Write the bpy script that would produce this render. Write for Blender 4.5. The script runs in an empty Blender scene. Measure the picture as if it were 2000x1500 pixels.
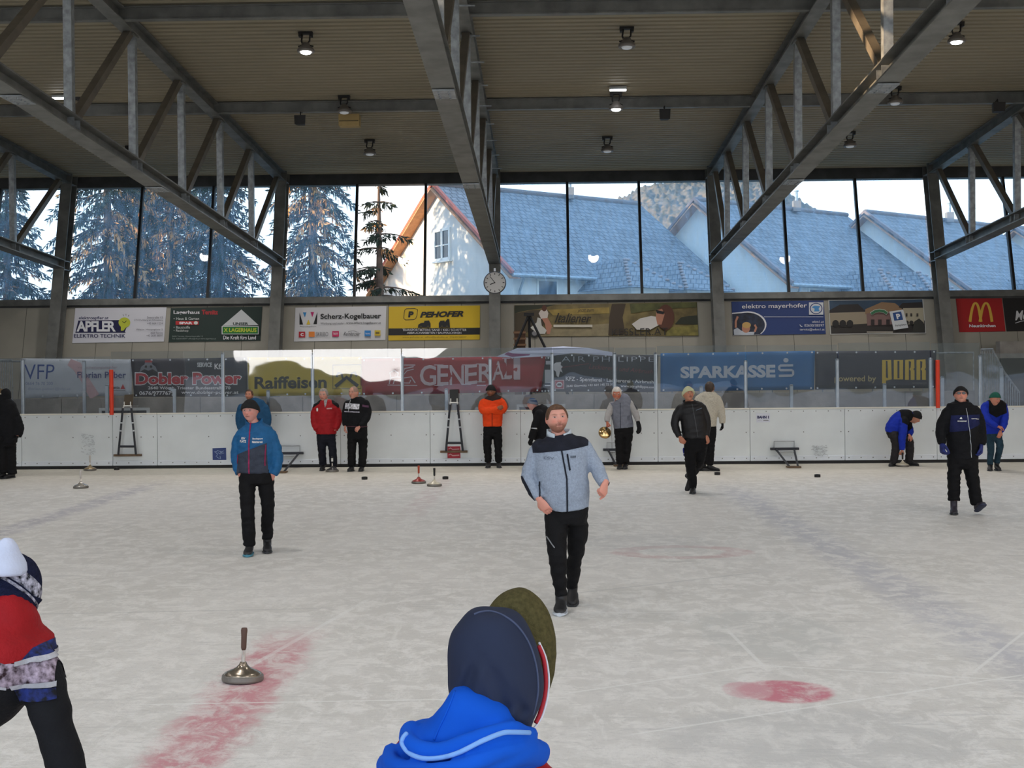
import bpy, bmesh, math, random
from math import sin, cos, pi, radians, sqrt, atan2
from mathutils import Vector, Matrix, noise
from mathutils.bvhtree import BVHTree

random.seed(7)
scene = bpy.context.scene
COL = scene.collection

# ------------------------------------------------------------------ camera
FPX, CAMH = 2350.0, 2.0                 # focal length in pixels of the 2000x1500 frame, eye height
YAW, PIT, ROL = math.atan(45 / FPX), math.atan(17 / FPX), 0.0088
_f = Vector((-sin(YAW) * cos(PIT), cos(YAW) * cos(PIT), -sin(PIT)))
_r0 = Vector((cos(YAW), sin(YAW), 0))
_u0 = _r0.cross(_f)
_r = _r0 * cos(ROL) - _u0 * sin(ROL)
_u = _u0 * cos(ROL) + _r0 * sin(ROL)
CAM = Vector((0, 0, CAMH))
camd = bpy.data.cameras.new('camera')
camd.sensor_fit = 'HORIZONTAL'
camd.sensor_width = 36.0
camd.lens = 36.0 * FPX / 2000.0
camd.clip_end = 3000
cam = bpy.data.objects.new('camera', camd)
COL.objects.link(cam)
m = Matrix((_r, _u, -_f)).transposed().to_4x4()
m.translation = CAM
cam.matrix_world = m
scene.camera = cam

# ------------------------------------------------------------------ view, world, sun
scene.view_settings.view_transform = 'Standard'
scene.view_settings.look = 'None'
scene.view_settings.exposure = 0.2
scene.view_settings.gamma = 1.0
scene.view_settings.use_curve_mapping = False
scene.cycles.use_denoising = True
scene.cycles.max_bounces = 8
scene.cycles.transparent_max_bounces = 16
scene.cycles.caustics_reflective = False
scene.cycles.caustics_refractive = False

SKY_FRONT, SKY_BACK, GLOW = 2.3, 2.0, 4.0
world = bpy.data.worlds.new('sky')
scene.world = world
world.use_nodes = True
nt = world.node_tree
nt.nodes.clear()
_tc = nt.nodes.new('ShaderNodeTexCoord')
_sep = nt.nodes.new('ShaderNodeSeparateXYZ')
nt.links.new(_tc.outputs['Generated'], _sep.inputs[0])
_rmp = nt.nodes.new('ShaderNodeValToRGB')            # colour by height above the horizon
_rmp.color_ramp.elements[0].position = 0.0
_rmp.color_ramp.elements[0].color = (1.0, 0.955, 0.92, 1)
_rmp.color_ramp.elements[1].position = 0.6
_rmp.color_ramp.elements[1].color = (0.55, 0.74, 1.0, 1)
_e = _rmp.color_ramp.elements.new(0.18)
_e.color = (0.86, 0.93, 1.0, 1)
nt.links.new(_sep.outputs['Z'], _rmp.inputs[0])
_mr = nt.nodes.new('ShaderNodeMapRange')             # brighter towards the low sun behind the camera
_mr.inputs['From Min'].default_value = 0.35
_mr.inputs['From Max'].default_value = -0.75
_mr.inputs['To Min'].default_value = SKY_FRONT
_mr.inputs['To Max'].default_value = SKY_BACK
nt.links.new(_sep.outputs['Y'], _mr.inputs['Value'])
_gz = nt.nodes.new('ShaderNodeMapRange')             # sunset glow low over the horizon on that side
_gz.interpolation_type = 'SMOOTHSTEP'
_gz.inputs['From Min'].default_value = 0.10
_gz.inputs['From Max'].default_value = 0.03
_gz.inputs['To Max'].default_value = GLOW
nt.links.new(_sep.outputs['Z'], _gz.inputs['Value'])
_gy = nt.nodes.new('ShaderNodeMapRange')
_gy.inputs['From Min'].default_value = -0.3
_gy.inputs['From Max'].default_value = -0.8
nt.links.new(_sep.outputs['Y'], _gy.inputs['Value'])
_gm = nt.nodes.new('ShaderNodeMath')
_gm.operation = 'MULTIPLY_ADD'
nt.links.new(_gz.outputs[0], _gm.inputs[0])
nt.links.new(_gy.outputs[0], _gm.inputs[1])
nt.links.new(_mr.outputs[0], _gm.inputs[2])
_bg = nt.nodes.new('ShaderNodeBackground')
nt.links.new(_rmp.outputs[0], _bg.inputs['Color'])
nt.links.new(_gm.outputs[0], _bg.inputs['Strength'])
_wo = nt.nodes.new('ShaderNodeOutputWorld')
nt.links.new(_bg.outputs[0], _wo.inputs['Surface'])

SUN_DIR = Vector((0.9, 0.35, -0.05)).normalized()    # low evening sun from the left
sund = bpy.data.lights.new('evening_sun', 'SUN')
sund.energy = 11.0
sund.angle = radians(0.6)
sund.color = (1.0, 0.70, 0.42)
sun = bpy.data.objects.new('evening_sun', sund)
COL.objects.link(sun)
sun.rotation_euler = SUN_DIR.to_track_quat('-Z', 'Y').to_euler()
LAMP_W = 320.0                                       # each ceiling floodlight (its light is made in its builder)

# ------------------------------------------------------------------ placing: pixel of the photograph -> point in the place
def ray(px, py):
    return _f + _r * ((px - 1000.0) / FPX) - _u * ((py - 750.0) / FPX)
def P(px, py, Y):
    d = ray(px, py)
    return CAM + d * (Y / d.y)
def G(px, py, z=0.0):
    d = ray(px, py)
    return CAM + d * ((z - CAMH) / d.z)
LEAN, FY, FZ = 0.25, 33.0, 4.24                      # the glazed front leans outwards
def fac_y(z):
    return FY + LEAN * (z - FZ)
def PW(px, py, off=0.0):                             # on the leaning facade, off metres towards the ice
    d = ray(px, py)
    t = (FY - LEAN * FZ - off + LEAN * CAMH) / (d.y - LEAN * d.z)
    return CAM + d * t
ROOF0, RSL = 7.56, 0.0535                            # top chord axis at the facade, roof slope
def roof_z(Y):
    return ROOF0 + RSL * (33.5 - Y)
def PR(px, py, dz=0.0):                              # on the roof plane (dz above the chord axis)
    d = ray(px, py)
    t = (ROOF0 + dz + RSL * 33.5 - CAMH) / (d.z + RSL * d.y)
    return CAM + d * t

# ------------------------------------------------------------------ materials
MATS = {}
def mat(name, col=(.5, .5, .5), rough=.6, metal=0.0, noise_amt=0.0, nscale=8.0, bump=0.0, bscale=60.0, spec=.5, emit=None, estr=0.0, col2=None, stretch=None):
    if name in MATS:
        return MATS[name]
    ma = bpy.data.materials.new(name)
    ma.use_nodes = True
    t = ma.node_tree
    b = t.nodes['Principled BSDF']
    b.inputs['Base Color'].default_value = (*col, 1)
    b.inputs['Roughness'].default_value = rough
    b.inputs['Metallic'].default_value = metal
    b.inputs['Specular IOR Level'].default_value = spec
    if emit:
        b.inputs['Emission Color'].default_value = (*emit, 1)
        b.inputs['Emission Strength'].default_value = estr
    if noise_amt or col2:
        tc = t.nodes.new('ShaderNodeTexCoord')
        mp = t.nodes.new('ShaderNodeMapping')
        if stretch:
            mp.inputs['Scale'].default_value = stretch
        t.links.new(tc.outputs['Object'], mp.inputs[0])
        n = t.nodes.new('ShaderNodeTexNoise')
        n.inputs['Scale'].default_value = nscale
        n.inputs['Detail'].default_value = 5
        t.links.new(mp.outputs[0], n.inputs['Vector'])
        r = t.nodes.new('ShaderNodeValToRGB')
        c1 = tuple(max(0, c * (1 - noise_amt)) for c in col)
        c2 = col2 if col2 else tuple(min(1, c * (1 + noise_amt)) for c in col)
        r.color_ramp.elements[0].position, r.color_ramp.elements[1].position = .35, .65
        r.color_ramp.elements[0].color = (*c1, 1)
        r.color_ramp.elements[1].color = (*c2, 1)
        t.links.new(n.outputs['Fac'], r.inputs[0])
        t.links.new(r.outputs[0], b.inputs['Base Color'])
    if bump:
        tc2 = t.nodes.new('ShaderNodeTexCoord')
        n2 = t.nodes.new('ShaderNodeTexNoise')
        n2.inputs['Scale'].default_value = bscale
        n2.inputs['Detail'].default_value = 3
        t.links.new(tc2.outputs['Object'], n2.inputs['Vector'])
        bp = t.nodes.new('ShaderNodeBump')
        bp.inputs['Strength'].default_value = bump
        bp.inputs['Distance'].default_value = .02
        t.links.new(n2.outputs['Fac'], bp.inputs['Height'])
        t.links.new(bp.outputs[0], b.inputs['Normal'])
    MATS[name] = ma
    return ma
def srgb(r, g, b):
    f = lambda c: (c / 255 / 12.92) if c / 255 <= .04045 else ((c / 255 + .055) / 1.055) ** 2.4
    return (f(r), f(g), f(b))
def paint(r, g, b, rough=.6):
    return mat('paint_%d_%d_%d' % (r, g, b), srgb(r, g, b), rough)
def cloth(r, g, b, rough=.85, nz=.18):
    return mat('cloth_%d_%d_%d' % (r, g, b), srgb(r, g, b), rough, noise_amt=nz, nscale=14, bump=.25, bscale=90, spec=.25)

# ------------------------------------------------------------------ objects
def link(o, parent=None):
    COL.objects.link(o)
    if parent is not None:
        o.parent = parent
    return o
def wloc(o):
    v = Vector((0, 0, 0))
    while o is not None:
        v += o.location
        o = o.parent
    return v
def tag(o, label=None, cat=None, group=None, kind=None):
    if label: o['label'] = label
    if cat: o['category'] = cat
    if group: o['group'] = group
    if kind: o['kind'] = kind
    return o
def thing(name, label, cat, loc=(0, 0, 0), group=None, kind=None):
    o = bpy.data.objects.new(name, None)
    o.empty_display_size = .2
    o.location = Vector(loc)
    COL.objects.link(o)
    return tag(o, label, cat, group, kind)
def mesh_obj(name, verts, faces, ma, parent=None, smooth=False, bevel=0.0):
    base = wloc(parent) if parent is not None else Vector((0, 0, 0))
    me = bpy.data.meshes.new(name)
    me.from_pydata([tuple(Vector(v) - base) for v in verts], [], faces)
    if ma: me.materials.append(ma)
    if smooth:
        me.polygons.foreach_set('use_smooth', [True] * len(me.polygons))
    me.update()
    o = bpy.data.objects.new(name, me)
    link(o, parent)
    if bevel:
        b = o.modifiers.new('bevel', 'BEVEL')
        b.width = bevel
        b.segments = 2
        b.limit_method = 'ANGLE'
    return o
def copy_tree(o, parent=None):
    c = o.copy()
    COL.objects.link(c)
    if parent is not None: c.parent = parent
    for ch in o.children: copy_tree(ch, c)
    return c

class MB:
    def __init__(s):
        s.v, s.f = [], []
    def add(s, vs, fs):
        n = len(s.v)
        s.v += [Vector(v) for v in vs]
        s.f += [tuple(i + n for i in f) for f in fs]
        return s
    def box(s, c, size, rot=None):
        hx, hy, hz = size[0] / 2, size[1] / 2, size[2] / 2
        vs = [Vector((x, y, z)) for x in (-hx, hx) for y in (-hy, hy) for z in (-hz, hz)]
        if rot is not None: vs = [rot @ v for v in vs]
        c = Vector(c)
        return s.add([v + c for v in vs], [(0, 1, 3, 2), (4, 6, 7, 5), (0, 4, 5, 1), (2, 3, 7, 6), (0, 2, 6, 4), (1, 5, 7, 3)])
    def beam(s, a, b, w, h, up=(0, 0, 1)):           # box section from a to b, w along side, h along up
        a, b = Vector(a), Vector(b)
        d = (b - a).normalized()
        sd = d.cross(Vector(up)).normalized()
        u = sd.cross(d)
        vs = [p + sd * (i * w / 2) + u * (j * h / 2) for p in (a, b) for i, j in ((-1, -1), (1, -1), (1, 1), (-1, 1))]
        return s.add(vs, [(0, 3, 2, 1), (4, 5, 6, 7), (0, 1, 5, 4), (1, 2, 6, 5), (2, 3, 7, 6), (3, 0, 4, 7)])
    def ibeam(s, a, b, w, h, t, up=(0, 0, 1), tw=None):
        a, b = Vector(a), Vector(b)
        d = (b - a).normalized()
        sd = d.cross(Vector(up)).normalized()
        u = sd.cross(d)
        for k in (-1, 1):
            o = u * (k * (h - t) / 2)
            s.beam(a + o, b + o, w, t, up)
        return s.beam(a, b, tw or t * .8, h - 2 * t + .002, up)
    def tube(s, pts, rad, n=10, cap=True, flat=1.0):
        pts = [Vector(p) for p in pts]
        if not hasattr(rad, '__len__'): rad = [rad] * len(pts)
        rings = []
        prev = None
        for i, p in enumerate(pts):
            d = (pts[min(i + 1, len(pts) - 1)] - pts[max(i - 1, 0)])
            d = d.normalized() if d.length > 1e-9 else Vector((0, 0, 1))
            if prev is None:
                ref = Vector((0, 0, 1)) if abs(d.z) < .9 else Vector((0, 1, 0))
                x = d.cross(ref).normalized()
            else:
                x = (prev - d * prev.dot(d)).normalized()
            prev = x
            y = d.cross(x)
            rings.append([p + (x * cos(2 * pi * k / n) + y * (sin(2 * pi * k / n) * flat)) * rad[i] for k in range(n)])
        s.rings(rings, cap)
        return s
    def rings(s, rings, cap=True, close=False):
        n = len(rings[0])
        b = len(s.v)
        for r in rings: s.v += [Vector(q) for q in r]
        for i in range(len(rings) - 1):
            for k in range(n):
                k2 = (k + 1) % n
                s.f.append((b + i * n + k, b + i * n + k2, b + (i + 1) * n + k2, b + (i + 1) * n + k))
        if cap:
            s.f.append(tuple(b + k for k in reversed(range(n))))
            s.f.append(tuple(b + (len(rings) - 1) * n + k for k in range(n)))
        return s
    def lathe(s, prof, c, axis=(0, 0, 1), n=24, cap=True):     # prof: (radius, height)
        ax = Vector(axis).normalized()
        ref = Vector((1, 0, 0)) if abs(ax.x) < .9 else Vector((0, 1, 0))
        x = ax.cross(ref).normalized()
        y = ax.cross(x)
        c = Vector(c)
        s.rings([[c + ax * h + (x * cos(2 * pi * k / n) + y * sin(2 * pi * k / n)) * max(r, 1e-4) for k in range(n)] for r, h in prof], cap)
        return s
    def ball(s, c, r, n=12, sc=(1, 1, 1)):
        c = Vector(c)
        rr = []
        for i in range(n // 2 + 1):
            th = pi * i / (n // 2)
            rr.append([c + Vector((cos(2 * pi * k / n) * max(sin(th), .01) * sc[0], sin(2 * pi * k / n) * max(sin(th), .01) * sc[1], -cos(th) * sc[2])) * r for k in range(n)])
        return s.rings(rr)
    def prism(s, poly, vec):
        a = [Vector(p) for p in poly]
        n = len(a)
        v = Vector(vec)
        fs = [tuple(range(n)), tuple(range(2 * n - 1, n - 1, -1))]
        fs += [(i, i + n, (i + 1) % n + n, (i + 1) % n) for i in range(n)]
        return s.add(a + [p + v for p in a], fs)
    def poly(s, pts):
        return s.add(pts, [tuple(range(len(pts)))])
    def build(s, name, ma, parent=None, smooth=False, bevel=0.0, label=None):
        o = mesh_obj(name, s.v, s.f, ma, parent, smooth, bevel)
        if label: o['label'] = label
        return o

def struct(o):
    o['kind'] = 'structure'
    return o
# ================================================================== THE SETTING
# ---- ice
def ice_material():
    ma = bpy.data.materials.new('scraped_ice')
    ma.use_nodes = True
    t = ma.node_tree
    N, L = t.nodes.new, t.links.new
    b = t.nodes['Principled BSDF']
    geo = N('ShaderNodeNewGeometry')
    sep = N('ShaderNodeSeparateXYZ')
    L(geo.outputs['Position'], sep.inputs[0])
    def mth(op, a, c=None, clamp=False):
        n = N('ShaderNodeMath')
        n.operation = op
        n.use_clamp = clamp
        for i, v in enumerate((a, c)):
            if v is None: continue
            if isinstance(v, (int, float)): n.inputs[i].default_value = v
            else: L(v, n.inputs[i])
        return n.outputs[0]
    def nz(scale, detail=6, sx=1, sy=1, rot=0, rough=.6, dist=0):
        mp = N('ShaderNodeMapping')
        mp.inputs['Scale'].default_value = (sx, sy, 1)
        mp.inputs['Rotation'].default_value = (0, 0, rot)
        L(geo.outputs['Position'], mp.inputs[0])
        n = N('ShaderNodeTexNoise')
        n.inputs['Scale'].default_value = scale
        n.inputs['Detail'].default_value = detail
        n.inputs['Roughness'].default_value = rough
        n.inputs['Distortion'].default_value = dist
        L(mp.outputs[0], n.inputs['Vector'])
        return n.outputs['Fac']
    def ramp(v, a, c):
        n = N('ShaderNodeMapRange')
        n.interpolation_type = 'SMOOTHSTEP'
        n.inputs['From Min'].default_value, n.inputs['From Max'].default_value = a, c
        L(v, n.inputs['Value'])
        return n.outputs[0]
    def mix(fac, c1, c2):
        n = N('ShaderNodeMix')
        n.data_type = 'RGBA'
        if isinstance(fac, (int, float)): n.inputs[0].default_value = fac
        else: L(fac, n.inputs[0])
        for i, c in ((6, c1), (7, c2)):
            if isinstance(c, tuple): n.inputs[i].default_value = (*c, 1)
            else: L(c, n.inputs[i])
        return n.outputs[2]
    frost = nz(4.5, 9, 1, .8, .3, .74, .5)
    fine = nz(22, 6, .7, 1.3, .35, .72, .4)
    swirl = nz(.35, 5, 1, 1, 0, .55, 1.2)
    streak = nz(3.0, 8, .30, 2.6, .12, .7)
    streak2 = nz(2.2, 7, 2.6, .35, -.25, .68)
    c = mix(ramp(swirl, .38, .62), (.665, .65, .615), (.73, .715, .685))
    c = mix(ramp(frost, .44, .60), c, (.82, .805, .775))
    c = mix(mth('MULTIPLY', ramp(fine, .50, .66), .42), c, (.54, .53, .51))
    c = mix(mth('MULTIPLY', ramp(streak, .55, .68), .5), c, (.52, .515, .50))
    c = mix(mth('MULTIPLY', ramp(streak2, .58, .70), .5), c, (.87, .86, .83))
    # yellowish grime along the far boards
    c = mix(mth('MULTIPLY', ramp(sep.outputs['Y'], 20.0, 26.6), .6), c, (.62, .575, .46))
    wob = mth('MULTIPLY', mth('SUBTRACT', nz(4.0, 7, 1, 1, 0, .7), .5), .34)
    def band(p, q, w, col, amt, y0, y1, ylo=-5, soft=.10):
        nonlocal c
        p, q = G(*p), G(*q)
        d = (q - p).normalized()
        nx, ny = -d.y, d.x
        dist = mth('ADD', mth('ADD', mth('MULTIPLY', sep.outputs['X'], nx), mth('MULTIPLY', sep.outputs['Y'], ny)), -(p.x * nx + p.y * ny))
        a = mth('ABSOLUTE', mth('ADD', dist, wob))
        m_ = mth('SUBTRACT', 1.0, ramp(a, w / 2 - soft, w / 2 + soft))
        fade = mth('MULTIPLY', mth('SUBTRACT', 1.0, ramp(sep.outputs['Y'], y0, y1)), ramp(sep.outputs['Y'], ylo - 1.5, ylo + 1.5))
        wear = mth('ADD', .35, ramp(frost, .62, .40))
        k = mth('MULTIPLY', mth('MULTIPLY', m_, fade), mth('MULTIPLY', wear, amt), True)
        c = mix(k, c, col)
    band((345, 1500), (560, 1255), .42, (.62, .30, .33), .80, 8.4, 9.8)
    band((620, 1225), (840, 965), .36, (.60, .42, .43), .26, 22.5, 24, ylo=17.5)
    band((1990, 1290), (1430, 955), .50, (.40, .41, .50), .36, 19, 23, soft=.22)
    band((20, 1035), (250, 962), .42, (.44, .43, .48), .55, 21, 24, soft=.15)
    def disc(px, py, rx, ry, col, amt, ring=None):
        nonlocal c
        p = G(px, py)
        dx = mth('DIVIDE', mth('SUBTRACT', sep.outputs['X'], p.x), rx)
        dy = mth('DIVIDE', mth('SUBTRACT', sep.outputs['Y'], p.y), ry)
        r2 = mth('SQRT', mth('ADD', mth('MULTIPLY', dx, dx), mth('MULTIPLY', dy, dy)))
        r2 = mth('ADD', r2, mth('MULTIPLY', wob, .8))
        if ring: k = mth('SUBTRACT', 1.0, ramp(mth('ABSOLUTE', mth('SUBTRACT', r2, 1.0)), ring * .5, ring))
        else: k = mth('SUBTRACT', 1.0, ramp(r2, .85, 1.08))
        c = mix(mth('MULTIPLY', k, mth('MULTIPLY', mth('ADD', .45, ramp(frost, .66, .40)), amt), True), c, col)
    disc(1535, 1350, .30, .28, (.62, .22, .27), .75)
    disc(1460, 1348, .16, .22, (.66, .40, .43), .5)
    disc(1330, 1078, .65, .42, (.58, .38, .38), .40, .30)
    disc(1600, 1440, .9, .6, (.56, .56, .55), .35)
    disc(1500, 1235, .55, .9, (.56, .57, .55), .35)
    disc(1250, 1060, .9, .8, (.55, .55, .54), .3)
    # long scratches left by blades
    def scratch(p, q, w=.016, amt=.6, col=(.88, .88, .86)):
        nonlocal c
        p, q = G(*p), G(*q)
        d = q - p
        ln = d.length
        d.normalize()
        al = mth('ADD', mth('ADD', mth('MULTIPLY', sep.outputs['X'], d.x), mth('MULTIPLY', sep.outputs['Y'], d.y)), -(p.x * d.x + p.y * d.y))
        ac = mth('ADD', mth('ADD', mth('MULTIPLY', sep.outputs['X'], -d.y), mth('MULTIPLY', sep.outputs['Y'], d.x)), p.x * d.y - p.y * d.x)
        k = mth('SUBTRACT', 1.0, ramp(mth('ABSOLUTE', ac), w * .5, w))
        k = mth('MULTIPLY', k, mth('MULTIPLY', ramp(al, -.1, .1), mth('SUBTRACT', 1.0, ramp(al, ln - .1, ln + .1))))
        c = mix(mth('MULTIPLY', k, amt, True), c, col)
    scratch((1100, 1355), (1480, 1300)); scratch((1500, 1300), (2000, 1330)); scratch((1230, 1435), (2000, 1318))
    scratch((280, 1376), (1100, 1362)); scratch((1905, 1310), (2000, 1235)); scratch((1150, 1196), (1700, 1198), .02, .45)
    scratch((1490, 1300), (1420, 1230), .02, .5); scratch((420, 1340), (720, 1170), .03, .4)
    scratch((50, 1200), (640, 1188), .03, .35, (.48, .48, .47)); scratch((1130, 1158), (1480, 1118), .03, .45, (.50, .50, .49))
    L(c, b.inputs['Base Color'])
    b.inputs['Roughness'].default_value = .55
    b.inputs['Specular IOR Level'].default_value = .28
    bp = N('ShaderNodeBump')
    bp.inputs['Strength'].default_value = .6
    bp.inputs['Distance'].default_value = .02
    L(mth('ADD', mth('ADD', frost, fine), mth('ADD', streak, streak2)), bp.inputs['Height'])
    L(bp.outputs[0], b.inputs['Normal'])
    return ma
BY = 26.55                                            # far rink boards
struct(MB().box((0, 11.0, -.1), (64, 31.3, .2)).build('floor', ice_material()))

# ---- steel and wall materials
steel = mat('painted_steel', srgb(112, 113, 110), .5, .1, noise_amt=.22, nscale=3, spec=.4)
steel_dark = mat('dark_painted_steel', srgb(70, 71, 72), .55, .1, noise_amt=.2, nscale=3, spec=.4)
galv = mat('galvanised_steel', srgb(148, 154, 158), .42, .3, noise_amt=.25, nscale=10, spec=.5)
brown_steel = mat('brown_box_steel', srgb(104, 97, 86), .5, .05, noise_amt=.15, nscale=4)
alu = mat('aluminium', srgb(186, 191, 196), .35, .6, noise_amt=.08)
black = mat('black_rubber', srgb(18, 18, 20), .6)
white_paint = mat('white_paint', srgb(226, 226, 222), .45)
conc = mat('concrete', srgb(146, 142, 137), .9, noise_amt=.22, nscale=2.2, bump=.3, bscale=25)

# ---- roof deck: trapezoidal sheet, ribs along the hall
def roof_deck():
    y, ys = -5.0, []
    prof = []
    pitch = .20
    while y < 34.1:
        prof += [(y, 0.0), (y + pitch * .55, 0.0), (y + pitch * .62, .085), (y + pitch * .93, .085)]
        y += pitch
    vs, fs = [], []
    xs = (-32.0, 32.0)
    for yy, dz in prof:
        for x in xs:
            vs.append((x, yy, roof_z(yy) + .16 + dz))
    for i in range(len(prof) - 1):
        fs.append((2 * i, 2 * i + 1, 2 * i + 3, 2 * i + 2))
    n = len(vs)
    for yy in (-5.0, 34.1):                           # closed top so that no light leaks through
        for x in xs: vs.append((x, yy, roof_z(yy) + .45))
    fs.append((n, n + 2, n + 3, n + 1))
    fs.append((0, 1, n + 1, n))
    return mesh_obj('ceiling', vs, fs, mat('beige_roof_sheet', srgb(152, 144, 124), .6, .0, noise_amt=.06, nscale=.4, spec=.3))
struct(roof_deck())

# ---- columns of the facade: image x at the sill, one per truss
COLX = [P(px, 578, 32.9).x for px in (-310, 121, 545, 967, 1398, 1833, 2275)]
TX = COLX

def purlins():
    for k, (yy, side) in enumerate(((26.5, 'above the far third of the ice'), (20.6, 'above the middle of the ice'), (14.7, 'nearer the middle of the hall'), (8.8, 'above the near ice'), (2.9, 'above the near side'))):
        mb = MB().ibeam((-32, yy, roof_z(yy) + .02), (32, yy, roof_z(yy) + .02), .12, .24, .02)
        tag(mb.build('roof_purlin', steel), 'long grey steel purlin under the roof sheet ' + side, 'beam', 'purlins under the roof sheet')
purlins()

# ---- trusses
WEB = ['far left', 'left', 'second left', 'centre', 'right', 'far right', 'rightmost']
TLAB = ['grey steel roof truss cut off by the left frame edge', 'grey roof truss ending on the column left of the white bulb sign',
        'grey roof truss meeting the column between the green sign and the white sign', 'grey roof truss seen almost end on above the round clock',
        'grey roof truss with the sunlit patch, right of centre', 'grey roof truss ending at the column left of the red sign',
        'grey roof truss beyond the right frame edge']
def truss(i, x):
    t = thing('roof_truss', TLAB[i], 'truss', (x, 33.2, roof_z(33.2) - 2.45), 'roof trusses')
    y0, y1 = 33.3, -4.5
    X = lambda y: x + .0085 * (y - 33.2)           # the trusses run very slightly askew to the rink
    tz = lambda y: roof_z(y)
    bz = lambda y: roof_z(y) - 2.45
    MB().ibeam((X(y0), y0, tz(y0)), (X(y1), y1, tz(y1)), .24, .26, .025).build('top_chord', steel, t)
    bc = MB().ibeam((X(32.75), 32.75, bz(32.75)), (X(y1), y1, bz(y1)), .32, .24, .025).build('bottom_chord', steel, t)
    for ys in (22.6, 16.6):
        sp = MB()                           # bolted splices of the chord
        sp.box((X(ys), ys, bz(ys) - .13), (.30, .5, .02))
        for dx in (-.07, .07):
            for k in range(4):
                sp.lathe([(.014, -.02), (.014, 0)], (X(ys) + dx, ys - .18 + .12 * k, bz(ys) - .14), n=8)
        sp.build('splice_plate', galv, bc)
    ys = [{1: 29.9, 2: 29.9, 4: 30.75, 5: 30.3}.get(i, 30.2) - 2.87 * k for k in range(13)]
    for k, y in enumerate(ys):
        if y < -4.3: break
        MB().beam((X(y), y, bz(y) + .10), (X(y), y, tz(y) - .12), .13, .13, (0, 1, 0)).build('hanger', galv, t)
        for dy in (-.12, .12):
            MB().box((X(y), y + dy, bz(y)), (.23, .014, .19)).build('stiffener', galv, bc)
    tops = [33.0] + ys
    for k in range(len(tops) - 1):
        ya, yb = tops[k], tops[k + 1]
        if yb < -4.3: break
        MB().beam((X(ya), ya - .18, tz(ya) - .12), (X(yb), yb + .16, bz(yb) + .11), .13, .13).build('diagonal', brown_steel, t)
        MB().box((X(ya), ya - .1, tz(ya) - .15), (.2, .3, .02)).build('gusset', steel, t)
    if i == 3:                                        # ladder-like cleats along this chord
        for y in [32 - 1.5 * k for k in range(9)]:
            MB().box((X(y) + .09, y, tz(y) - .14), (.30, .035, .02)).build('cleat', galv, t)
for i, x in enumerate(TX):
    truss(i, x)

# ---- facade columns
CLAB = ['grey steel column beyond the left frame edge', 'leaning grey steel column left of the white bulb sign', 'leaning grey steel column between green and white signs',
        'leaning grey steel column carrying the round clock', 'leaning grey steel column left of the blue electrician sign', 'leaning grey steel column left of the red sign',
        'grey steel column beyond the right frame edge']
for i, x in enumerate(COLX):
    t = thing('facade_column', CLAB[i], 'column', (x, fac_y(.6) - .35, .6), 'columns of the glazed front')
    a = Vector((x, fac_y(.6) - .30, .6))
    b = Vector((x, fac_y(7.75) - .30, 7.75))
    MB().ibeam(a, b, .30, .40, .026, up=(0, 1, 0)).build('shaft', steel, t)
    for z in (roof_z(33.2) - 2.33, roof_z(33.2) - 2.57, roof_z(33.2) - .14):
        MB().box((x, fac_y(z) - .30, z), (.29, .36, .018)).build('stiffener', galv, t)

# ---- facade: lower wall, sill beam, edge beam, glazing
X0, X1 = -32.0, 32.0
def slab(name, z0, z1, ma, d0=0.0, d1=.12, x0=X0, x1=X1, parent=None):
    mb = MB()
    vs = [(x, fac_y(z) + d, z) for x in (x0, x1) for d in (d0, d1) for z in (z0, z1)]
    mb.add(vs, [(0, 1, 3, 2), (4, 6, 7, 5), (0, 4, 5, 1), (2, 3, 7, 6), (0, 2, 6, 4), (1, 5, 7, 3)])
    return mb.build(name, ma, parent)
Z_SILL0, Z_SILL1 = PW(967, 588.5).z, PW(967, 576.5).z
Z_TOP0, Z_TOP1 = PW(967, 358).z, 7.95
def wall_material():
    ma = mat('cream_wall_panel', srgb(158, 154, 143), .6, noise_amt=.06, nscale=1.2, spec=.3)
    t = ma.node_tree
    b = t.nodes['Principled BSDF']
    geo = t.nodes.new('ShaderNodeNewGeometry')
    sp = t.nodes.new('ShaderNodeSeparateXYZ')
    t.links.new(geo.outputs['Position'], sp.inputs[0])
    w = t.nodes.new('ShaderNodeMath'); w.operation = 'FRACT'
    t.links.new(sp.outputs['X'], w.inputs[0])
    g = t.nodes.new('ShaderNodeMath'); g.operation = 'LESS_THAN'; g.inputs[1].default_value = .015
    t.links.new(w.outputs[0], g.inputs[0])
    src = b.inputs['Base Color'].links[0].from_socket
    mx = t.nodes.new('ShaderNodeMix'); mx.data_type = 'RGBA'
    t.links.new(g.outputs[0], mx.inputs[0])
    t.links.new(src, mx.inputs[6])
    mx.inputs[7].default_value = (*srgb(92, 90, 84), 1)
    t.links.new(mx.outputs[2], b.inputs['Base Color'])
    return ma
struct(slab('wall_front', 0.0, Z_SILL0, wall_material()))
struct(slab('trim_sill', Z_SILL0, Z_SILL1, steel, -.10, .2))
struct(slab('trim_wall_head', Z_SILL0 - .055, Z_SILL0 + .0, steel_dark, -.035, .1))
struct(slab('trim_eaves', Z_TOP0, Z_TOP1, steel_dark, -.06, .3))

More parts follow.
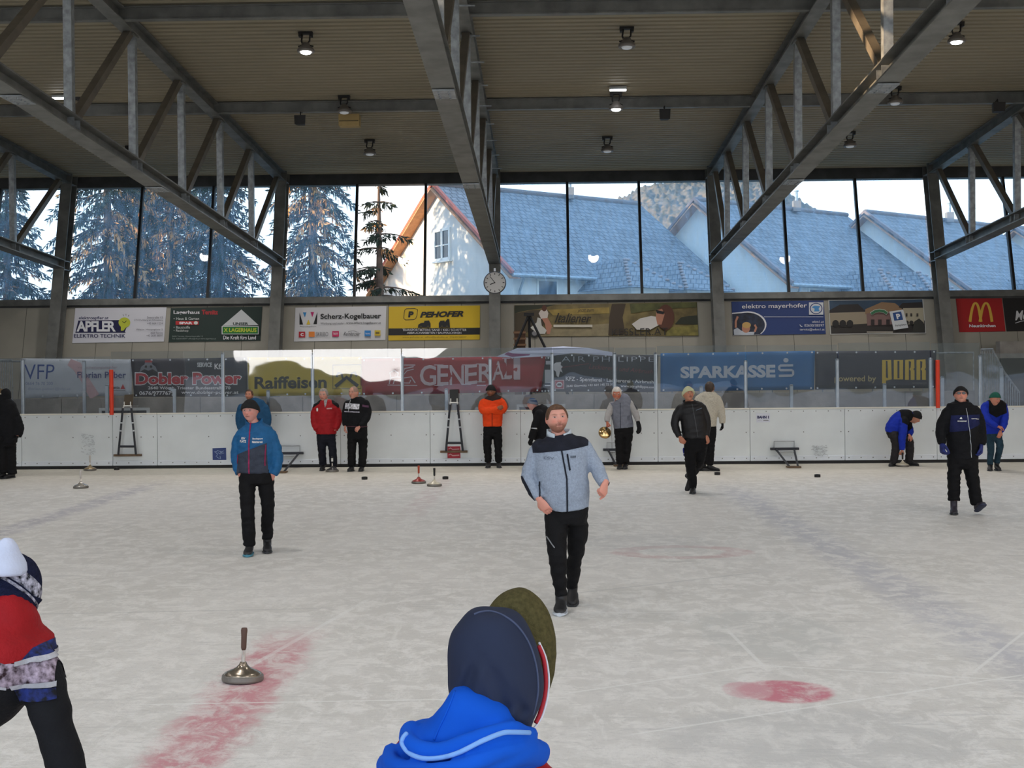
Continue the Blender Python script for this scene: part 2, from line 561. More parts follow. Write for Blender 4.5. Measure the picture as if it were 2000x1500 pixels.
def glass_mat(name, tint, haze, hazecol):
    ma = bpy.data.materials.new(name)
    ma.use_nodes = True
    t = ma.node_tree
    t.nodes.clear()
    N, L = t.nodes.new, t.links.new
    out = N('ShaderNodeOutputMaterial')
    tr = N('ShaderNodeBsdfTransparent'); tr.inputs[0].default_value = (*tint, 1)
    df = N('ShaderNodeBsdfTranslucent'); df.inputs[0].default_value = (*hazecol, 1)
    gl = N('ShaderNodeBsdfGlossy'); gl.inputs['Roughness'].default_value = .02
    fr = N('ShaderNodeFresnel'); fr.inputs[0].default_value = 1.35
    tc = N('ShaderNodeTexCoord')
    mp = N('ShaderNodeMapping'); mp.inputs['Scale'].default_value = (9, 9, .35)   # run-down dirt streaks
    n = N('ShaderNodeTexNoise'); n.inputs['Scale'].default_value = 1.0; n.inputs['Detail'].default_value = 5
    L(tc.outputs['Object'], mp.inputs[0]); L(mp.outputs[0], n.inputs['Vector'])
    mr = N('ShaderNodeMapRange'); mr.inputs['From Min'].default_value = .35; mr.inputs['From Max'].default_value = .7
    mr.inputs['To Min'].default_value = haze * .65; mr.inputs['To Max'].default_value = haze * 1.5
    L(n.outputs['Fac'], mr.inputs['Value'])
    m1, m2 = N('ShaderNodeMixShader'), N('ShaderNodeMixShader')
    L(mr.outputs[0], m1.inputs[0]); L(tr.outputs[0], m1.inputs[1]); L(df.outputs[0], m1.inputs[2])
    L(fr.outputs[0], m2.inputs[0]); L(m1.outputs[0], m2.inputs[1]); L(gl.outputs[0], m2.inputs[2])
    L(m2.outputs[0], out.inputs['Surface'])
    return ma
g_blue = glass_mat('blue_tinted_glass', (.64, .84, .98), .21, (.38, .64, .95))
g_mid = glass_mat('pale_blue_glass', (.80, .92, 1.0), .10, (.5, .72, .95))
g_clear = glass_mat('clear_glass', (.97, .97, .97), .01, (.8, .85, .9))
GLASSPX = [(-300, -155, -20, 113), (133, 264, 406, 536), (557, 692, 829, 957), (978, 1111, 1254, 1388), (1409, 1541, 1686, 1822), (1846, 1982, 2120, 2260)]
def window(n, edges, glasses):
    xs = [PW(e, 577).x for e in edges]
    w = thing('window_%d' % n, None, None, ((xs[0] + xs[-1]) / 2, fac_y(Z_SILL1), Z_SILL1), kind='structure')
    for k in range(3):
        xa, xb = xs[k], xs[k + 1]
        MB().add([(xa, fac_y(Z_SILL1) + .05, Z_SILL1), (xb, fac_y(Z_SILL1) + .05, Z_SILL1), (xb, fac_y(Z_TOP0) + .05, Z_TOP0), (xa, fac_y(Z_TOP0) + .05, Z_TOP0)],
                 [(0, 1, 2, 3)]).build('pane', glasses[k], w)
    for k in (1, 2):
        x = xs[k]
        MB().beam((x, fac_y(Z_SILL1), Z_SILL1), (x, fac_y(Z_TOP0), Z_TOP0), .07, .12, (0, 1, 0)).build('mullion', black, w)
for n, e in enumerate(GLASSPX):
    window(n + 1, e, (g_blue, g_clear, g_mid) if n == 2 else (g_blue,) * 3)

# ---- end walls of the hall (the left one has a gap added to throw a sun patch on the truss)
wm = mat('end_wall_panel', srgb(150, 147, 138), .7, noise_amt=.06)
wl = MB()
wl.box((-32.1, 14.5, 3.6), (.2, 39, 7.2))
for ya, yb in ((-5, 1.9), (3.75, 34)):
    wl.add([(x, y, z) for x in (-32.2, -32.0) for y in (ya, yb) for z in (7.1, roof_z(y) + .4)], [(0, 1, 3, 2), (4, 6, 7, 5), (0, 4, 5, 1), (2, 3, 7, 6), (0, 2, 6, 4), (1, 5, 7, 3)])
wl.box((-32.1, 2.82, 7.55), (.2, 1.9, .9))
struct(wl.build('wall_left', wm))
struct(MB().box((-24.5, -5.1, 1.75), (15, .2, 3.5)).build('sun_block_near', wm))  # unseen wall added to keep the low sun off the near ice and people
wr = MB()
wr.add([(x, y, z) for x in (32.0, 32.2) for y in (-5, 34) for z in (0, roof_z(y) + .4)], [(0, 1, 3, 2), (4, 6, 7, 5), (0, 4, 5, 1), (2, 3, 7, 6), (0, 2, 6, 4), (1, 5, 7, 3)])
struct(wr.build('wall_right', wm))

# ---- ground outside
grd = MB().box((0, 120, -.55), (700, 240 - 68, .3))
struct(grd.build('ground_outside', mat('frosty_ground', srgb(120, 122, 112), .9, noise_amt=.2, nscale=.4)))
struct(MB().box((0, -79, -.35), (500, 150, .3)).build('ground_near_side', mat('grey_asphalt', srgb(120, 120, 120), .9, noise_amt=.2, nscale=.4)))
# far hills on the near side: only seen mirrored in the rink glass
hl = MB()
prof = [(-260, 22), (-120, 17), (-73, 12), (-69, 4.4), (-62, 5.2), (-56, 5.8), (-50, 5.0), (-45, 3.6), (-38, 2.2), (-33, 2.6), (-28, 4.2), (-22, 6.0), (-16, 8.5), (-12, 12), (30, 14), (90, 19), (260, 26)]
hl.prism([(x, -210, -1) for x in (prof[0][0],)] + [(x, -210, z) for x, z in prof] + [(prof[-1][0], -210, -1)], (0, -30, 0))
struct(hl.build('distant_ridge', mat('wooded_ridge', srgb(60, 66, 60), .9, noise_amt=.3, nscale=.2)))
# ================================================================== CEILING FITTINGS
lamp_white = mat('lamp_glow', (1, 1, 1), .4, emit=(.93, .95, 1.0), estr=14)
lamp_dim = mat('lamp_lens', srgb(150, 150, 150), .3, emit=(.9, .95, 1.0), estr=.15)
lamp_body = mat('lamp_housing', srgb(116, 111, 106), .5, .1)
lamp_clamp = mat('lamp_clamp', srgb(38, 36, 35), .6, .2)
def floodlight(p, label, lit=True, light=True):
    p = Vector(p)
    p.z = roof_z(p.y) + .16
    t = thing('floodlight', label, 'lamp', p, 'floodlights under the roof')
    q = .8
    mb = MB()
    mb.box(p + Vector((0, 0, -.03)), (.26, .10, .04))
    for sx in (-.10, .10):
        mb.box(p + Vector((sx, 0, -.06)), (.05, .11, .07))
    mb.build('mounting_bar', lamp_clamp, t)
    br = MB()
    for sx, k in ((-.06, -.04), (.08, -.02)):
        br.tube([p + Vector((sx, 0, -.05)), p + Vector((sx + k * .5, 0, -.17)), p + Vector((k, 0, -.28))], .016, 8)
    br.tube([p + Vector((-.14, 0, -.27)), p + Vector((.0, -.02, -.24)), p + Vector((.14, 0, -.27))], .014, 8)
    br.build('bracket', lamp_clamp, t)
    MB().lathe([(.04, -.20), (.07, -.21), (.085, -.26), (.12, -.285), (.158, -.33), (.162, -.365), (.15, -.38), (.115, -.372)], p, n=28).build('housing', lamp_body, t, smooth=True)
    MB().lathe([(.0, -.405), (.06, -.405), (.088, -.395), (.10, -.37)], p, n=24).build('lens', lamp_white if lit else lamp_dim, t, smooth=True)
    if light:  # spot added under every floodlight, also those that look unlit
        ld = bpy.data.lights.new('floodlight_beam', 'SPOT')
        ld.energy = LAMP_W
        ld.spot_size = radians(130)
        ld.spot_blend = .7
        ld.shadow_soft_size = .16
        ld.color = (1.0, .955, .915)
        lo = bpy.data.objects.new('floodlight_beam', ld)
        lo.location = (0, 0, -.44)
        link(lo, t)
for px, py, lit, lb in ((597, 62, True, 'brightly lit ceiling floodlight at the top left, nearer the camera'),
                        (1224, 52, False, 'unlit ceiling floodlight at the top, right of the centre truss'),
                        (672, 186, False, 'unlit ceiling floodlight above the beige box hanging from the purlin'),
                        (1203, 180, True, 'lit ceiling floodlight right below the short white tube light'),
                        (722, 272, False, 'small unlit ceiling floodlight left of the centre truss, near the windows'),
                        (1186, 266, False, 'small unlit ceiling floodlight right of the centre truss, near the windows'),
                        (1868, 42, True, 'lit ceiling floodlight at the top right beyond the sunlit truss'),
                        (1748, 168, False, 'dim ceiling floodlight right behind the sunlit right truss'),
                        (1660, 256, False, 'small ceiling floodlight behind the right truss, nearest the windows'),
                        (146, 190, False, 'ceiling floodlight half hidden behind the left truss'),
                        (255, 284, False, 'ceiling floodlight hidden behind a hanger of the left truss')):
    floodlight(PR(px, py, .16), lb, lit)
for y in (18.0, 12.0, 6.0, 0.5):  # unseen floodlights added to light the ice
    for x in (-16, -10, -4, 2, 8, 14):
        if y > 17 and x in (-4, 2, 8): continue
        floodlight((x, y, 0), 'unseen ceiling floodlight added above the near ice for its light', True)
for px, py, lb in ((118, 184, 'short white tube light left of the left truss hanger'), (1207, 168, 'short white tube light above the lit floodlight right of centre')):
    p = PR(px, py, .15)
    p.z -= .05
    t = thing('tube_light', lb, 'lamp', p, 'tube lights under the roof')
    MB().box(p, (.36, .09, .06)).build('housing', alu, t)
    MB().box(p + Vector((0, -.01, -.04)), (.34, .07, .025)).build('tube', lamp_white, t)
def speaker(px, py, w, h, d, ma, lb, boxy=False):
    p = P(px, py, 26.6 if boxy else 26.3)
    t = thing('loudspeaker', lb, 'speaker', p)
    if boxy:
        mb = MB().box(p, (w, d, h))
        o = mb.build('cabinet', ma, t, bevel=.01)
        MB().box(p + Vector((0, -d / 2 - .005, -h * .1)), (w * .92, .02, .015)).build('seam', mat('speaker_seam', srgb(90, 78, 52), .7), t)
    else:
        a = [Vector((sx * w / 2 * (1 if z > 0 else .92), y, z * h / 2)) for z in (-1, 1) for sx, y in ((-1, -d / 2), (1, -d / 2), (.7, d / 2), (-.7, d / 2))]
        mb = MB().add([p + v for v in a], [(0, 3, 2, 1), (4, 5, 6, 7), (0, 1, 5, 4), (1, 2, 6, 5), (2, 3, 7, 6), (3, 0, 4, 7)])
        mb.build('cabinet', ma, t, bevel=.012)
    top = Vector((p.x, p.y if boxy else 26.5, roof_z(26.5) - .10))
    b = MB().tube([p + Vector((0, 0, h / 2 - .01)), p + Vector((0, .02, h / 2 + .08)), top], .013, 8)
    b.build('bracket', lamp_clamp, t)
speaker(587, 235, .26, .20, .18, mat('speaker_black', srgb(34, 33, 33), .6), 'small black loudspeaker hanging from the purlin left of the beige box')
speaker(683, 236, .46, .26, .25, mat('speaker_beige', srgb(172, 148, 98), .7), 'beige box loudspeaker hanging under a floodlight left of centre', True)
speaker(1298, 224, .25, .22, .18, mat('speaker_black', (0, 0, 0)), 'small black loudspeaker hanging right of the centre truss')
speaker(1949, 210, .27, .20, .2, mat('speaker_black', (0, 0, 0)), 'small black loudspeaker hanging at the far right truss')

# ================================================================== SIGNS
FONT = None
def text_geo(body, bold=0.0, shear=0.0, spacing=1.0, res=3):
    cu = bpy.data.curves.new('t', 'FONT')
    cu.body = body
    cu.offset = bold
    cu.shear = shear
    cu.space_character = spacing
    cu.resolution_u = res
    o = bpy.data.objects.new('t', cu)
    COL.objects.link(o)
    dg = bpy.context.evaluated_depsgraph_get()
    dg.update()
    me = bpy.data.meshes.new_from_object(o.evaluated_get(dg))
    vs = [v.co.copy() for v in me.vertices]
    fs = [tuple(p.vertices) for p in me.polygons]
    bpy.data.objects.remove(o)
    bpy.data.curves.remove(cu)
    bpy.data.meshes.remove(me)
    return vs, fs
def quad_map(q):
    (x0, y0), (x1, y1), (x2, y2), (x3, y3) = q       # TL TR BR BL
    def f(u, v):
        a = (x3 + (x2 - x3) * u, y3 + (y2 - y3) * u)
        b = (x0 + (x1 - x0) * u, y0 + (y1 - y0) * u)
        return a[0] + (b[0] - a[0]) * v, a[1] + (b[1] - a[1]) * v
    return f
class Sheet:
    """A flat print built from pixel shapes of the photograph laid on a real surface; every layer lies a little above the last."""
    def __init__(s, root, plane, step=.003, start=.0):
        s.root, s.plane, s.step, s.off = root, plane, step, start
    def up(s):
        s.off += s.step
        return s.off
    def quad(s, q, ma, name='panel', thick=0.0, nx=1, ny=1, parent=None):
        f = quad_map(q)
        off = s.up()
        mb = MB()
        vs = [s.plane(*f(i / nx, j / ny), off) for j in range(ny + 1) for i in range(nx + 1)]
        fs = [(j * (nx + 1) + i, j * (nx + 1) + i + 1, (j + 1) * (nx + 1) + i + 1, (j + 1) * (nx + 1) + i) for j in range(ny) for i in range(nx)]
        mb.add(vs, fs)
        o = mb.build(name, ma, parent or s.root)
        if thick:
            so = o.modifiers.new('thick', 'SOLIDIFY')
            so.thickness = thick
            so.offset = -1
        return o
    def rect(s, x0, y0, x1, y1, ma, name='block', **k):
        return s.quad(((x0, y0), (x1, y0), (x1, y1), (x0, y1)), ma, name, **k)
    def poly(s, pts, ma, name='shape', parent=None):
        off = s.up()
        from mathutils.geometry import tessellate_polygon
        tri = tessellate_polygon([[Vector((x, y, 0)) for x, y in pts]])
        vs = [s.plane(x, y, off) for x, y in pts]
        return mesh_obj(name, vs, [tuple(t) for t in tri], ma, parent or s.root)
    def ell(s, cx, cy, rx, ry, ma, name='disc', n=28, a0=0, a1=2 * pi, parent=None):
        return s.poly([(cx + rx * cos(a0 + (a1 - a0) * k / n), cy + ry * sin(a0 + (a1 - a0) * k / n)) for k in range(n + (0 if a1 - a0 > 6.2 else 1))], ma, name, parent)
    def stroke(s, pts, w, ma, name='stroke', closed=False, parent=None):
        n = len(pts)
        L_, R_ = [], []
        for i, (x, y) in enumerate(pts):
            a = pts[(i - 1) % n] if (i > 0 or closed) else pts[i]
            b = pts[(i + 1) % n] if (i < n - 1 or closed) else pts[i]
            dx, dy = b[0] - a[0], b[1] - a[1]
            l = sqrt(dx * dx + dy * dy) or 1
            ww = w[i] if hasattr(w, '__len__') else w
            L_.append((x - dy / l * ww / 2, y + dx / l * ww / 2))
            R_.append((x + dy / l * ww / 2, y - dx / l * ww / 2))
        off = s.up()
        vs = [s.plane(x, y, off) for x, y in L_] + [s.plane(x, y, off) for x, y in R_]
        m_ = n if closed else n - 1
        fs = [(i, (i + 1) % n, (i + 1) % n + n, i + n) for i in range(m_)]
        return mesh_obj(name, vs, fs, ma, parent or s.root)
    def text(s, body, q, ma, name='lettering', bold=0.0, shear=0.0, spacing=1.0, res=3, parent=None):
        if len(q) == 4 and not hasattr(q[0], '__len__'):
            x0, y0, x1, y1 = q
            q = ((x0, y0), (x1, y0), (x1, y1), (x0, y1))
        vs, fs = text_geo(body, bold, shear, spacing, res)
        xa, xb = min(v.x for v in vs), max(v.x for v in vs)
        ya, yb = min(v.y for v in vs), max(v.y for v in vs)
        f = quad_map(q)
        off = s.up()
        return mesh_obj(name, [s.plane(*f((v.x - xa) / (xb - xa), (v.y - ya) / (yb - ya)), off) for v in vs], fs, ma, parent or s.root)

def sign(name, label, q, ma, group='advertising signs on the front wall'):
    c = PW(sum(p[0] for p in q) / 4, sum(p[1] for p in q) / 4)
    t = thing(name, label, 'sign', c, group)
    s = Sheet(t, PW, .003, .020)
    s.quad(q, ma, 'board', thick=.018)
    return s
K, Wt = paint(16, 18, 22), paint(228, 228, 232)
navy, gry = paint(28, 32, 84), paint(120, 120, 124)
# --- bulb sign
s = sign('advertising_sign', 'white wall sign with a yellow green light bulb and navy lettering', ((147, 602), (325, 600), (320, 667), (141, 670)), paint(212, 212, 220))
s.text('elektroapfler.at', (154, 618, 212, 625.5), navy, bold=.02)
s.poly([(153, 626), (252, 625), (244, 648), (246, 650), (147, 650)], paint(26, 26, 70), 'block')
s.text('APFLER', (149.5, 627, 226, 647.5), Wt, bold=.035, spacing=.9)
s.text('ELEKTRO TECHNIK', (144.5, 652.5, 245, 659.5), navy, bold=.01)
yg = paint(188, 196, 60)
s.ell(243, 630, 11.5, 10, yg, 'bulb'); s.poly([(236, 637), (249, 636), (241, 646), (236, 646)], yg, 'bulb_neck')
s.stroke([(239, 628), (243, 630.5), (247, 626.5)], 1.2, K, 'face')
for a, b in (((240, 614), (241.5, 617.5)), ((246, 613), (246, 616.5)), ((252, 615), (250, 618))): s.stroke([a, b], .8, K, 'ray')
for y, x, tx in ((618, 287, 'Seestraße 15'), (623.5, 262, '2734 Puchberg am Schneeberg'), (629.5, 287, '+43 664 1234'), (642, 267, 'Filiale: Hauptplatz 2'), (648, 294, '2620 Ternitz'), (653.5, 286, '+43 2630 38597')):
    s.text(tx, (x, y, 318, y + 4), paint(86, 86, 100), 'small_lettering')
# --- green sign
dg = paint(14, 42, 36)
s = sign('advertising_sign', 'dark green wall sign with a white house gable over a green bar', ((334, 602), (512, 599), (508, 665), (329, 668)), dg)
s.text('Lagerhaus', (339, 606.5, 390, 615), Wt, bold=.02)
s.text('Ternitz', (394, 605, 426, 614.5), paint(170, 40, 44), 'red_lettering', bold=.06)
for y, tx, x1 in ((619.5, '• Haus & Garten', 389), (636.5, '• Baustoffe', 371), (643.5, '• Radshop', 368)):
    s.text(tx, (339, y, x1, y + 5.5), paint(190, 196, 194), bold=.01)
s.rect(343, 627, 388, 634.5, paint(186, 36, 40)); s.text('SPAR', (350, 628.5, 376, 633.3), Wt, bold=.05); s.ell(382.5, 630.7, 4, 3.2, paint(220, 226, 220))
s.text('2620 Ternitz, Gewerbestraße 12', (336, 655.5, 396, 658.5), paint(150, 160, 156), 'small_lettering')
s.text('Tel. 02630/38597 office@rlh.at www.lagerhaus.at', (336, 660, 422, 663.5), paint(150, 160, 156), 'small_lettering')
s.poly([(471.5, 604.5), (505, 635), (434, 636.5)], paint(206, 210, 212), 'house')
s.text('UNSER', (455, 629.5, 485, 635), dg, bold=.04)
s.rect(433, 637, 505, 653, Wt); s.rect(434.5, 638.3, 503.8, 651.7, paint(34, 120, 44))
s.text('X LAGERHAUS', (437, 640.5, 501, 648.5), paint(196, 206, 60), bold=.03)
s.text('Die Kraft fürs Land', (436, 655.5, 500, 663), Wt, bold=.015)
# --- white sign with the W
s = sign('advertising_sign', 'white wall sign with a coloured letter W and a row of small logos', ((577, 601), (754.5, 598), (752.5, 664), (574, 667)), paint(212, 212, 216))
s.poly([(585, 610), (592, 634), (585, 634)], K); s.poly([(620, 609), (619, 633), (612, 633)], K)
s.poly([(591.5, 610), (598.5, 610), (595.5, 620)], paint(40, 130, 190)); s.poly([(606.5, 609.5), (613.5, 609.5), (610, 619.5)], paint(190, 40, 110)); s.poly([(602.5, 624), (606, 633.6), (598.5, 633.8)], paint(220, 190, 50))
s.text('Scherz-Kogelbauer', (586, 636.5, 618, 639.5), gry, 'small_lettering')
s.text('Scherz-Kogelbauer', ((626, 613), (744.5, 611.5), (744.5, 624.5), (626, 626)), K, bold=.022)
s.text('Werbung und mehr', (626, 629.5, 671, 635), gry); s.text('www.scherz-kogelbauer.at', (676, 628.5, 744, 633.5), paint(60, 60, 66), bold=.01)
s.rect(583.5, 647.5, 596, 659, paint(178, 34, 48)); s.text('C', (587, 650.5, 593, 656.5), Wt, bold=.06)
s.rect(603, 647.5, 614.5, 658, paint(222, 130, 50)); s.text('SKRIBO', (617, 648, 641, 657), gry)
s.rect(649, 646.5, 662, 657.5, paint(196, 44, 96)); s.text('team', (651, 649, 660, 654), Wt)
s.text('Reinhauser', (671, 648, 704, 655.5), paint(70, 70, 76), shear=.4); s.stroke([(680, 647.5), (690, 646), (700, 649)], .8, gry)
s.rect(712, 645.5, 724.5, 656.5, paint(44, 130, 200)); s.text('hama', (714, 649.5, 723, 653), Wt)
s.rect(731.5, 645, 743, 655.5, paint(214, 186, 50)); s.rect(733.5, 648, 741, 652.5, paint(120, 100, 40))
# --- yellow sign
yel = paint(214, 180, 30)
s = sign('advertising_sign', 'yellow wall sign with two black trucks above a black bar', ((759.5, 599), (937.5, 596.5), (937, 663), (758.5, 665)), yel)
s.quad(((759, 641.5), (937.3, 640), (937, 653.5), (758.7, 655)), K, 'block')
rr = [(794, 603), (810, 602.5), (815.5, 604.5), (814.5, 616), (812, 622), (808, 624.5), (792, 625), (788.5, 622), (789.5, 611), (791, 605)]
s.stroke(rr, 1.2, K, 'frame', closed=True); s.text('P', (797, 608, 808, 620), K, bold=.06, shear=.1)
s.text('PEHOFER', ((821, 609), (907, 606.8), (905, 618.5), (820, 620.5)), K, bold=.05, shear=.2)
s.poly([(816, 640), (817, 634), (822, 631), (828, 630), (829, 626.5), (838, 626), (841, 632), (841, 640)], K, 'truck'); s.poly([(857, 640), (857, 631), (860, 626.5), (868, 626), (869, 629), (874, 622.5), (877.5, 623.5), (879, 640)], K, 'truck')
for x, y, r in ((822, 638.5, 2.6), (836, 638.3, 2.6), (863, 638, 2.5), (873, 638, 2.5)): s.ell(x, y, r, r, paint(60, 52, 20), 'wheel')
s.text('TRANSPORTBETON / SAND / KIES / SCHOTTER', (786, 642.3, 911, 646.6), Wt, 'small_lettering'); s.text('ABBRUCHARBEITEN / BAUMASCHINEN', (795, 648, 901, 652), Wt, 'small_lettering')
s.text('www.pehofer.at  office@pehofer.at  02630/38597', (786, 657, 911, 660.5), paint(120, 98, 20), 'small_lettering')
# --- photo sign with two women
s = sign('advertising_sign', 'long sepia photo sign with a reclining woman at its right', ((1004.5, 596), (1361, 590), (1364, 655.5), (1005, 658)), mat('sepia_field', srgb(112, 98, 58), .6, noise_amt=.35, nscale=3.2))
s.poly([(1005, 596.5), (1085, 595), (1060, 602), (1030, 606), (1005, 612)], paint(46, 50, 34), 'wood_edge'); s.poly([(1005, 612), (1040, 606), (1070, 606), (1060, 640), (1005, 657)], paint(70, 60, 42), 'field')
s.poly([(1070, 605), (1190, 600), (1190, 612), (1080, 616)], mat('sepia_meadow', srgb(150, 128, 62), .6, noise_amt=.25, nscale=4), 'field'); s.poly([(1060, 640), (1190, 632), (1190, 656), (1050, 657)], mat('sepia_path', srgb(140, 128, 98), .6, noise_amt=.2, nscale=4), 'field')
s.poly([(1195, 594), (1222, 593.5), (1216, 620), (1221, 652), (1188, 655), (1190, 620)], paint(58, 44, 26), 'tree_trunk'); s.poly([(1230, 593), (1360, 590.5), (1361, 600), (1290, 604), (1232, 612)], mat('sepia_hill', srgb(82, 84, 44), .6, noise_amt=.3, nscale=4), 'field')
s.poly([(1318, 633), (1330, 620), (1345, 617), (1362, 616), (1363, 634)], paint(38, 42, 28), 'wood_edge'); s.poly([(1305, 640), (1363, 634), (1364, 655), (1300, 656)], mat('sepia_grass', srgb(120, 112, 54), .6, noise_amt=.3, nscale=6), 'field')
skin_p, hair_p = paint(176, 122, 98), paint(86, 48, 32)
s.poly([(1056, 606), (1068, 604), (1071, 612), (1069, 622), (1057, 623), (1052, 612)], paint(206, 196, 188), 'figure_shirt'); s.ell(1063, 602, 5, 6, hair_p, 'figure_hair'); s.poly([(1058, 622), (1070, 621), (1078, 636), (1074, 652), (1068, 653), (1064, 632)], skin_p, 'figure_leg')
s.ell(1044, 651, 9, 8, K, 'wheel'); s.ell(1044, 651, 5, 4.5, gry, 'wheel_hub'); s.poly([(1036, 640), (1048, 630), (1050, 620), (1056, 622), (1058, 636), (1068, 645), (1064, 652), (1050, 652)], paint(196, 196, 190), 'scooter')
s.poly([(1234, 633), (1250, 622), (1272, 617), (1284, 619), (1288, 634), (1270, 644), (1244, 644)], paint(210, 206, 200), 'figure_shirt'); s.ell(1300, 620, 17, 25, hair_p, 'figure_hair'); s.poly([(1282, 606), (1293, 603), (1298, 614), (1292, 634), (1284, 634), (1281, 620)], skin_p, 'figure_face'); s.poly([(1281, 605), (1298, 609), (1296, 614), (1283, 612)], K, 'sunglasses')
s.text('jetzt zum', (1128, 602, 1160, 611), paint(40, 34, 24), shear=.4); s.text('Italiener', ((1085, 611), (1155, 613), (1155, 630), (1083, 630)), paint(26, 22, 18), shear=.35, bold=.01)
s.rect(1081, 634, 1157, 639, paint(200, 194, 180), 'strip'); s.text('KESSLER.AT', ((1195, 642), (1304, 640), (1304, 654.5), (1195, 655.5)), paint(36, 32, 28), bold=.0, spacing=1.05)
# --- blue electrician sign
blu = paint(28, 56, 116)
s = sign('advertising_sign', 'blue wall sign with an oval picture at its lower left corner', ((1428.7, 589), (1608.6, 586.6), (1613, 652), (1432, 655)), blu)
s.poly([(1429.5, 611)] + [(1460 + 37 * cos(a), 634 + 26 * sin(a)) for a in [radians(-110 + 10 * k) for k in range(0, 17)]] + [(1490, 654), (1432, 655)], Wt, 'oval_rim')
s.poly([(1430, 613)] + [(1459 + 35 * cos(a), 635 + 24.5 * sin(a)) for a in [radians(-108 + 10 * k) for k in range(0, 16)]] + [(1486, 653.5), (1432, 654.5)], mat('night_sky_picture', srgb(30, 40, 62), .6, noise_amt=.6, nscale=6), 'oval_picture')
s.poly([(1434, 654), (1433, 644), (1440, 640), (1448, 646), (1462, 648), (1474, 648), (1472, 654)], paint(190, 196, 206), 'figure_shirt'); s.ell(1457, 641, 8, 9, paint(186, 130, 106), 'figure_face'); s.ell(1458, 635, 8.5, 6, paint(196, 160, 96), 'figure_hair')
s.stroke([(1437, 640), (1437, 628), (1441, 618)], 4, paint(186, 130, 106), 'figure_arm'); s.stroke([(1474, 648), (1477, 640), (1474, 634)], 4, paint(186, 130, 106), 'figure_arm')
s.text('elektro mayerhofer', ((1449, 594), (1576, 592), (1576, 603), (1449, 605.5)), Wt, bold=.01)
s.text('Qualität mit Handschlag', ((1489, 609), (1577, 607.3), (1577, 615.3), (1489, 616.5)), paint(206, 212, 224), shear=.25, bold=.02)
s.rect(1492, 618.4, 1608, 619.2, Wt, 'rule'); s.rect(1580, 590.6, 1608, 614.6, paint(206, 210, 216)); s.ell(1594, 602.5, 12.4, 11, blu); s.ell(1594, 602.5, 10.6, 9.4, paint(206, 210, 216)); s.poly([(1585, 600), (1591, 597), (1602, 598), (1599, 603), (1601, 608), (1590, 608.5), (1591, 603)], paint(70, 140, 200), 'emblem')
s.text('wkm1.at', (1586, 626, 1609, 630.5), Wt, 'small_lettering'); s.text('02630/38597', (1571, 633, 1609.5, 638), Wt, 'small_lettering'); s.text('ternitz@wkm1.at', (1562, 641, 1610.4, 646.7), Wt, 'small_lettering'); s.stroke([(1562, 634), (1564, 637), (1567, 638)], 1.4, Wt)
# --- town photo sign
s = sign('advertising_sign', 'photo sign of old town houses with a tilted parking plate', ((1617.5, 585.5), (1803, 583), (1809, 651), (1621.5, 653.5)), paint(196, 196, 192))
s.quad(((1619.5, 587.3), (1801.4, 584.8), (1807, 649.6), (1623.3, 651.8)), mat('evening_sky_picture', srgb(48, 70, 92), .6, noise_amt=.2, nscale=2), 'picture')
s.poly([(1622, 630), (1806, 626), (1807, 649.5), (1623.3, 651.7)], paint(44, 40, 38), 'street'); roofc, wallc = paint(40, 36, 36), paint(150, 138, 118)
s.poly([(1620, 606), (1640, 595), (1676, 594), (1692, 609), (1692, 612), (1620, 612)], roofc, 'house_roof'); s.poly([(1620.5, 611), (1692, 609), (1694, 632), (1622, 636)], wallc, 'house_wall')
s.poly([(1690, 604), (1722, 590), (1748, 592), (1766, 606), (1766, 612), (1690, 614)], paint(140, 112, 84), 'house_roof'); s.poly([(1692, 612), (1766, 608), (1768, 632), (1694, 636)], paint(128, 100, 96), 'house_wall')
s.poly([(1755, 600), (1762, 592), (1801, 590), (1802.5, 603), (1764, 604)], roofc, 'house_roof'); s.poly([(1764, 602), (1803, 601), (1805, 632), (1768, 634)], paint(172, 164, 142), 'house_wall')
for x in (1632, 1646, 1660): s.ell(x, 632, 6.5, 7, paint(28, 26, 26), 'archway')
for x in (1704, 1718, 1734): s.rect(x - 3, 624, x + 4, 635, paint(46, 38, 38), 'shop_window')
for x in (1771, 1780, 1792): s.rect(x - 2, 612, x + 1.5, 618, paint(60, 56, 52), 'house_window'); s.ell(x, 630, 4, 4, paint(40, 38, 36), 'archway')
s.poly([(1783, 640), (1786, 628), (1795, 622), (1804, 630), (1806, 648), (1782, 649)], paint(48, 48, 44), 'bush')
s.stroke([(1701, 613), (1709, 608), (1718, 606.5), (1727, 608), (1733, 612.5)], 6.5, paint(196, 206, 196), 'arch_rim'); s.stroke([(1701.5, 613), (1709, 608.3), (1718, 606.8), (1727, 608.3), (1732.5, 612.3)], 5, paint(52, 110, 74), 'arch_sign')
s.rect(1693, 647.5, 1744, 649.5, paint(190, 184, 170), 'strip')
s.quad(((1737, 608.5), (1764, 604.6), (1774, 640), (1745.5, 644.5)), paint(206, 210, 214), 'parking_plate'); s.quad(((1743.5, 611), (1760, 608.5), (1764, 624.5), (1746.5, 626.5)), paint(40, 76, 136), 'parking_square'); s.text('P', ((1749.5, 613.5), (1757, 612.3), (1760, 622.3), (1752, 623.5)), Wt, bold=.05); s.text('Parkplätze', ((1748, 634.5), (1770, 631.5), (1771, 636), (1749, 639)), K, 'small_lettering')
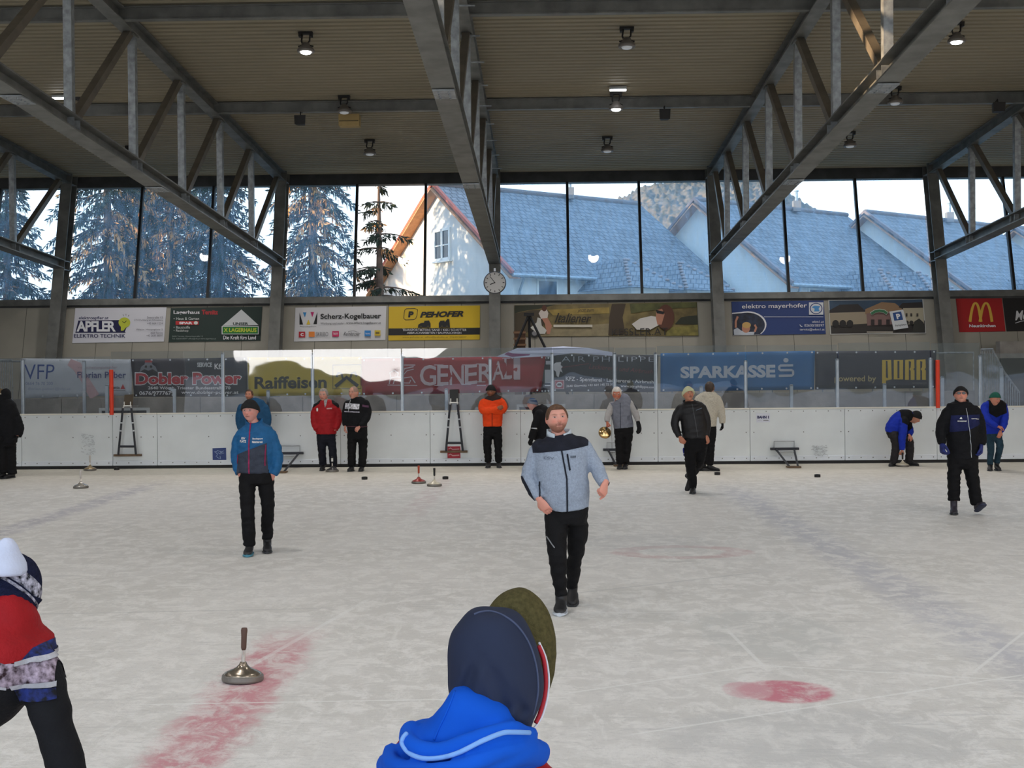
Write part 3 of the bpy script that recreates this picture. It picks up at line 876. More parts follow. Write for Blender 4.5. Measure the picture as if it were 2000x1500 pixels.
# --- red and black signs
s = sign('advertising_sign', 'red wall sign with a golden double arch', ((1867, 582), (1956.6, 580.6), (1964, 647), (1874, 648.5)), paint(168, 22, 26))
gold = paint(222, 180, 70)
for x0, x1, tp in ((1894.5, 1916, 592), (1914, 1937.5, 592)):
    w_ = []
    for k in range(17):
        a = k / 16
        x = x0 + (x1 - x0) * a
        h = 1 - abs(2 * a - 1) ** 2.3
        w_.append((x, 628.5 - (628.5 - tp) * h))
    s.stroke(w_, [5.6 - 1.6 * (1 - abs(k / 8 - 1)) for k in range(17)], gold, 'arch')
s.text('Neunkirchen', ((1893, 633.5), (1944, 633), (1945, 639), (1893, 639.5)), Wt, bold=.03)
s = sign('advertising_sign', 'black wall sign cut off by the right frame edge beside the red one', ((1958, 580.6), (2050, 579.4), (2058, 645.5), (1966.5, 647)), paint(20, 18, 20))
s.text('McCafé', ((1981, 607), (2042, 603), (2044, 623), (1983, 626)), Wt, bold=.02, shear=.3); s.stroke([(1983, 631), (1994, 627.5), (2004, 626)], 1.3, Wt)

# ---- clock on the centre column
cc = PW(966.5, 552, .56)
t = thing('clock', 'round white wall clock hanging on the centre column', 'clock', cc)
MB().lathe([(.27, -.05), (.305, -.05), (.31, .0), (.30, .03), (.28, .03)], cc, (0, -1, 0), 40, False).build('rim', mat('clock_rim', srgb(70, 72, 76), .4, .4), t)
MB().lathe([(.0, .018), (.285, .018), (.285, .0)], cc, (0, -1, 0), 40).build('dial', mat('clock_dial', srgb(206, 206, 204), .35), t)
tk = MB()
for k in range(12):
    a = k * pi / 6
    tk.box(cc + Vector((sin(a) * .235, -.021, cos(a) * .235)), (.018, .004, .05), Matrix.Rotation(a, 3, 'Y'))
tk.build('hour_marks', K, t)
for nm, a, l, w_ in (('minute_hand', radians(-38), .23, .016), ('hour_hand', radians(-112), .15, .024)):
    MB().box(cc + Vector((sin(a) * l * .42, -.026, cos(a) * l * .42)), (w_, .005, l), Matrix.Rotation(a, 3, 'Y')).build(nm, K, t)
MB().box(cc + Vector((0, .02, .33)), (.05, .06, .12)).build('hanger', alu, t)
# ================================================================== RINK EDGE
SPY = 28.9                                            # stand parapet
struct(MB().box((0, (BY + 32.3) / 2 + .1, -.07), (64, 32.3 - BY, .26)).build('floor_walkway', conc))
# stepped concrete stand
zp = P(1000, 771, SPY).z
par = MB()
xs = [P(x, 790, SPY).x for x in (-330, -60, 120, 391, 591, 775, 948, 1160, 1375, 1545, 1768, 1905)]
for a, b in zip(xs, xs[1:]):
    par.box(((a + b) / 2, SPY + .1, zp / 2), (b - a - .02, .2, zp))
par.box(((xs[0] + xs[-1]) / 2, SPY + .13, zp / 2), (xs[-1] - xs[0], .14, zp - .01))
struct(par.build('wall_stand', conc))
struct(MB().box(((xs[0] + xs[-1]) / 2, (SPY + 31.8) / 2 + .1, zp / 2 - .25), (xs[-1] - xs[0], 31.8 - SPY, zp - .5)).build('floor_stand', conc))
struct(MB().box((0, SPY - .15, .5), (64, .25, 1.0)).build('trim_stand_step', mat('concrete_step', srgb(84, 82, 80), .9, noise_amt=.2, nscale=3)))

hdpe = mat('white_board_plastic', srgb(220, 226, 229), .38, noise_amt=.04, nscale=1.5, spec=.4)
kick = mat('kick_strip', srgb(220, 226, 234), .4, noise_amt=.05, nscale=2, spec=.4)
cap_m = mat('board_cap', srgb(226, 224, 214), .4)
screw_m = mat('screw_head', srgb(120, 122, 122), .4, .5)
SEAM = [-314, -136, 42, 220, 307, 485, 665, 840, 1017, 1195, 1285, 1465, 1650, 1830, 2010, 2190]
BLAB = ['beyond the left edge', 'behind the person in black at the left edge', 'between that person and the first black target frame', 'narrow one behind the black target frame at the left',
        'with the small blue poster stuck on it', 'behind the lowered frame left of the man in red', 'between the man in patterned sweater and the tall black frame',
        'behind the tall black frame and the orange jacket', 'half hidden by the man in the grey fleece', 'narrow gate piece behind the white haired man', 'behind the men in black and beige jackets',
        'with the BAHN 1 notice', 'plain one left of the bending man in blue', 'behind the man in black with glasses', 'beyond the right edge']
ZB = P(1000, 801, BY).z
for i in range(len(SEAM) - 1):
    xa, xb = P(SEAM[i], 850, BY).x + .004, P(SEAM[i + 1], 850, BY).x - .004
    xm, w = (xa + xb) / 2, xb - xa
    t = thing('rink_board', 'white rink board panel ' + BLAB[i], 'board', (xm, BY, .0), 'rink boards along the far side')
    MB().box((xm, BY + .03, .07 + (ZB - .07 - .03) / 2), (w, .06, ZB - .10)).build('panel', hdpe, t, bevel=.004)
    MB().box((xm, BY - .006, .07 + .055), (w - .004, .016, .11)).build('kick_strip', kick, t, bevel=.006)
    MB().box((xm, BY + .03, ZB - .012), (w, .09, .03)).build('cap', cap_m, t)
    MB().box((xm, BY + .05, .04), (w + .01, .07, .10)).build('gap_shade', black, t)  # black strip colours in the shade of the gap under the board
    n = max(3, int(w / .24))
    if 0 <= i < 14:
        sm = MB()
        for k in range(n):
            x = xa + .08 + (w - .16) * k / (n - 1)
            for z, yy in ((ZB - .075, 0), (.13, -.02)):
                sm.lathe([(.013, .0), (.011, .006), (.0, .006)], (x, BY + yy + .001, z), (0, -1, 0), 8)
        for k in (0, n // 2, n - 1):
            x = xa + .08 + (w - .16) * k / (n - 1)
            sm.lathe([(.014, .0), (.012, .006), (.0, .006)], (x, BY + .001, .70), (0, -1, 0), 8)
        o = sm.build('screw_heads', screw_m, t)
        o['kind'] = 'stuff'
# scuffed patches of old tape and marks on the boards
def PB(px, py, off=0.0): return P(px, py, BY - off)
def sticker(name, label, q, ma, cat='sticker'):
    t = thing(name, label, cat, PB(q[0][0], q[2][1]))
    s_ = Sheet(t, PB, .003, .004)
    s_.quad(q, ma, 'sheet', thick=.002)
    return s_
s = sticker('notice_sheet', 'white paper notice reading BAHN 1 taped to the rink board', ((1477, 807.5), (1504, 807), (1504, 824.5), (1477.5, 825)), paint(214, 218, 230), 'notice')
s.text('BAHN 1', (1479, 812, 1501.5, 817.5), paint(28, 34, 84), bold=.06); s.rect(1491, 820.3, 1501, 822, gry, 'rule'); s.rect(1480, 820.6, 1488, 821.4, paint(186, 188, 196), 'rule')
s = sticker('poster', 'small dark blue poster stuck on the rink board', ((415, 875.5), (441.5, 874.5), (442, 899), (415.5, 900)), mat('blue_poster', srgb(36, 60, 122), .5), 'poster')
for k in range(9):
    a = random.random() * 6.28
    x, y = 421 + random.random() * 15, 880 + random.random() * 14
    s.stroke([(x - 4 * cos(a), y - 3 * sin(a)), (x, y + 1), (x + 4 * cos(a), y + 3 * sin(a))], .9, paint(150, 172, 206), 'white_line')
for k, (y0, y1, lb) in enumerate(((872, 880.5, 'upper red sticker on the rink board behind the tall black frame'), (884, 895, 'lower red sticker on the rink board behind the tall black frame'))):
    s = sticker('red_sticker', lb, ((874, y0), (899, y0 - .5), (899.5, y1), (874, y1 + .3)), paint(170, 34, 52))
    s.stroke([(876, y0 + 5), (880, y0 + 3), (884, y0 + 6), (897, y0 + 5)], 2, paint(206, 160, 160), 'white_line')
for px, py, w, h, lb in ((172, 868, 13, 20, 'worn grey scuff patch on the rink board left of the first target frame'), (1602, 880, 14, 10, 'grey scuff patch on the rink board right of the BAHN 1 notice')):
    t = thing('scuff_mark', lb, 'stain', PB(px, py))
    s = Sheet(t, PB, .0006, .001)
    for k in range(70):
        x, y = px + random.uniform(-w, w), py + random.uniform(-h, h)
        l = random.uniform(1, 4)
        s.stroke([(x - l, y + random.uniform(-1, 1)), (x, y), (x + l * .6, y + random.uniform(-2, 2))], random.uniform(.5, 1.2), mat('scuff_grey', srgb(184, 189, 193), .6), 'scuff')

# ---- plexiglass and posts
def plexi():
    ma = bpy.data.materials.new('acrylic_glass')
    ma.use_nodes = True
    t = ma.node_tree
    t.nodes.clear()
    N, L = t.nodes.new, t.links.new
    out = N('ShaderNodeOutputMaterial')
    tr = N('ShaderNodeBsdfTransparent'); tr.inputs[0].default_value = (.90, .92, .94, 1)
    gl = N('ShaderNodeBsdfGlossy'); gl.inputs['Roughness'].default_value = .015
    df = N('ShaderNodeBsdfDiffuse'); df.inputs[0].default_value = (.62, .66, .70, 1)
    fr = N('ShaderNodeFresnel'); fr.inputs[0].default_value = 1.85
    m0, m1 = N('ShaderNodeMixShader'), N('ShaderNodeMixShader')
    m0.inputs[0].default_value = .03
    L(tr.outputs[0], m0.inputs[1]); L(df.outputs[0], m0.inputs[2])
    tc = N('ShaderNodeTexCoord')
    n = N('ShaderNodeTexNoise'); n.inputs['Scale'].default_value = 1.1; n.inputs['Detail'].default_value = 1
    L(tc.outputs['Object'], n.inputs['Vector'])
    bp = N('ShaderNodeBump'); bp.inputs['Strength'].default_value = .10; bp.inputs['Distance'].default_value = .05
    L(n.outputs['Fac'], bp.inputs['Height']); L(bp.outputs[0], gl.inputs['Normal'])
    L(fr.outputs[0], m1.inputs[0]); L(m0.outputs[0], m1.inputs[1]); L(gl.outputs[0], m1.inputs[2])
    L(m1.outputs[0], out.inputs['Surface'])
    return ma
pm = plexi()
GP = [(-130, 45, 700), (45, 217, 697), (217, 437, 686), (437, 611, 684), (611, 785, 681.5), (785, 958, 680), (958, 1080, 679), (1080, 1201, 679), (1201, 1283, 679), (1283, 1457, 675), (1457, 1637, 674), (1637, 1818, 669), (1818, 1915, 670), (1915, 2120, 690)]
GLAB = ['at the left frame edge', 'in front of the pale banner with the pink swirl', 'in front of the dark banner with red lettering', 'between the dark and the yellow banner', 'reflecting bright sky over the yellow banner', 'reflecting sky over the left half of the red banner',
        'over the right end of the red banner', 'over the left half of the dark airbrush banner', 'over the right half of the dark airbrush banner', 'over the left half of the blue banner', 'over the right half of the blue banner', 'over the dark banner with yellow letters', 'behind the man in black with glasses', 'at the right frame edge']
for (a, b, y), lb in zip(GP, GLAB):
    pa, pb = P(a, 800, BY + .05), P(b, 800, BY + .05)
    zt = P((a + b) / 2, y, BY + .05).z
    tl = random.uniform(-.006, .010)
    xa, xb = pa.x + .012, pb.x - .012
    vs = [(x, BY + .05 + d + (tl if z == zt else 0), z) for d in (0, .012) for x in (xa, xb) for z in (ZB + .005, zt)]
    o = mesh_obj('acrylic_panel', vs, [(0, 1, 3, 2), (4, 6, 7, 5), (0, 4, 5, 1), (2, 3, 7, 6), (0, 2, 6, 4), (1, 5, 7, 3)], pm)
    # only the front face carries the shine so that each panel mirrors once
    tag(o, 'clear acrylic rink panel ' + lb, 'glass panel', 'acrylic panels on the rink boards')
PO = [(45, 702), (165, 705), (209, 752), (341, 760), (436, 690), (524, 763), (611, 690), (786, 690), (872, 760), (958, 700), (1079, 690), (1201, 690), (1281, 690), (1370, 755), (1457, 705), (1546, 752), (1636, 702), (1728, 750), (1818, 700), (1841, 736), (1915, 695), (1956, 717)]
PLAB = ['at the left edge of the pale banner', 'in front of the pale banner', 'left of the red pole on the left', 'short, with a bent head, before the dark banner', 'at the right end of the dark banner lettering', 'behind the bearded man', 'left of the man in red',
        'right of the man in the patterned sweater', 'behind the tall black frame', 'above the man in orange', 'right of the red banner', 'above the white haired man', 'left of the blue banner', 'between the men in black and beige', 'in the middle of the blue banner',
        'at the right end of the blue banner', 'left of powered by', 'below the yellow letters', 'left of the red pole on the right', 'short, right of the red pole', 'right behind the man with glasses', 'above the man with the green hat']
for (x, y), lb in zip(PO, PLAB):
    p = P(x, 803, BY + .10)
    zt = P(x, y, BY + .10).z
    t = thing('glass_post', 'pale metal post ' + lb, 'post', (p.x, BY + .11, ZB), 'posts holding the rink glass')
    mb = MB().box((p.x, BY + .11, (ZB - .05 + zt) / 2), (.075, .05, zt - ZB + .05))
    mb.build('upright', alu, t, bevel=.006)
    if x == 341: MB().box((p.x - .05, BY + .10, zt - .02), (.14, .05, .05), Matrix.Rotation(.5, 3, 'Y')).build('bent_head', alu, t)
    else: MB().lathe([(.03, -.02), (.036, 0), (.03, .015), (.0, .018)], (p.x, BY + .10, zt), n=12).build('cap', alu, t)
orange = mat('orange_red_paint', srgb(226, 62, 30), .5)
for x, yt, lb in ((219, 722, 'orange red marker pole on the rink boards at the left'), (1831, 703, 'orange red marker pole on the rink boards at the right')):
    p, zt = P(x, 805, BY + .02), P(x, yt, BY + .02).z
    t = thing('marker_pole', lb, 'pole', (p.x, BY, ZB))
    MB().lathe([(.045, ZB - .03), (.045, zt - .01), (.04, zt), (.0, zt)], (p.x, BY - .01, 0), n=16).build('tube', orange, t, smooth=False)
# ---- white framed dark panels behind the boards
for x0, x1, y0, lb in ((194, 292, 797, 'white framed dark panel standing behind the boards at the left'), (1009, 1104, 790, 'white framed dark panel behind the man in the grey fleece')):
    Yp = BY + .5
    a, b = P(x0, y0, Yp), P(x1, y0, Yp)
    t = thing('bench_back', lb, 'panel', ((a.x + b.x) / 2, Yp, .06))
    w, zt = b.x - a.x, a.z
    MB().box(((a.x + b.x) / 2, Yp + .02, (zt + .06) / 2), (w - .04, .03, zt - .10)).build('panel', mat('dark_bench_panel', srgb(44, 42, 52), .5), t)
    f = MB()
    f.box(((a.x + b.x) / 2, Yp, zt - .03), (w, .06, .06))
    for x in (a.x + .03, b.x - .03): f.box((x, Yp, zt / 2), (.06, .06, zt - .12))
    f.build('frame', white_paint, t)

# ================================================================== BANNERS on the stand railing
def wave(x, z, seed):
    return .022 * noise.noise(Vector((x * 1.1 + seed, z * 1.6, seed))) + .008 * noise.noise(Vector((x * 3.2 + z * 2.5 + seed, z * 2.0, seed * 2)))
BNY = SPY + .035
def banner(label, q, ma, seed, dy=0.0, nx=26, ny=8):
    def pl(px, py, off=0.0):
        p = P(px, py, BNY - dy)
        w_ = wave(p.x, p.z, seed) * 2.2
        d = ray(px, py)
        return CAM + d * ((BNY - dy - off + w_) / d.y)
    c = pl(sum(p[0] for p in q) / 4, max(p[1] for p in q))
    t = thing('banner', label, 'banner', c, 'advertising banners on the stand railing')
    s_ = Sheet(t, pl, .006, .0)
    o = s_.quad(q, ma, 'fabric', nx=nx, ny=ny)
    so = o.modifiers.new('thick', 'SOLIDIFY'); so.thickness = .003; so.offset = -1
    o.data.polygons.foreach_set('use_smooth', [True] * len(o.data.polygons))
    ey = MB()
    f = quad_map(q)
    for k in range(7):
        for v in (.96, .04):
            p = pl(*f(.02 + .96 * k / 6, v), .006)
            ey.lathe([(.022, 0), (.022, .006), (.012, .006)], p, (0, -1, 0), 10)
    e = ey.build('eyelets', alu, t); e['kind'] = 'stuff'
    return s_
fab = lambda r, g, b: mat('banner_%d_%d_%d' % (r, g, b), srgb(r, g, b), .55, noise_amt=.06, nscale=2, spec=.4)
s = banner('pale banner with blue lettering and a pink swirl', ((45, 700), (258, 702), (257, 772), (45, 778)), fab(196, 204, 214), 1)
bl2 = paint(52, 84, 150)
s.text('VFP', ((47, 712), (107, 712), (105, 740), (50, 741)), bl2, bold=-.005, shear=.05); s.stroke([(135, 707), (150, 715), (165, 740), (185, 775)], [14, 20, 16, 20], paint(206, 176, 182), 'pink_swirl')
s.text('Versicherungsmakler', (151, 715, 229, 721.5), paint(170, 150, 160)); s.text('Florian Puber', (151, 726, 246, 738.5), paint(62, 76, 128), bold=.015)
s.text('helvetia', (206, 754, 234, 760), paint(66, 60, 70), bold=.02); s.poly([(240, 750), (244.5, 760), (235, 760)], paint(176, 40, 52), 'triangle'); s.rect(206, 762, 245, 763, gry, 'rule'); s.text('0664 76 70 200', (50, 746, 103, 752), paint(130, 146, 180)); s.text('florian.puber@vfp.at', (55, 757, 138, 763), paint(150, 164, 190))
s = banner('dark navy banner with big red letters outlined in white', ((255, 701), (482, 698), (484, 775), (262, 775)), fab(32, 34, 52), 2, .01)
s.text('Dobler Power', ((263, 727), (473, 725.5), (473, 752), (263, 753)), Wt, 'white_outline', bold=.075); s.text('Dobler Power', ((265, 729), (471, 727.5), (471, 750), (265, 751)), paint(186, 34, 56), 'red_lettering', bold=.04)
s.text('2640 Wörth, Triester Bundesstraße 70', (289, 754.5, 450, 761.5), Wt, bold=.02); s.text('0676/9777679', (272, 764, 340, 771.5), Wt, bold=.02); s.text('www.dobler-power.at', (354, 763, 466, 771), Wt, bold=.01); s.text('Kfz', (419, 710, 436, 721), Wt, bold=.02); s.text('SERVICE', (385, 708, 414, 717), paint(196, 200, 206), bold=.04)
s.poly([(272, 727), (276, 716), (282, 712), (284, 706), (296, 706), (298, 712), (304, 716), (308, 727), (298, 721), (290, 724), (282, 721)], paint(120, 126, 138), 'engine_emblem'); s.rect(283, 704, 297, 708, paint(160, 40, 50), 'engine_top'); s.ell(285, 716, 2.5, 2.5, K); s.ell(295, 716, 2.5, 2.5, K)
s = banner('yellow banner with black lettering and a crossed gable emblem', ((483, 698), (706, 697), (707, 771), (486, 774)), fab(186, 166, 56), 3, .0)
s.text('Raiffeisen', ((497, 735.5), (638, 734), (638, 758), (497, 760)), paint(28, 28, 26), bold=.03)
s.stroke([(650, 713), (705, 712.5), (705, 759), (650, 759.5)], 1.5, paint(60, 56, 36), 'emblem_frame', closed=True); s.stroke([(655, 755), (677, 737), (699, 754)], 7, paint(40, 44, 50), 'gable_cross'); s.stroke([(657, 736), (661, 728), (667, 730), (670, 740)], 4, paint(70, 70, 60), 'gable_head'); s.stroke([(697, 735), (693, 727), (687, 729), (684, 739)], 4, paint(70, 70, 60), 'gable_head')
s = banner('wine red banner with large pale letters and a lion emblem', ((704, 701), (1066, 695), (1056, 765), (704, 772)), fab(150, 34, 48), 4, .0, nx=34)
lg = paint(196, 180, 190)
for ch, xa, xb, ta, tb, ba, bb in (('G', 820, 852, 713, 713, 754, 753), ('E', 854, 876, 713, 713, 753, 752), ('N', 878, 906, 713, 714, 752, 752), ('E', 908, 932, 713, 711, 752, 749), ('R', 935, 962, 711, 708, 747, 744), ('A', 962, 984, 708, 703, 743, 741), ('L', 985, 1000, 701, 699, 740, 739), ('I', 1003, 1016, 699, 698, 740, 741)):
    s.off = .012
    s.text(ch, ((xa, ta), (xb, tb), (xb, bb), (xa, ba)), lg, bold=.012)
for x, y0, y1, w_ in ((857, 713, 753, 9), (911, 713, 751, 9), (939, 711, 746, 9), (989, 700, 740, 8), (1010, 699, 741, 6)):
    s.off = .014
    for y in (y0, y1): s.rect(x - w_, y - 1, x + w_, y + .6, lg, 'serif')
s.off = .018
s.rect(931, 752.5, 949, 753.8, lg, 'rule')
s.stroke([(757, 752), (815, 753)], 1.6, lg, 'lion_base'); s.stroke([(760, 750), (763, 738), (775, 736), (790, 738), (803, 736), (811, 748)], 2.2, lg, 'lion_back'); s.stroke([(768, 750), (770, 743), (782, 742), (790, 748), (800, 748), (802, 742)], 2, lg, 'lion_legs'); s.stroke([(764, 738), (761, 728), (770, 723), (778, 729), (776, 737)], 2, lg, 'lion_head'); s.stroke([(785, 735), (790, 720), (808, 716)], 2.2, lg, 'lion_wing'); s.stroke([(788, 732), (795, 724), (808, 721)], 1.6, lg, 'lion_wing'); s.stroke([(786, 717), (788, 713), (811, 713)], 2, lg, 'lion_wing')
s = banner('narrow black and white banner piece behind the end of the red banner', ((1040, 697), (1078, 696), (1078, 766), (1040, 767)), fab(30, 34, 48), 5, -.055, nx=5)
s.rect(1064, 722, 1077, 748, paint(186, 194, 206)); s.rect(1066, 705, 1076, 712, paint(200, 204, 210)); s.rect(1064, 752, 1077, 754, Wt, 'rule')
s = banner('dark airbrush banner with a small red car emblem', ((1080, 690), (1286, 694), (1283, 766), (1080, 765)), fab(28, 30, 48), 6, .0)
s.text('AIR PHILIPPE', ((1097, 696), (1277, 697), (1277, 706), (1097, 706.5)), paint(176, 182, 196), bold=-.015, spacing=1.2); s.stroke([(1096, 718), (1130, 713), (1150, 710)], .8, paint(130, 36, 56)); s.text('Lackiererei und Airbrush', ((1150, 710), (1275, 722), (1275, 730), (1150, 720)), paint(110, 34, 54), shear=.4)
s.text('KFZ - Spenglerei · Lackiererei · Airbrush', ((1105, 735), (1277, 743), (1277, 751), (1105, 746)), Wt, bold=.02); s.text('2640 Gloggnitz +43 664 145 32 30', ((1106, 752), (1198, 748), (1198, 754), (1106, 757.5)), Wt, bold=.02); s.text('www.air-philippe.com', ((1212, 751), (1281, 754), (1281, 760), (1212, 757.5)), Wt, bold=.02)
s.rect(1083, 742, 1102, 760, paint(200, 176, 182)); s.rect(1084.5, 743.5, 1100.5, 758.5, paint(160, 36, 62)); s.ell(1092.5, 751, 6, 5, Wt); s.poly([(1088, 753), (1089, 749), (1096, 749), (1097, 753)], K, 'car_shape')
s.poly([(1080, 712), (1086, 708), (1096, 707), (1095, 713), (1099, 716), (1096, 720), (1099, 728), (1094, 725), (1091, 737), (1087, 734), (1086, 726), (1081, 722)], paint(196, 200, 208), 'hand_emblem')
s = banner('blue banner with large pale letters and a dotted letter emblem', ((1290, 690), (1592, 685), (1590, 761), (1290, 765)), fab(36, 104, 164), 7, .0, nx=34)
s.text('SPARKASSE', ((1329, 716), (1514.5, 712), (1514.5, 737.5), (1329, 739)), paint(186, 196, 212), bold=.045)
sm = paint(176, 186, 202)
s.ell(1535, 703.5, 5, 4.5, sm, 'emblem_dot'); s.stroke([(1549, 713.5), (1524, 714), (1522, 716), (1522, 721), (1524, 723), (1547, 723), (1549, 725), (1549, 731), (1547, 733.5), (1521, 734)], 4.6, sm, 'emblem_s')
s = banner('dark navy banner with tall yellow block letters at the right', ((1592, 686), (1829, 684), (1827, 758), (1592, 761)), fab(42, 42, 62), 8, .0)
gd = paint(212, 180, 62)
s.text('powered by', (1630, 733.5, 1711, 748.5), paint(186, 168, 120), bold=.01)
for k, ch in enumerate('pORR'):
    x = 1723 + k * 22.2
    s.off = .02
    tp, bt = 701, 742
    if ch == 'p': s.stroke([(x + 3.5, 749), (x + 3.5, tp + 3), (x + 14, tp + 3), (x + 15, bt - 2), (x + 5, bt - 2)], 7.5, gd, 'yellow_letter')
    elif ch == 'O': s.stroke([(x + 4, tp + 3), (x + 15, tp + 3), (x + 15, bt - 2), (x + 4, bt - 2)], 7.5, gd, 'yellow_letter', closed=True)
    else:
        s.stroke([(x + 4, bt), (x + 4, tp + 3), (x + 15, tp + 3), (x + 15, 718), (x + 12.5, 721), (x + 15, 724), (x + 15, bt)], 7.5, gd, 'yellow_letter')
s.text('porr-group.com', (1782, 747.5, 1809, 749.5), paint(150, 146, 130), 'small_lettering')

# railing that carries the banners
rl = thing('stand_railing', 'thin grey railing along the stand behind the banners', 'railing', (xs[0], SPY + .02, zp))
zr = P(1000, 697, SPY).z
MB().tube([(xs[0], SPY + .10, zr), (xs[-1], SPY + .10, zr)], .02, 8).build('handrail', galv, rl)
for k in range(24):
    x = xs[0] + (xs[-1] - xs[0]) * k / 23
    MB().tube([(x, SPY + .10, zp - .02), (x, SPY + .10, zr)], .016, 8).build('post', galv, rl)
# loose film and cloth hanging over the railing right of centre
for pts, ma, lb in (([(968, 697), (990, 688), (1010, 680), (1060, 679), (1100, 677), (1150, 680), (1196, 688), (1196, 695), (1120, 690), (1075, 695), (1010, 699)], fab(190, 200, 226), 'crumpled pale plastic sheet lying over the top of the railing'),):
    c = P(1080, 695, SPY - .35)
    t = thing('plastic_sheet', lb, 'sheet', c)
    def pls(px, py, off=0.0):
        d = ray(px, py); p = P(px, py, SPY)
        return CAM + d * ((SPY + .06 - off + .05 * noise.noise(Vector((p.x * 2.2, p.z * 5, 3)))) / d.y)
    s = Sheet(t, pls, .01, .12)
    from mathutils.geometry import tessellate_polygon
    o = s.poly(pts, ma, 'film')
    so = o.modifiers.new('thick', 'SOLIDIFY'); so.thickness = .012
    s.poly([(985, 692), (1000, 683), (1022, 681), (1040, 686), (1034, 694), (1000, 697)], paint(120, 60, 110), 'violet_print')

# stairs railings
def bar_rail(name, label, top, foot, n, Y):
    a, b = P(*top[0], Y), P(*foot, Y)
    b.z = .06
    t = thing(name, label, 'railing', (a.x, Y, b.z))
    pts = [P(x, y, Y) for x, y in top]
    MB().tube(pts, .028, 8).build('handrail', galv, t)
    for k in range(n):
        u = k / (n - 1) * (len(pts) - 1)
        i = min(int(u), len(pts) - 2)
        p = pts[i].lerp(pts[i + 1], u - i)
        MB().tube([(p.x, Y, b.z), p], .011, 6).build('bar', galv, t)
    p0 = Vector((pts[0].x, Y, b.z + .08)); p1 = Vector((pts[-1].x, Y, b.z + .08))
    MB().tube([p0, p1], .016, 6).build('bottom_rail', galv, t)
bar_rail('stair_railing', 'sloping grey bar railing of the stairs at the right', [(1916, 683), (1938, 682), (1960, 725), (1991, 767)], (1985, 800), 22, SPY - .4)
bar_rail('gate_railing', 'grey bar railing at the left edge behind the person in black', [(-40, 704), (0, 704), (24, 704)], (10, 778), 12, SPY - .3)
# dark stairway opening at the right
so_ = thing('stairway_opening', 'dark stairway opening with a grey lintel at the right edge', 'doorway', P(2010, 795, 31.2))
a, b = P(1949, 667, 31.5), P(2140, 698, 31.5)
MB().box(((a.x + b.x) / 2, 31.5, (a.z + b.z) / 2), (b.x - a.x, .3, a.z - b.z)).build('lintel', conc, so_)
MB().box(((a.x + b.x) / 2 + .05, 31.6, b.z / 2), (b.x - a.x - .1, .1, b.z)).build('opening', mat('opening_shade', srgb(40, 38, 36), .9), so_)  # dark panel put in for the shade inside the stairway
# tripod easel and wooden box on the stand
ty = 30.4
t = thing('tripod_easel', 'black three legged stand in front of the sepia photo sign', 'stand', P(1033, 690, ty))
ap = P(1033, 614, ty); zf = zp - .5 + .0
for px, dy in ((1001, -.1), (1035, .5), (1070, -.1)):
    d = P(px, 690, ty) - ap
    e = ap + d * ((zf - ap.z) / d.z) + Vector((0, dy, 0))
    MB().tube([ap, e], [.032, .034], 10).build('leg', black, t)
MB().box(P(1033, 614, ty), (.26, .12, .08)).build('head', black, t)
t = thing('wooden_crate', 'brown wooden box with slats behind the black tripod', 'crate', P(1016, 690, ty + .8))
a, b = P(1003, 646, ty + .8), P(1028, 700, ty + .8)
mb = MB()
zz = a.z
MB().box(((a.x + b.x) / 2, ty + .85, (a.z + zf) / 2), (b.x - a.x - .04, .3, a.z - zf)).build('box', mat('brown_wood', srgb(84, 58, 40), .7, noise_amt=.25, nscale=6), t)
for k in range(6):
    MB().box(((a.x + b.x) / 2, ty + .69, a.z - .05 - k * .16), (b.x - a.x, .03, .05)).build('slat', mat('light_wood', srgb(128, 98, 72), .7), t)
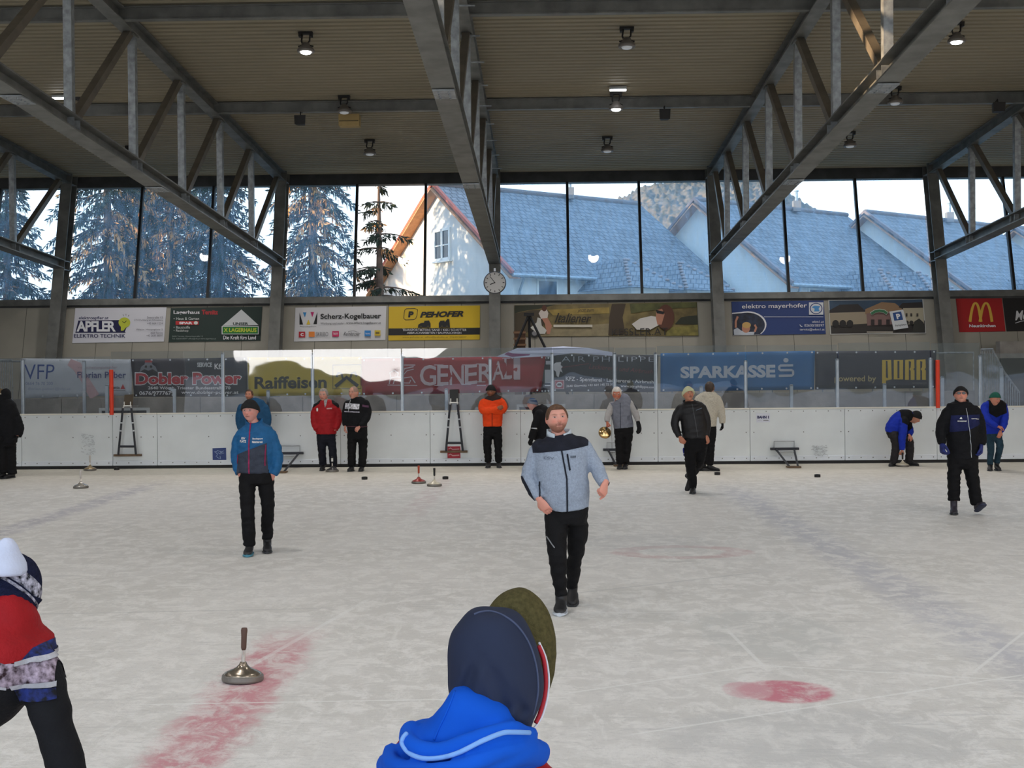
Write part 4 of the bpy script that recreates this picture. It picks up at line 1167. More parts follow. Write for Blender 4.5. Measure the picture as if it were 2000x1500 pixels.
# ================================================================== OUTSIDE THE WINDOWS
GZ = -.40
needle = mat('spruce_needles', srgb(38, 52, 44), .8, noise_amt=.4, nscale=1.5, spec=.2)
needle2 = mat('pine_needles', srgb(36, 46, 32), .8, noise_amt=.35, nscale=1.5, spec=.2)
cones = mat('brown_cone_clusters', srgb(206, 150, 92), .8, noise_amt=.3, nscale=2, spec=.2)
bark = mat('bark', srgb(84, 66, 54), .9, noise_amt=.3, nscale=5)
def conifer(label, base, H, R, seed, nb=8, step=.38, droop=.5, cone_share=.16, dens=1.0, low=.6, mn=None, group='conifers outside the windows', jitter=.3, curtain=.6, tf=1.0):
    rnd = random.Random(seed)
    b = Vector(base)
    t = thing('conifer', label, 'tree', b, group)
    fol, con, br = MB(), MB(), MB()
    def tuft(mb, p, d, l, w, hang):
        d = d.normalized()
        s1 = d.cross(Vector((0, 0, 1)))
        s1 = s1.normalized() if s1.length > 1e-3 else Vector((1, 0, 0))
        dn = Vector((0, 0, -1))
        e = p + d * l * (1 - hang) + dn * l * hang
        m_ = (p + e) / 2
        a = rnd.uniform(0, pi)
        q = s1 * cos(a) + d.cross(s1) * sin(a)
        mb.add([p, m_ + q * w, e, m_ - q * w, m_ + dn * w * .8 + s1 * w * .5], [(0, 1, 2, 3), (0, 4, 2)])
    z = low
    while z < H - .3:
        u = (z - low) / (H - low)
        L_ = R * (1 - u) ** .75 * (1.0 if u > .12 else .85) + .15
        for k in range(nb):
            a = 2 * pi * (k + rnd.random() * .9) / nb + z * 1.7
            if rnd.random() > dens: continue
            l = L_ * rnd.uniform(1 - jitter, 1 + jitter * .4)
            hd = Vector((cos(a), sin(a), 0))
            p0 = b + Vector((0, 0, z + rnd.uniform(-.15, .15)))
            pts = []
            for i in range(6):
                s_ = i / 5
                pts.append(p0 + hd * (l * s_) + Vector((0, 0, .12 * s_ * l - droop * l * s_ * s_ + .20 * droop * l * s_ ** 4)))
            br.tube(pts, [.035 * (1 - .8 * i / 5) for i in range(6)], 4, cap=False)
            n = int(8 + l * 17 * tf)
            coney = rnd.random() < cone_share
            side = Vector((-hd.y, hd.x, 0))
            for j in range(n):
                s_ = .12 + .88 * (j + rnd.random()) / n
                i = min(int(s_ * 5), 4)
                p = pts[i].lerp(pts[i + 1], s_ * 5 - i)
                sd = rnd.choice((-1, 1))
                off = side * (sd * rnd.random() * l * .22 * (1.1 - s_)) + Vector((0, 0, -.10 * rnd.random()))
                d = hd * rnd.uniform(.2, .9) + side * (sd * rnd.uniform(.2, 1))
                tgt = con if coney and rnd.random() < .72 else fol
                tuft(tgt, p + off, d, rnd.uniform(.16, .40), rnd.uniform(.022, .05), rnd.uniform(.1, curtain + .2))
                tuft(tgt, p + off * .5, hd + Vector((0, 0, -.4)), rnd.uniform(.2, .45), rnd.uniform(.018, .04), rnd.uniform(.4, .95))
                if j % 2: tuft(fol, p + off, d + hd, rnd.uniform(.15, .35), rnd.uniform(.02, .045), rnd.uniform(.0, .4))
        z += step * rnd.uniform(.8, 1.2)
    fol.build('foliage', mn or needle, t)
    if con.v: con.build('cone_clusters', cones, t)
    br.build('branches', bark, t)
    MB().tube([b + Vector((0, 0, -.1)), b + Vector((0, 0, H * .5)), b + Vector((0, 0, H))], [.22, .15, .02], 10).build('trunk', bark, t)
    return t
def gp(px, Y):
    p = P(px, 600, Y)
    return (p.x, Y, GZ)
conifer('dark green conifer behind the leftmost window pane', gp(15, 41.5), 10.5, 2.5, 1, cone_share=.1)
conifer('big brown tipped spruce behind the left window, left of the truss', gp(212, 42), 15, 3.2, 2, cone_share=.5, droop=.7, curtain=.75, dens=.8)
conifer('tall brown tipped spruce behind the middle of the left window', gp(335, 45), 16, 3.2, 3, cone_share=.6, droop=.8, curtain=.8, dens=.8)
conifer('dark spruce with spreading low branches at the right of the left window', gp(432, 42.5), 13, 2.5, 4, cone_share=.18, droop=.6)
conifer('dense drooping spruce right of the second column', gp(612, 42), 15, 2.7, 5, cone_share=.55, droop=.8, curtain=.8, dens=.8)
conifer('sparse dark pine with bare stem before the house gable', gp(742, 41), 9.6, 1.9, 6, nb=5, step=.55, cone_share=.06, droop=.35, dens=.8, mn=needle2, jitter=.55, low=1.6)
conifer('background conifer filling the gap behind the leftmost column', gp(-120, 47), 14, 3.0, 7, cone_share=.2)
conifer('distant conifer showing between the two brown tipped spruces', gp(275, 52), 15, 3.0, 8, cone_share=.15)
for k, (px, Y) in enumerate(((-420, 50), (-720, 47))):
    conifer('conifer beyond the left frame edge', gp(px, Y), 13, 3.0, 20 + k)

# ---- houses in a row, gables turned to the left
def tile_mat(name, c1, c2):
    ma = mat(name, c1, .8, noise_amt=.25, nscale=2.5)
    t = ma.node_tree
    b = t.nodes['Principled BSDF']
    tc = t.nodes.new('ShaderNodeTexCoord')
    src = b.inputs['Base Color'].links[0].from_socket
    w = t.nodes.new('ShaderNodeTexBrick')
    w.inputs['Scale'].default_value = 1.0
    w.inputs['Brick Width'].default_value = .30
    w.inputs['Row Height'].default_value = .34
    w.inputs['Mortar Size'].default_value = .03
    w.inputs['Mortar Smooth'].default_value = .6
    mp = t.nodes.new('ShaderNodeMapping')
    t.links.new(tc.outputs['UV'], mp.inputs[0])
    t.links.new(mp.outputs[0], w.inputs['Vector'])
    t.links.new(src, w.inputs['Color1'])
    t.links.new(src, w.inputs['Color2'])
    w.inputs['Mortar'].default_value = (*c2, 1)
    t.links.new(w.outputs['Color'], b.inputs['Base Color'])
    return ma
tiles = tile_mat('grey_roof_tiles', srgb(112, 112, 116), srgb(58, 60, 66))
tiles_red = tile_mat('red_roof_tiles', srgb(150, 84, 66), srgb(90, 52, 44))
render_w = mat('white_render', srgb(214, 212, 208), .85, noise_amt=.04, nscale=2)
verge_red = mat('red_verge_tiles', srgb(166, 86, 68), .8)
verge_grey = mat('grey_verge_tiles', srgb(126, 108, 106), .8)
soffit = mat('wooden_soffit', srgb(168, 120, 82), .7, noise_amt=.15, nscale=6)
hglass = mat('house_window_glass', srgb(30, 34, 40), .1)
TH = radians(54)
RD, GD = Vector((sin(TH), cos(TH), 0)), Vector((cos(TH), -sin(TH), 0))
def roof_slab(name, a, b, c, d, ma, parent, th=.16):
    # a,b along the ridge, c,d along the eaves; UV in metres
    n = (b - a).cross(d - a).normalized()
    if n.z < 0: n = -n
    vs = [a, b, c, d] + [v - n * th for v in (a, b, c, d)]
    o = mesh_obj(name, vs, [(0, 1, 2, 3), (7, 6, 5, 4), (0, 4, 5, 1), (1, 5, 6, 2), (2, 6, 7, 3), (3, 7, 4, 0)], ma, parent)
    uv = o.data.uv_layers.new(name='UVMap')
    ex = (b - a).normalized()
    ey = ex.cross(n)
    for lp in o.data.loops:
        v = vs[lp.vertex_index] - a
        uv.data[lp.index].uv = (v.dot(ex), v.dot(ey))
    return o
HW, EAVE = 5.7, 4.1
def house(label, pk, length, win=False, bay=True, red=False):
    pk = Vector(pk)
    base = Vector((pk.x, pk.y, GZ))
    t = thing('house', label, 'house', base, 'row houses outside the windows')
    ze = pk.z - EAVE
    A = pk - GD * HW; A.z = ze
    B = pk + GD * HW; B.z = ze
    ovg, ove = .35, .45
    dn = lambda v, z: Vector((v.x, v.y, z))
    sl = EAVE / HW
    # walls
    mb = MB()
    ins = .5
    a0, b0 = A + GD * ins, B - GD * ins
    za = ze + ins * sl - .05
    g0 = [dn(a0, GZ), dn(b0, GZ), dn(b0, za), dn(pk, pk.z - .08), dn(a0, za)]
    mb.prism(g0, RD * length)
    mb.build('wall', render_w, t)
    # roof
    p0, p1 = pk - RD * ovg, pk + RD * (length + ovg)
    roof_slab('roof_slope', p0, p1, p1 + (B - pk) , p0 + (B - pk), tiles, t)
    roof_slab('roof_slope', p0, p1, p1 + (A - pk), p0 + (A - pk), tiles, t)
    for E in (A, B):
        d = E - pk
        vt = MB().beam(p0 + Vector((0, 0, .05)) - RD * .02, p0 + d + Vector((0, 0, .05)) - RD * .02, .14, .12)
        vt.build('verge', verge_red if red else verge_grey, t)
        MB().beam(p0 + Vector((0, 0, -.17)) + RD * .1, p0 + d + Vector((0, 0, -.17)) + RD * .1, .5, .06).build('soffit_board', soffit, t)
    MB().tube([p0 + Vector((0, 0, .05)), p1 + Vector((0, 0, .05))], .11, 8).build('ridge_tiles', mat('ridge_tile', srgb(110, 100, 100), .8), t)
    MB().tube([p0 + (B - pk) + Vector((0, 0, -.05)), p1 + (B - pk) + Vector((0, 0, -.05))], .07, 8).build('gutter', galv, t)
    ch = pk + RD * (length * .62)
    MB().box(ch + GD * .3 + Vector((0, 0, .15)), (.35, .35, .5)).build('chimney', mat('chimney_brick', srgb(130, 120, 116), .9), t)
    MB().lathe([(.07, 0), (.07, .45), (.11, .46), (.11, .52)], ch + GD * .3 + Vector((0, 0, .38)), n=10).build('flue', galv, t)
    if win:
        # four-pane window in the gable
        D0 = Vector((pk.x, pk.y, 0)) - RD * .0
        n_ = -RD
        d = ray(865, 478)
        k = (D0 - CAM).dot(n_) / d.dot(n_)
        c = CAM + d * k
        fr = MB()
        R3 = Matrix((GD, -n_, Vector((0, 0, 1)))).transposed()
        bx = lambda mb, x, z, w, h, dep=.10, o=.03: mb.box(c + GD * x + Vector((0, 0, z)) + n_ * o, (w, dep, h), R3)
        W_, H_ = 1.18, 1.22
        for x in (-W_ / 2, 0, W_ / 2): bx(fr, x, 0, .11, H_ + .1)
        for z in (-H_ / 2, H_ / 2): bx(fr, 0, z, W_, .11)
        for x in (-W_ / 4, W_ / 4): bx(fr, x, -.03, W_ / 2, .045, .08)
        w = fr.build('window', white_paint, t)
        gl = MB()
        bx(gl, 0, 0, W_, H_, .02, .02)
        gl.build('pane', hglass, w)
        sl_ = MB()
        bx(sl_, 0, -H_ / 2 - .1, W_ + .3, .06, .22, .06)
        sl_.build('window_sill', white_paint, w)
    # low windows in the long wall under the eaves
    n2 = GD
    R4 = Matrix((RD, -n2, Vector((0, 0, 1)))).transposed()
    for s_ in (1.6, 4.0):
        c = b0 + RD * s_
        c.z = ze - .55
        w = MB().box(c + n2 * .02, (1.0, .1, .9), R4).build('window', white_paint, t)
        MB().box(c + n2 * .05, (.84, .07, .72), R4).build('pane', hglass, w)
    # pipe at the corner
    c = b0 + RD * .25 + n2 * .1
    MB().tube([dn(c + n2 * .3, ze - .1), dn(c, ze - .6), dn(c, GZ)], .05, 8).build('downpipe', galv, t)
    if bay:
        # hipped bay in front of the long side
        for j, s_ in enumerate((length * .42, length * .69)):
            cx = b0 + RD * s_
            hw, dp = 1.35, 3.2
            zb, zt = ze - .55, ze + .72
            q0, q1 = cx - RD * hw, cx + RD * hw
            q2, q3 = q1 + GD * dp, q0 + GD * dp
            top0, top1 = dn(cx - GD * 1.6, zt), dn(cx + GD * (dp - 1.9), zt)
            v = [dn(q, zb) for q in (q0 - GD * 1.2, q1 - GD * 1.2, q2, q3)]
            br = MB().add([v[0], v[3], top1, top0, v[1], v[2]], [(0, 1, 2, 3), (1, 5, 2), (5, 4, 3, 2), (0, 4, 5, 1), (0, 3, 4)])
            o = br.build('hipped_bay_roof', tiles, t)
            uv = o.data.uv_layers.new(name='UVMap')
            for lp in o.data.loops:
                vv = o.data.vertices[lp.vertex_index].co
                uv.data[lp.index].uv = (vv.dot(RD) + vv.dot(GD), vv.z * 1.6)
            ht = MB()
            for e in (v[2], v[3]):
                for k in range(9):
                    p = top1.lerp(e, (k + .5) / 9)
                    ht.ball(p + Vector((0, 0, .03)), .10, 8, (1, 1, .6))
            o = ht.build('hip_tiles', mat('pale_hip_tile', srgb(150, 134, 130), .8), t); o['kind'] = 'stuff'
            MB().prism([dn(q, GZ) for q in (q0 + RD * .4, q1 - RD * .4, q2 - RD * .4 - GD * .4, q3 + RD * .4 - GD * .4)], (0, 0, zb - GZ)).build('bay_wall', render_w, t)
    return t
def pk(px, py, Y): return P(px, py, Y)
house('nearest white house with a four pane gable window', pk(860, 362, 50.0), 10.6, win=True, red=True)
house('second row house right of the nearest one', pk(1368, 392, 54.1), 9.6)
house('third row house behind the blue electrician sign window', pk(1699, 416, 58.2), 9.4)
house('fourth row house at the right frame edge', pk(1990, 446, 64.0), 9.4)
house('row house beyond the right frame edge', pk(2290, 470, 69.5), 9.4)

# ---- wooded hill
def hill():
    vs, fs = [], []
    top = [(1120, 470), (1180, 425), (1210, 397), (1245, 378), (1290, 366), (1340, 355), (1395, 350), (1440, 352), (1490, 375), (1530, 402), (1580, 430), (1700, 470), (1850, 520), (2100, 560)]
    Yh = 330
    nx, ny = 420, 90
    def prof(px):
        for (a, ya), (b, yb) in zip(top, top[1:]):
            if a <= px <= b: return ya + (yb - ya) * (px - a) / (b - a)
        return top[-1][1]
    rnd = random.Random(5)
    for j in range(ny + 1):
        v = j / ny
        for i in range(nx + 1):
            px = 1120 + (2100 - 1120) * i / nx
            c = P(px, prof(px), Yh)
            p = Vector((c.x, Yh - 110 * (1 - v) ** 1.0, c.z * (1 - (1 - v) ** 1.8) - 2 * (1 - v)))
            cell = noise.voronoi(Vector((p.x * .75, p.y * .75, 0)))[0]
            p.z += 1.5 * max(0, 1 - cell[0] * 1.5) + 1.2 * noise.noise(p * .3)
            vs.append(p)
    for j in range(ny):
        for i in range(nx):
            a = j * (nx + 1) + i
            fs.append((a, a + 1, a + nx + 2, a + nx + 1))
    ma = mat('autumn_wood', srgb(92, 92, 82), .95, noise_amt=.4, nscale=.9, col2=srgb(128, 104, 84), bump=.8, bscale=1.2)
    o = mesh_obj('wooded_hill', vs, fs, ma, None, True)
    tag(o, 'distant wooded hill with autumn trees rising behind the row houses', 'hill', kind='stuff')
hill()
# ================================================================== ICE STOCK EQUIPMENT
steel_rim = mat('stock_rim', srgb(120, 116, 110), .45, .4)
chrome = mat('stock_chrome', srgb(206, 202, 196), .22, .8)
cream = mat('stock_cream', srgb(206, 198, 178), .35, .2)
redm = mat('stock_red', srgb(150, 40, 34), .35, .2)
goldm = mat('stock_gold', srgb(230, 196, 138), .15, .9)
grip_b = mat('grip_black', srgb(24, 24, 26), .6)
grip_br = mat('grip_brown', srgb(86, 62, 52), .6)
grip_o = mat('grip_orange', srgb(176, 66, 34), .5)
def eisstock(label, p, dome, grip, axis=(0, 0, 1), rim=None, stripe=None, h=.33):
    p = Vector(p)
    ax = Vector(axis).normalized()
    t = thing('ice_stock', label, 'ice stock', p, 'ice stocks')
    MB().lathe([(.118, 0), (.134, .004), (.137, .014), (.135, .036), (.128, .042)], p, ax, 36).build('rim', rim or steel_rim, t, smooth=False)
    MB().lathe([(.128, .036), (.122, .050), (.10, .062), (.07, .074), (.045, .088), (.028, .106), (.020, .122)], p, ax, 32).build('dome', dome, t, smooth=True)
    MB().lathe([(.014, .115), (.012, .17), (.013, h - .14)], p, ax, 14).build('stem', chrome, t)
    g = MB().lathe([(.013, h - .145), (.018, h - .13), (.019, h - .05), (.022, h - .015), (.018, h)], p, ax, 16).build('grip', grip, t, smooth=True)
    if stripe: MB().lathe([(.0205, h - .11), (.0205, h - .04)], p, ax, 14).build('stripe', stripe, g)
    return t
eisstock('silver ice stock standing alone on the ice at the left', G(158, 953.5), chrome, mat('grip_pale', srgb(196, 190, 186), .5))
eisstock('bronze ice stock at the foot of the far boards at the left', G(176, 919), mat('stock_bronze', srgb(170, 150, 118), .25, .6), mat('grip_pale', (0, 0, 0)))
eisstock('dark ice stock with white striped grip by the boots of the man in red', G(649, 921.5), mat('stock_dark', srgb(70, 70, 72), .3, .5), grip_b, stripe=white_paint)
eisstock('red ice stock with orange handle, left one of the pair', G(818, 944), redm, grip_o)
eisstock('cream ice stock with black handle, right one of the pair', G(848.5, 949.5), cream, grip_b)
eisstock('gliding ice stock with gold highlights on the red line', G(474, 1329), mat('stock_gliding', srgb(150, 140, 126), .22, .8), grip_br, axis=(.03, .05, 1), h=.345)
eisstock('cream ice stock held on the ice by the bending man in blue', G(1763, 911.5), cream, grip_b, h=.30)
eisstock('black ice stock lying at the boots of the man in the beige fleece', G(1377, 919), mat('stock_black', srgb(34, 34, 36), .4), grip_b, rim=mat('black_rim', srgb(28, 28, 30), .5), axis=(.0, .05, 1), h=.25)
eisstock('shiny golden ice stock carried in the hand of the white haired man', P(1181, 846, 25.62), goldm, grip_b, axis=(.12, -.86, .50), rim=mat('gold_rim', srgb(176, 140, 92), .2, .9), h=.30)
for k, (px, py, lb) in enumerate(((712, 936.5, 'black target cube on the ice right of the man in the patterned sweater'), (870, 936, 'black target cube right of the pair of ice stocks'),
                                  (1401, 927.5, 'black target cube right of the black ice stock'), (1596.5, 932, 'black target cube right of the lowered frame under the BAHN 1 notice'),
                                  (228, 918, 'black target cube at the boards below the left tall frame'))):
    g = G(px, py)
    t = thing('target_cube', lb, 'target', g, 'black target cubes')
    MB().lathe([(.055, 0), (.058, .006), (.058, .048), (.054, .054)], g, n=20).build('puck', black, t)
    MB().lathe([(.03, .054), (.028, .058), (.0, .058)], g, n=14).build('cap', mat('cube_cap', srgb(30, 30, 32), .5), t)

frame_m = mat('target_frame_black', srgb(30, 34, 44), .5)
wood_d = mat('worn_wood', srgb(104, 84, 64), .8, noise_amt=.25, nscale=8)
def tall_frame(label, hx0, hx1, hy, legs, cross_y, plate, plate_m):
    Yf = BY - .12
    pa, pb = P(hx0, hy, BY - .06), P(hx1, hy, BY - .06)
    t = thing('hinged_target', label, 'target', (pa + pb) / 2, 'hinged target frames on the boards')
    MB().box((pa + pb) / 2, (pb.x - pa.x, .10, .045)).build('hinge_bar', wood_d, t)
    ptsl = []
    for (x0, y0), (x1, y1) in legs:
        a, b = P(x0, y0, Yf - .02), P(x1, y1, Yf)
        MB().tube([a, b], .024, 10).build('leg', frame_m, t)
        for k, u in enumerate((.30, .47)):
            MB().tube([a.lerp(b, u), a.lerp(b, u + .03)], .026, 10).build('worn_band', alu, t)
        ptsl.append((a, b))
    (x0, y0), (x1, y1) = legs[0]; u = (cross_y - y0) / (y1 - y0); ca = ptsl[0][0].lerp(ptsl[0][1], u); cb = ptsl[1][0].lerp(ptsl[1][1], u)
    MB().tube([ca, cb], .024, 8).build('crossbar', frame_m, t)
    q = [P(x, y, Yf - .03) for x, y in plate]
    MB().prism(q, (0, .03, 0)).build('plate', plate_m, t, bevel=.004)
    cl = MB()
    m_ = (q[2] + q[3]) / 2
    tp = (ptsl[0][0] + ptsl[1][0]) / 2
    for k, sx in enumerate((-.07, .07)):
        c = Vector((m_.x + sx, Yf - .06, m_.z))
        cl.tube([c + Vector((0, 0, .09)), c, ptsl[k][0]], .012, 6)
    cl.tube([Vector((m_.x - .09, Yf - .06, m_.z)), Vector((m_.x + .09, Yf - .06, m_.z))], .014, 6)
    cl.build('clip', white_paint, t)
tall_frame('tall black target frame with a brown plate, left of the blue poster', 223, 276, 889, [((240, 797), (231, 888)), ((256.5, 797), (265.5, 888))], 872, [(243, 771), (260, 770), (258.5, 792), (241, 793)], mat('brown_plate', srgb(70, 56, 34), .5))
tall_frame('tall black target frame with a black plate, left of the man in orange', 860, 913, 882, [((879, 790), (871, 881)), ((893.5, 790), (904, 881))], 865, [(878, 761), (895.5, 760.5), (895, 786), (878.5, 786.5)], mat('black_plate', srgb(22, 22, 22), .5))
def low_frame(label, hx0, hx1, hy, legs, box_y):
    pa, pb = P(hx0, hy, BY - .06), P(hx1, hy, BY - .06)
    t = thing('hinged_target', label, 'target', (pa + pb) / 2, 'hinged target frames on the boards')
    MB().box((pa + pb) / 2, (pb.x - pa.x, .10, .05)).build('hinge_bar', frame_m, t)
    ends = []
    for (x0, y0), (x1, y1) in legs:
        a = P(x0, y0, BY - .10)
        b = G(x1, y1, .03)
        MB().tube([a, b], .022, 10).build('leg', frame_m, t)
        ends.append((a, b))
    if len(ends) == 2:
        MB().tube([ends[0][0].lerp(ends[0][1], .12), ends[1][0].lerp(ends[1][1], .12)], .018, 8).build('crossbar', alu, t)
        c = (ends[0][1] + ends[1][1]) / 2
        MB().box((c.x, c.y, .022), (abs(ends[1][1].x - ends[0][1].x) + .10, .22, .03)).build('plate', wood_d, t)
    w0, w1 = pa.lerp(pb, .14), pa.lerp(pb, .86)
    zt = P(hx0, box_y, BY - .05).z
    MB().tube([(w0.x, BY - .03, w0.z), (w0.x, BY - .03, zt), (w1.x, BY - .03, zt), (w1.x, BY - .03, w1.z)], .012, 8).build('wire_guard', alu, t)
low_frame('lowered target frame partly behind the man in blue and slate', 541, 592, 885, [((550, 886), (540, 921)), ((583, 886), (555, 921))], 871)
low_frame('lowered target frame beside the legs of the white haired man', 1178, 1232, 878, [((1188, 879), (1203, 908)), ((1226, 879), (1222, 908))], 864)
low_frame('lowered target frame under the BAHN 1 notice', 1505, 1560, 876.5, [((1516, 878), (1541.5, 911)), ((1551, 878), (1558.5, 911))], 862)
# ================================================================== PEOPLE
def catmull(rows, k=4):
    rows = [tuple(r) for r in rows]
    out = []
    n = len(rows)
    for i in range(n - 1):
        p0, p1, p2, p3 = rows[max(i - 1, 0)], rows[i], rows[i + 1], rows[min(i + 2, n - 1)]
        for j in range(k):
            t = j / k
            out.append(tuple(.5 * ((2 * b) + (-a + c) * t + (2 * a - 5 * b + 4 * c - d) * t * t + (-a + 3 * b - 3 * c + d) * t ** 3) for a, b, c, d in zip(p0, p1, p2, p3)))
    out.append(rows[-1])
    return out
def remesh(mb, voxel, smooth=4, fac=.5):
    me = bpy.data.meshes.new('tmp')
    me.from_pydata([tuple(v) for v in mb.v], [], mb.f)
    o = bpy.data.objects.new('tmp', me)
    COL.objects.link(o)
    r = o.modifiers.new('r', 'REMESH')
    r.mode = 'VOXEL'
    r.voxel_size = voxel
    if smooth:
        s_ = o.modifiers.new('s', 'SMOOTH')
        s_.factor = fac
        s_.iterations = smooth
    dg = bpy.context.evaluated_depsgraph_get()
    dg.update()
    m2 = bpy.data.meshes.new_from_object(o.evaluated_get(dg))
    vs = [v.co.copy() for v in m2.vertices]
    ns = [v.normal.copy() for v in m2.vertices]
    fs = [tuple(p.vertices) for p in m2.polygons]
    bpy.data.objects.remove(o)
    bpy.data.meshes.remove(me)
    bpy.data.meshes.remove(m2)
    return vs, ns, fs
def ballcap(mb, c, r): mb.ball(c, r, 12)

def skin_mat():
    ma = bpy.data.materials.new('skin')
    ma.use_nodes = True
    t = ma.node_tree
    b = t.nodes['Principled BSDF']
    a = t.nodes.new('ShaderNodeAttribute')
    a.attribute_name = 'tone'
    t.links.new(a.outputs['Color'], b.inputs['Base Color'])
    b.inputs['Roughness'].default_value = .55
    b.inputs['Specular IOR Level'].default_value = .3
    return ma
SKIN = skin_mat()
HEADN, HEADM = 92, 84
def head_surf(th, ph):
    """ph=0 looks along -y; local metres, chin at about -.12, crown at .12"""
    st = sin(th)
    x, y, z = st * sin(ph), -st * cos(ph), cos(th)
    x, y, z = x * .080, y * .098, z * .120
    if z < 0:
        t = -z / .12
        x *= 1 - .26 * t ** 1.5
        if y > 0: y *= 1 - .42 * t
    else:
        x *= 1 + .03 * (z / .12)
    if y < 0:
        g = lambda v, s_: math.exp(-(v / s_) ** 2)
        ax = abs(x)
        y *= 1 - .06 * g(x, .05)
        y -= .021 * g(x, .011 + (.004 if z < -.012 else 0)) * (g(z + .020, .013) + .50 * g(z - .006, .018))
        y += .011 * g(ax - .031, .015) * g(z - .017, .010)
        y -= .006 * g(ax - .030, .022) * g(z - .036, .008)
        y -= .007 * g(x, .022) * g(z + .052, .011)
        y += .005 * g(x, .022) * g(z + .053, .0032)
        y -= .010 * g(x, .022) * g(z + .094, .016)
        y -= .005 * g(ax - .040, .02) * g(z + .014, .02)
        y += .003 * g(ax - .012, .006) * g(z + .029, .004)
    return Vector((x, y, z))
def head_ph(k, n=HEADN):
    u = 2 * pi * k / n - pi
    return u - .55 * sin(u)
class Head:
    def __init__(s, c, k, yaw=0, pitch=0, tilt=0, wide=1.0):
        s.c, s.k, s.wide = Vector(c), k, wide
        s.R = Matrix.Rotation(radians(yaw), 3, 'Z') @ Matrix.Rotation(radians(-pitch), 3, 'X') @ Matrix.Rotation(radians(tilt), 3, 'Y')
    def w(s, v): return s.c + s.R @ (Vector((v[0] * s.wide, v[1], v[2])) * s.k)
    def shell(s, lo, hi, infl, n=72, m=16, rib=0.0, noise_a=0.0, close_top=False, seed=0.0, ridge=0):
        """a cap between latitude functions lo(ph) and hi(ph) (heights z), lifted infl off the scalp"""
        mb = MB()
        zc = lambda z: math.acos(max(-1, min(1, z / .12)))
        rows = []
        def pt(th, ph, e):
            v = head_surf(th, ph)
            if v.y < 0: v.y = max(v.y, -.103)
            d = v.copy(); d.z *= .6
            d = d.normalized()
            e2 = e + rib * sin(ph * 28) + (noise_a * noise.noise(v * 42 + Vector((seed, 0, 0))) if noise_a else 0)
            return s.w(v + d * e2)
        for j in range(m + 1):
            row = []
            for k in range(n):
                ph = head_ph(k, n)
                a, b = zc(hi(ph)), zc(lo(ph))
                th = a + (b - a) * j / m
                e = infl(ph, j / m) if callable(infl) else infl
                row.append(pt(max(th, .03), ph, e))
            rows.append(row)
        inner = []
        for k in range(n):
            ph = head_ph(k, n)
            inner.append(pt(max(zc(lo(ph)), .03), ph, -.003))
        rows.append(inner)
        mb.rings(rows, cap=False)
        if close_top: mb.f.append(tuple(range(n)))
        return mb

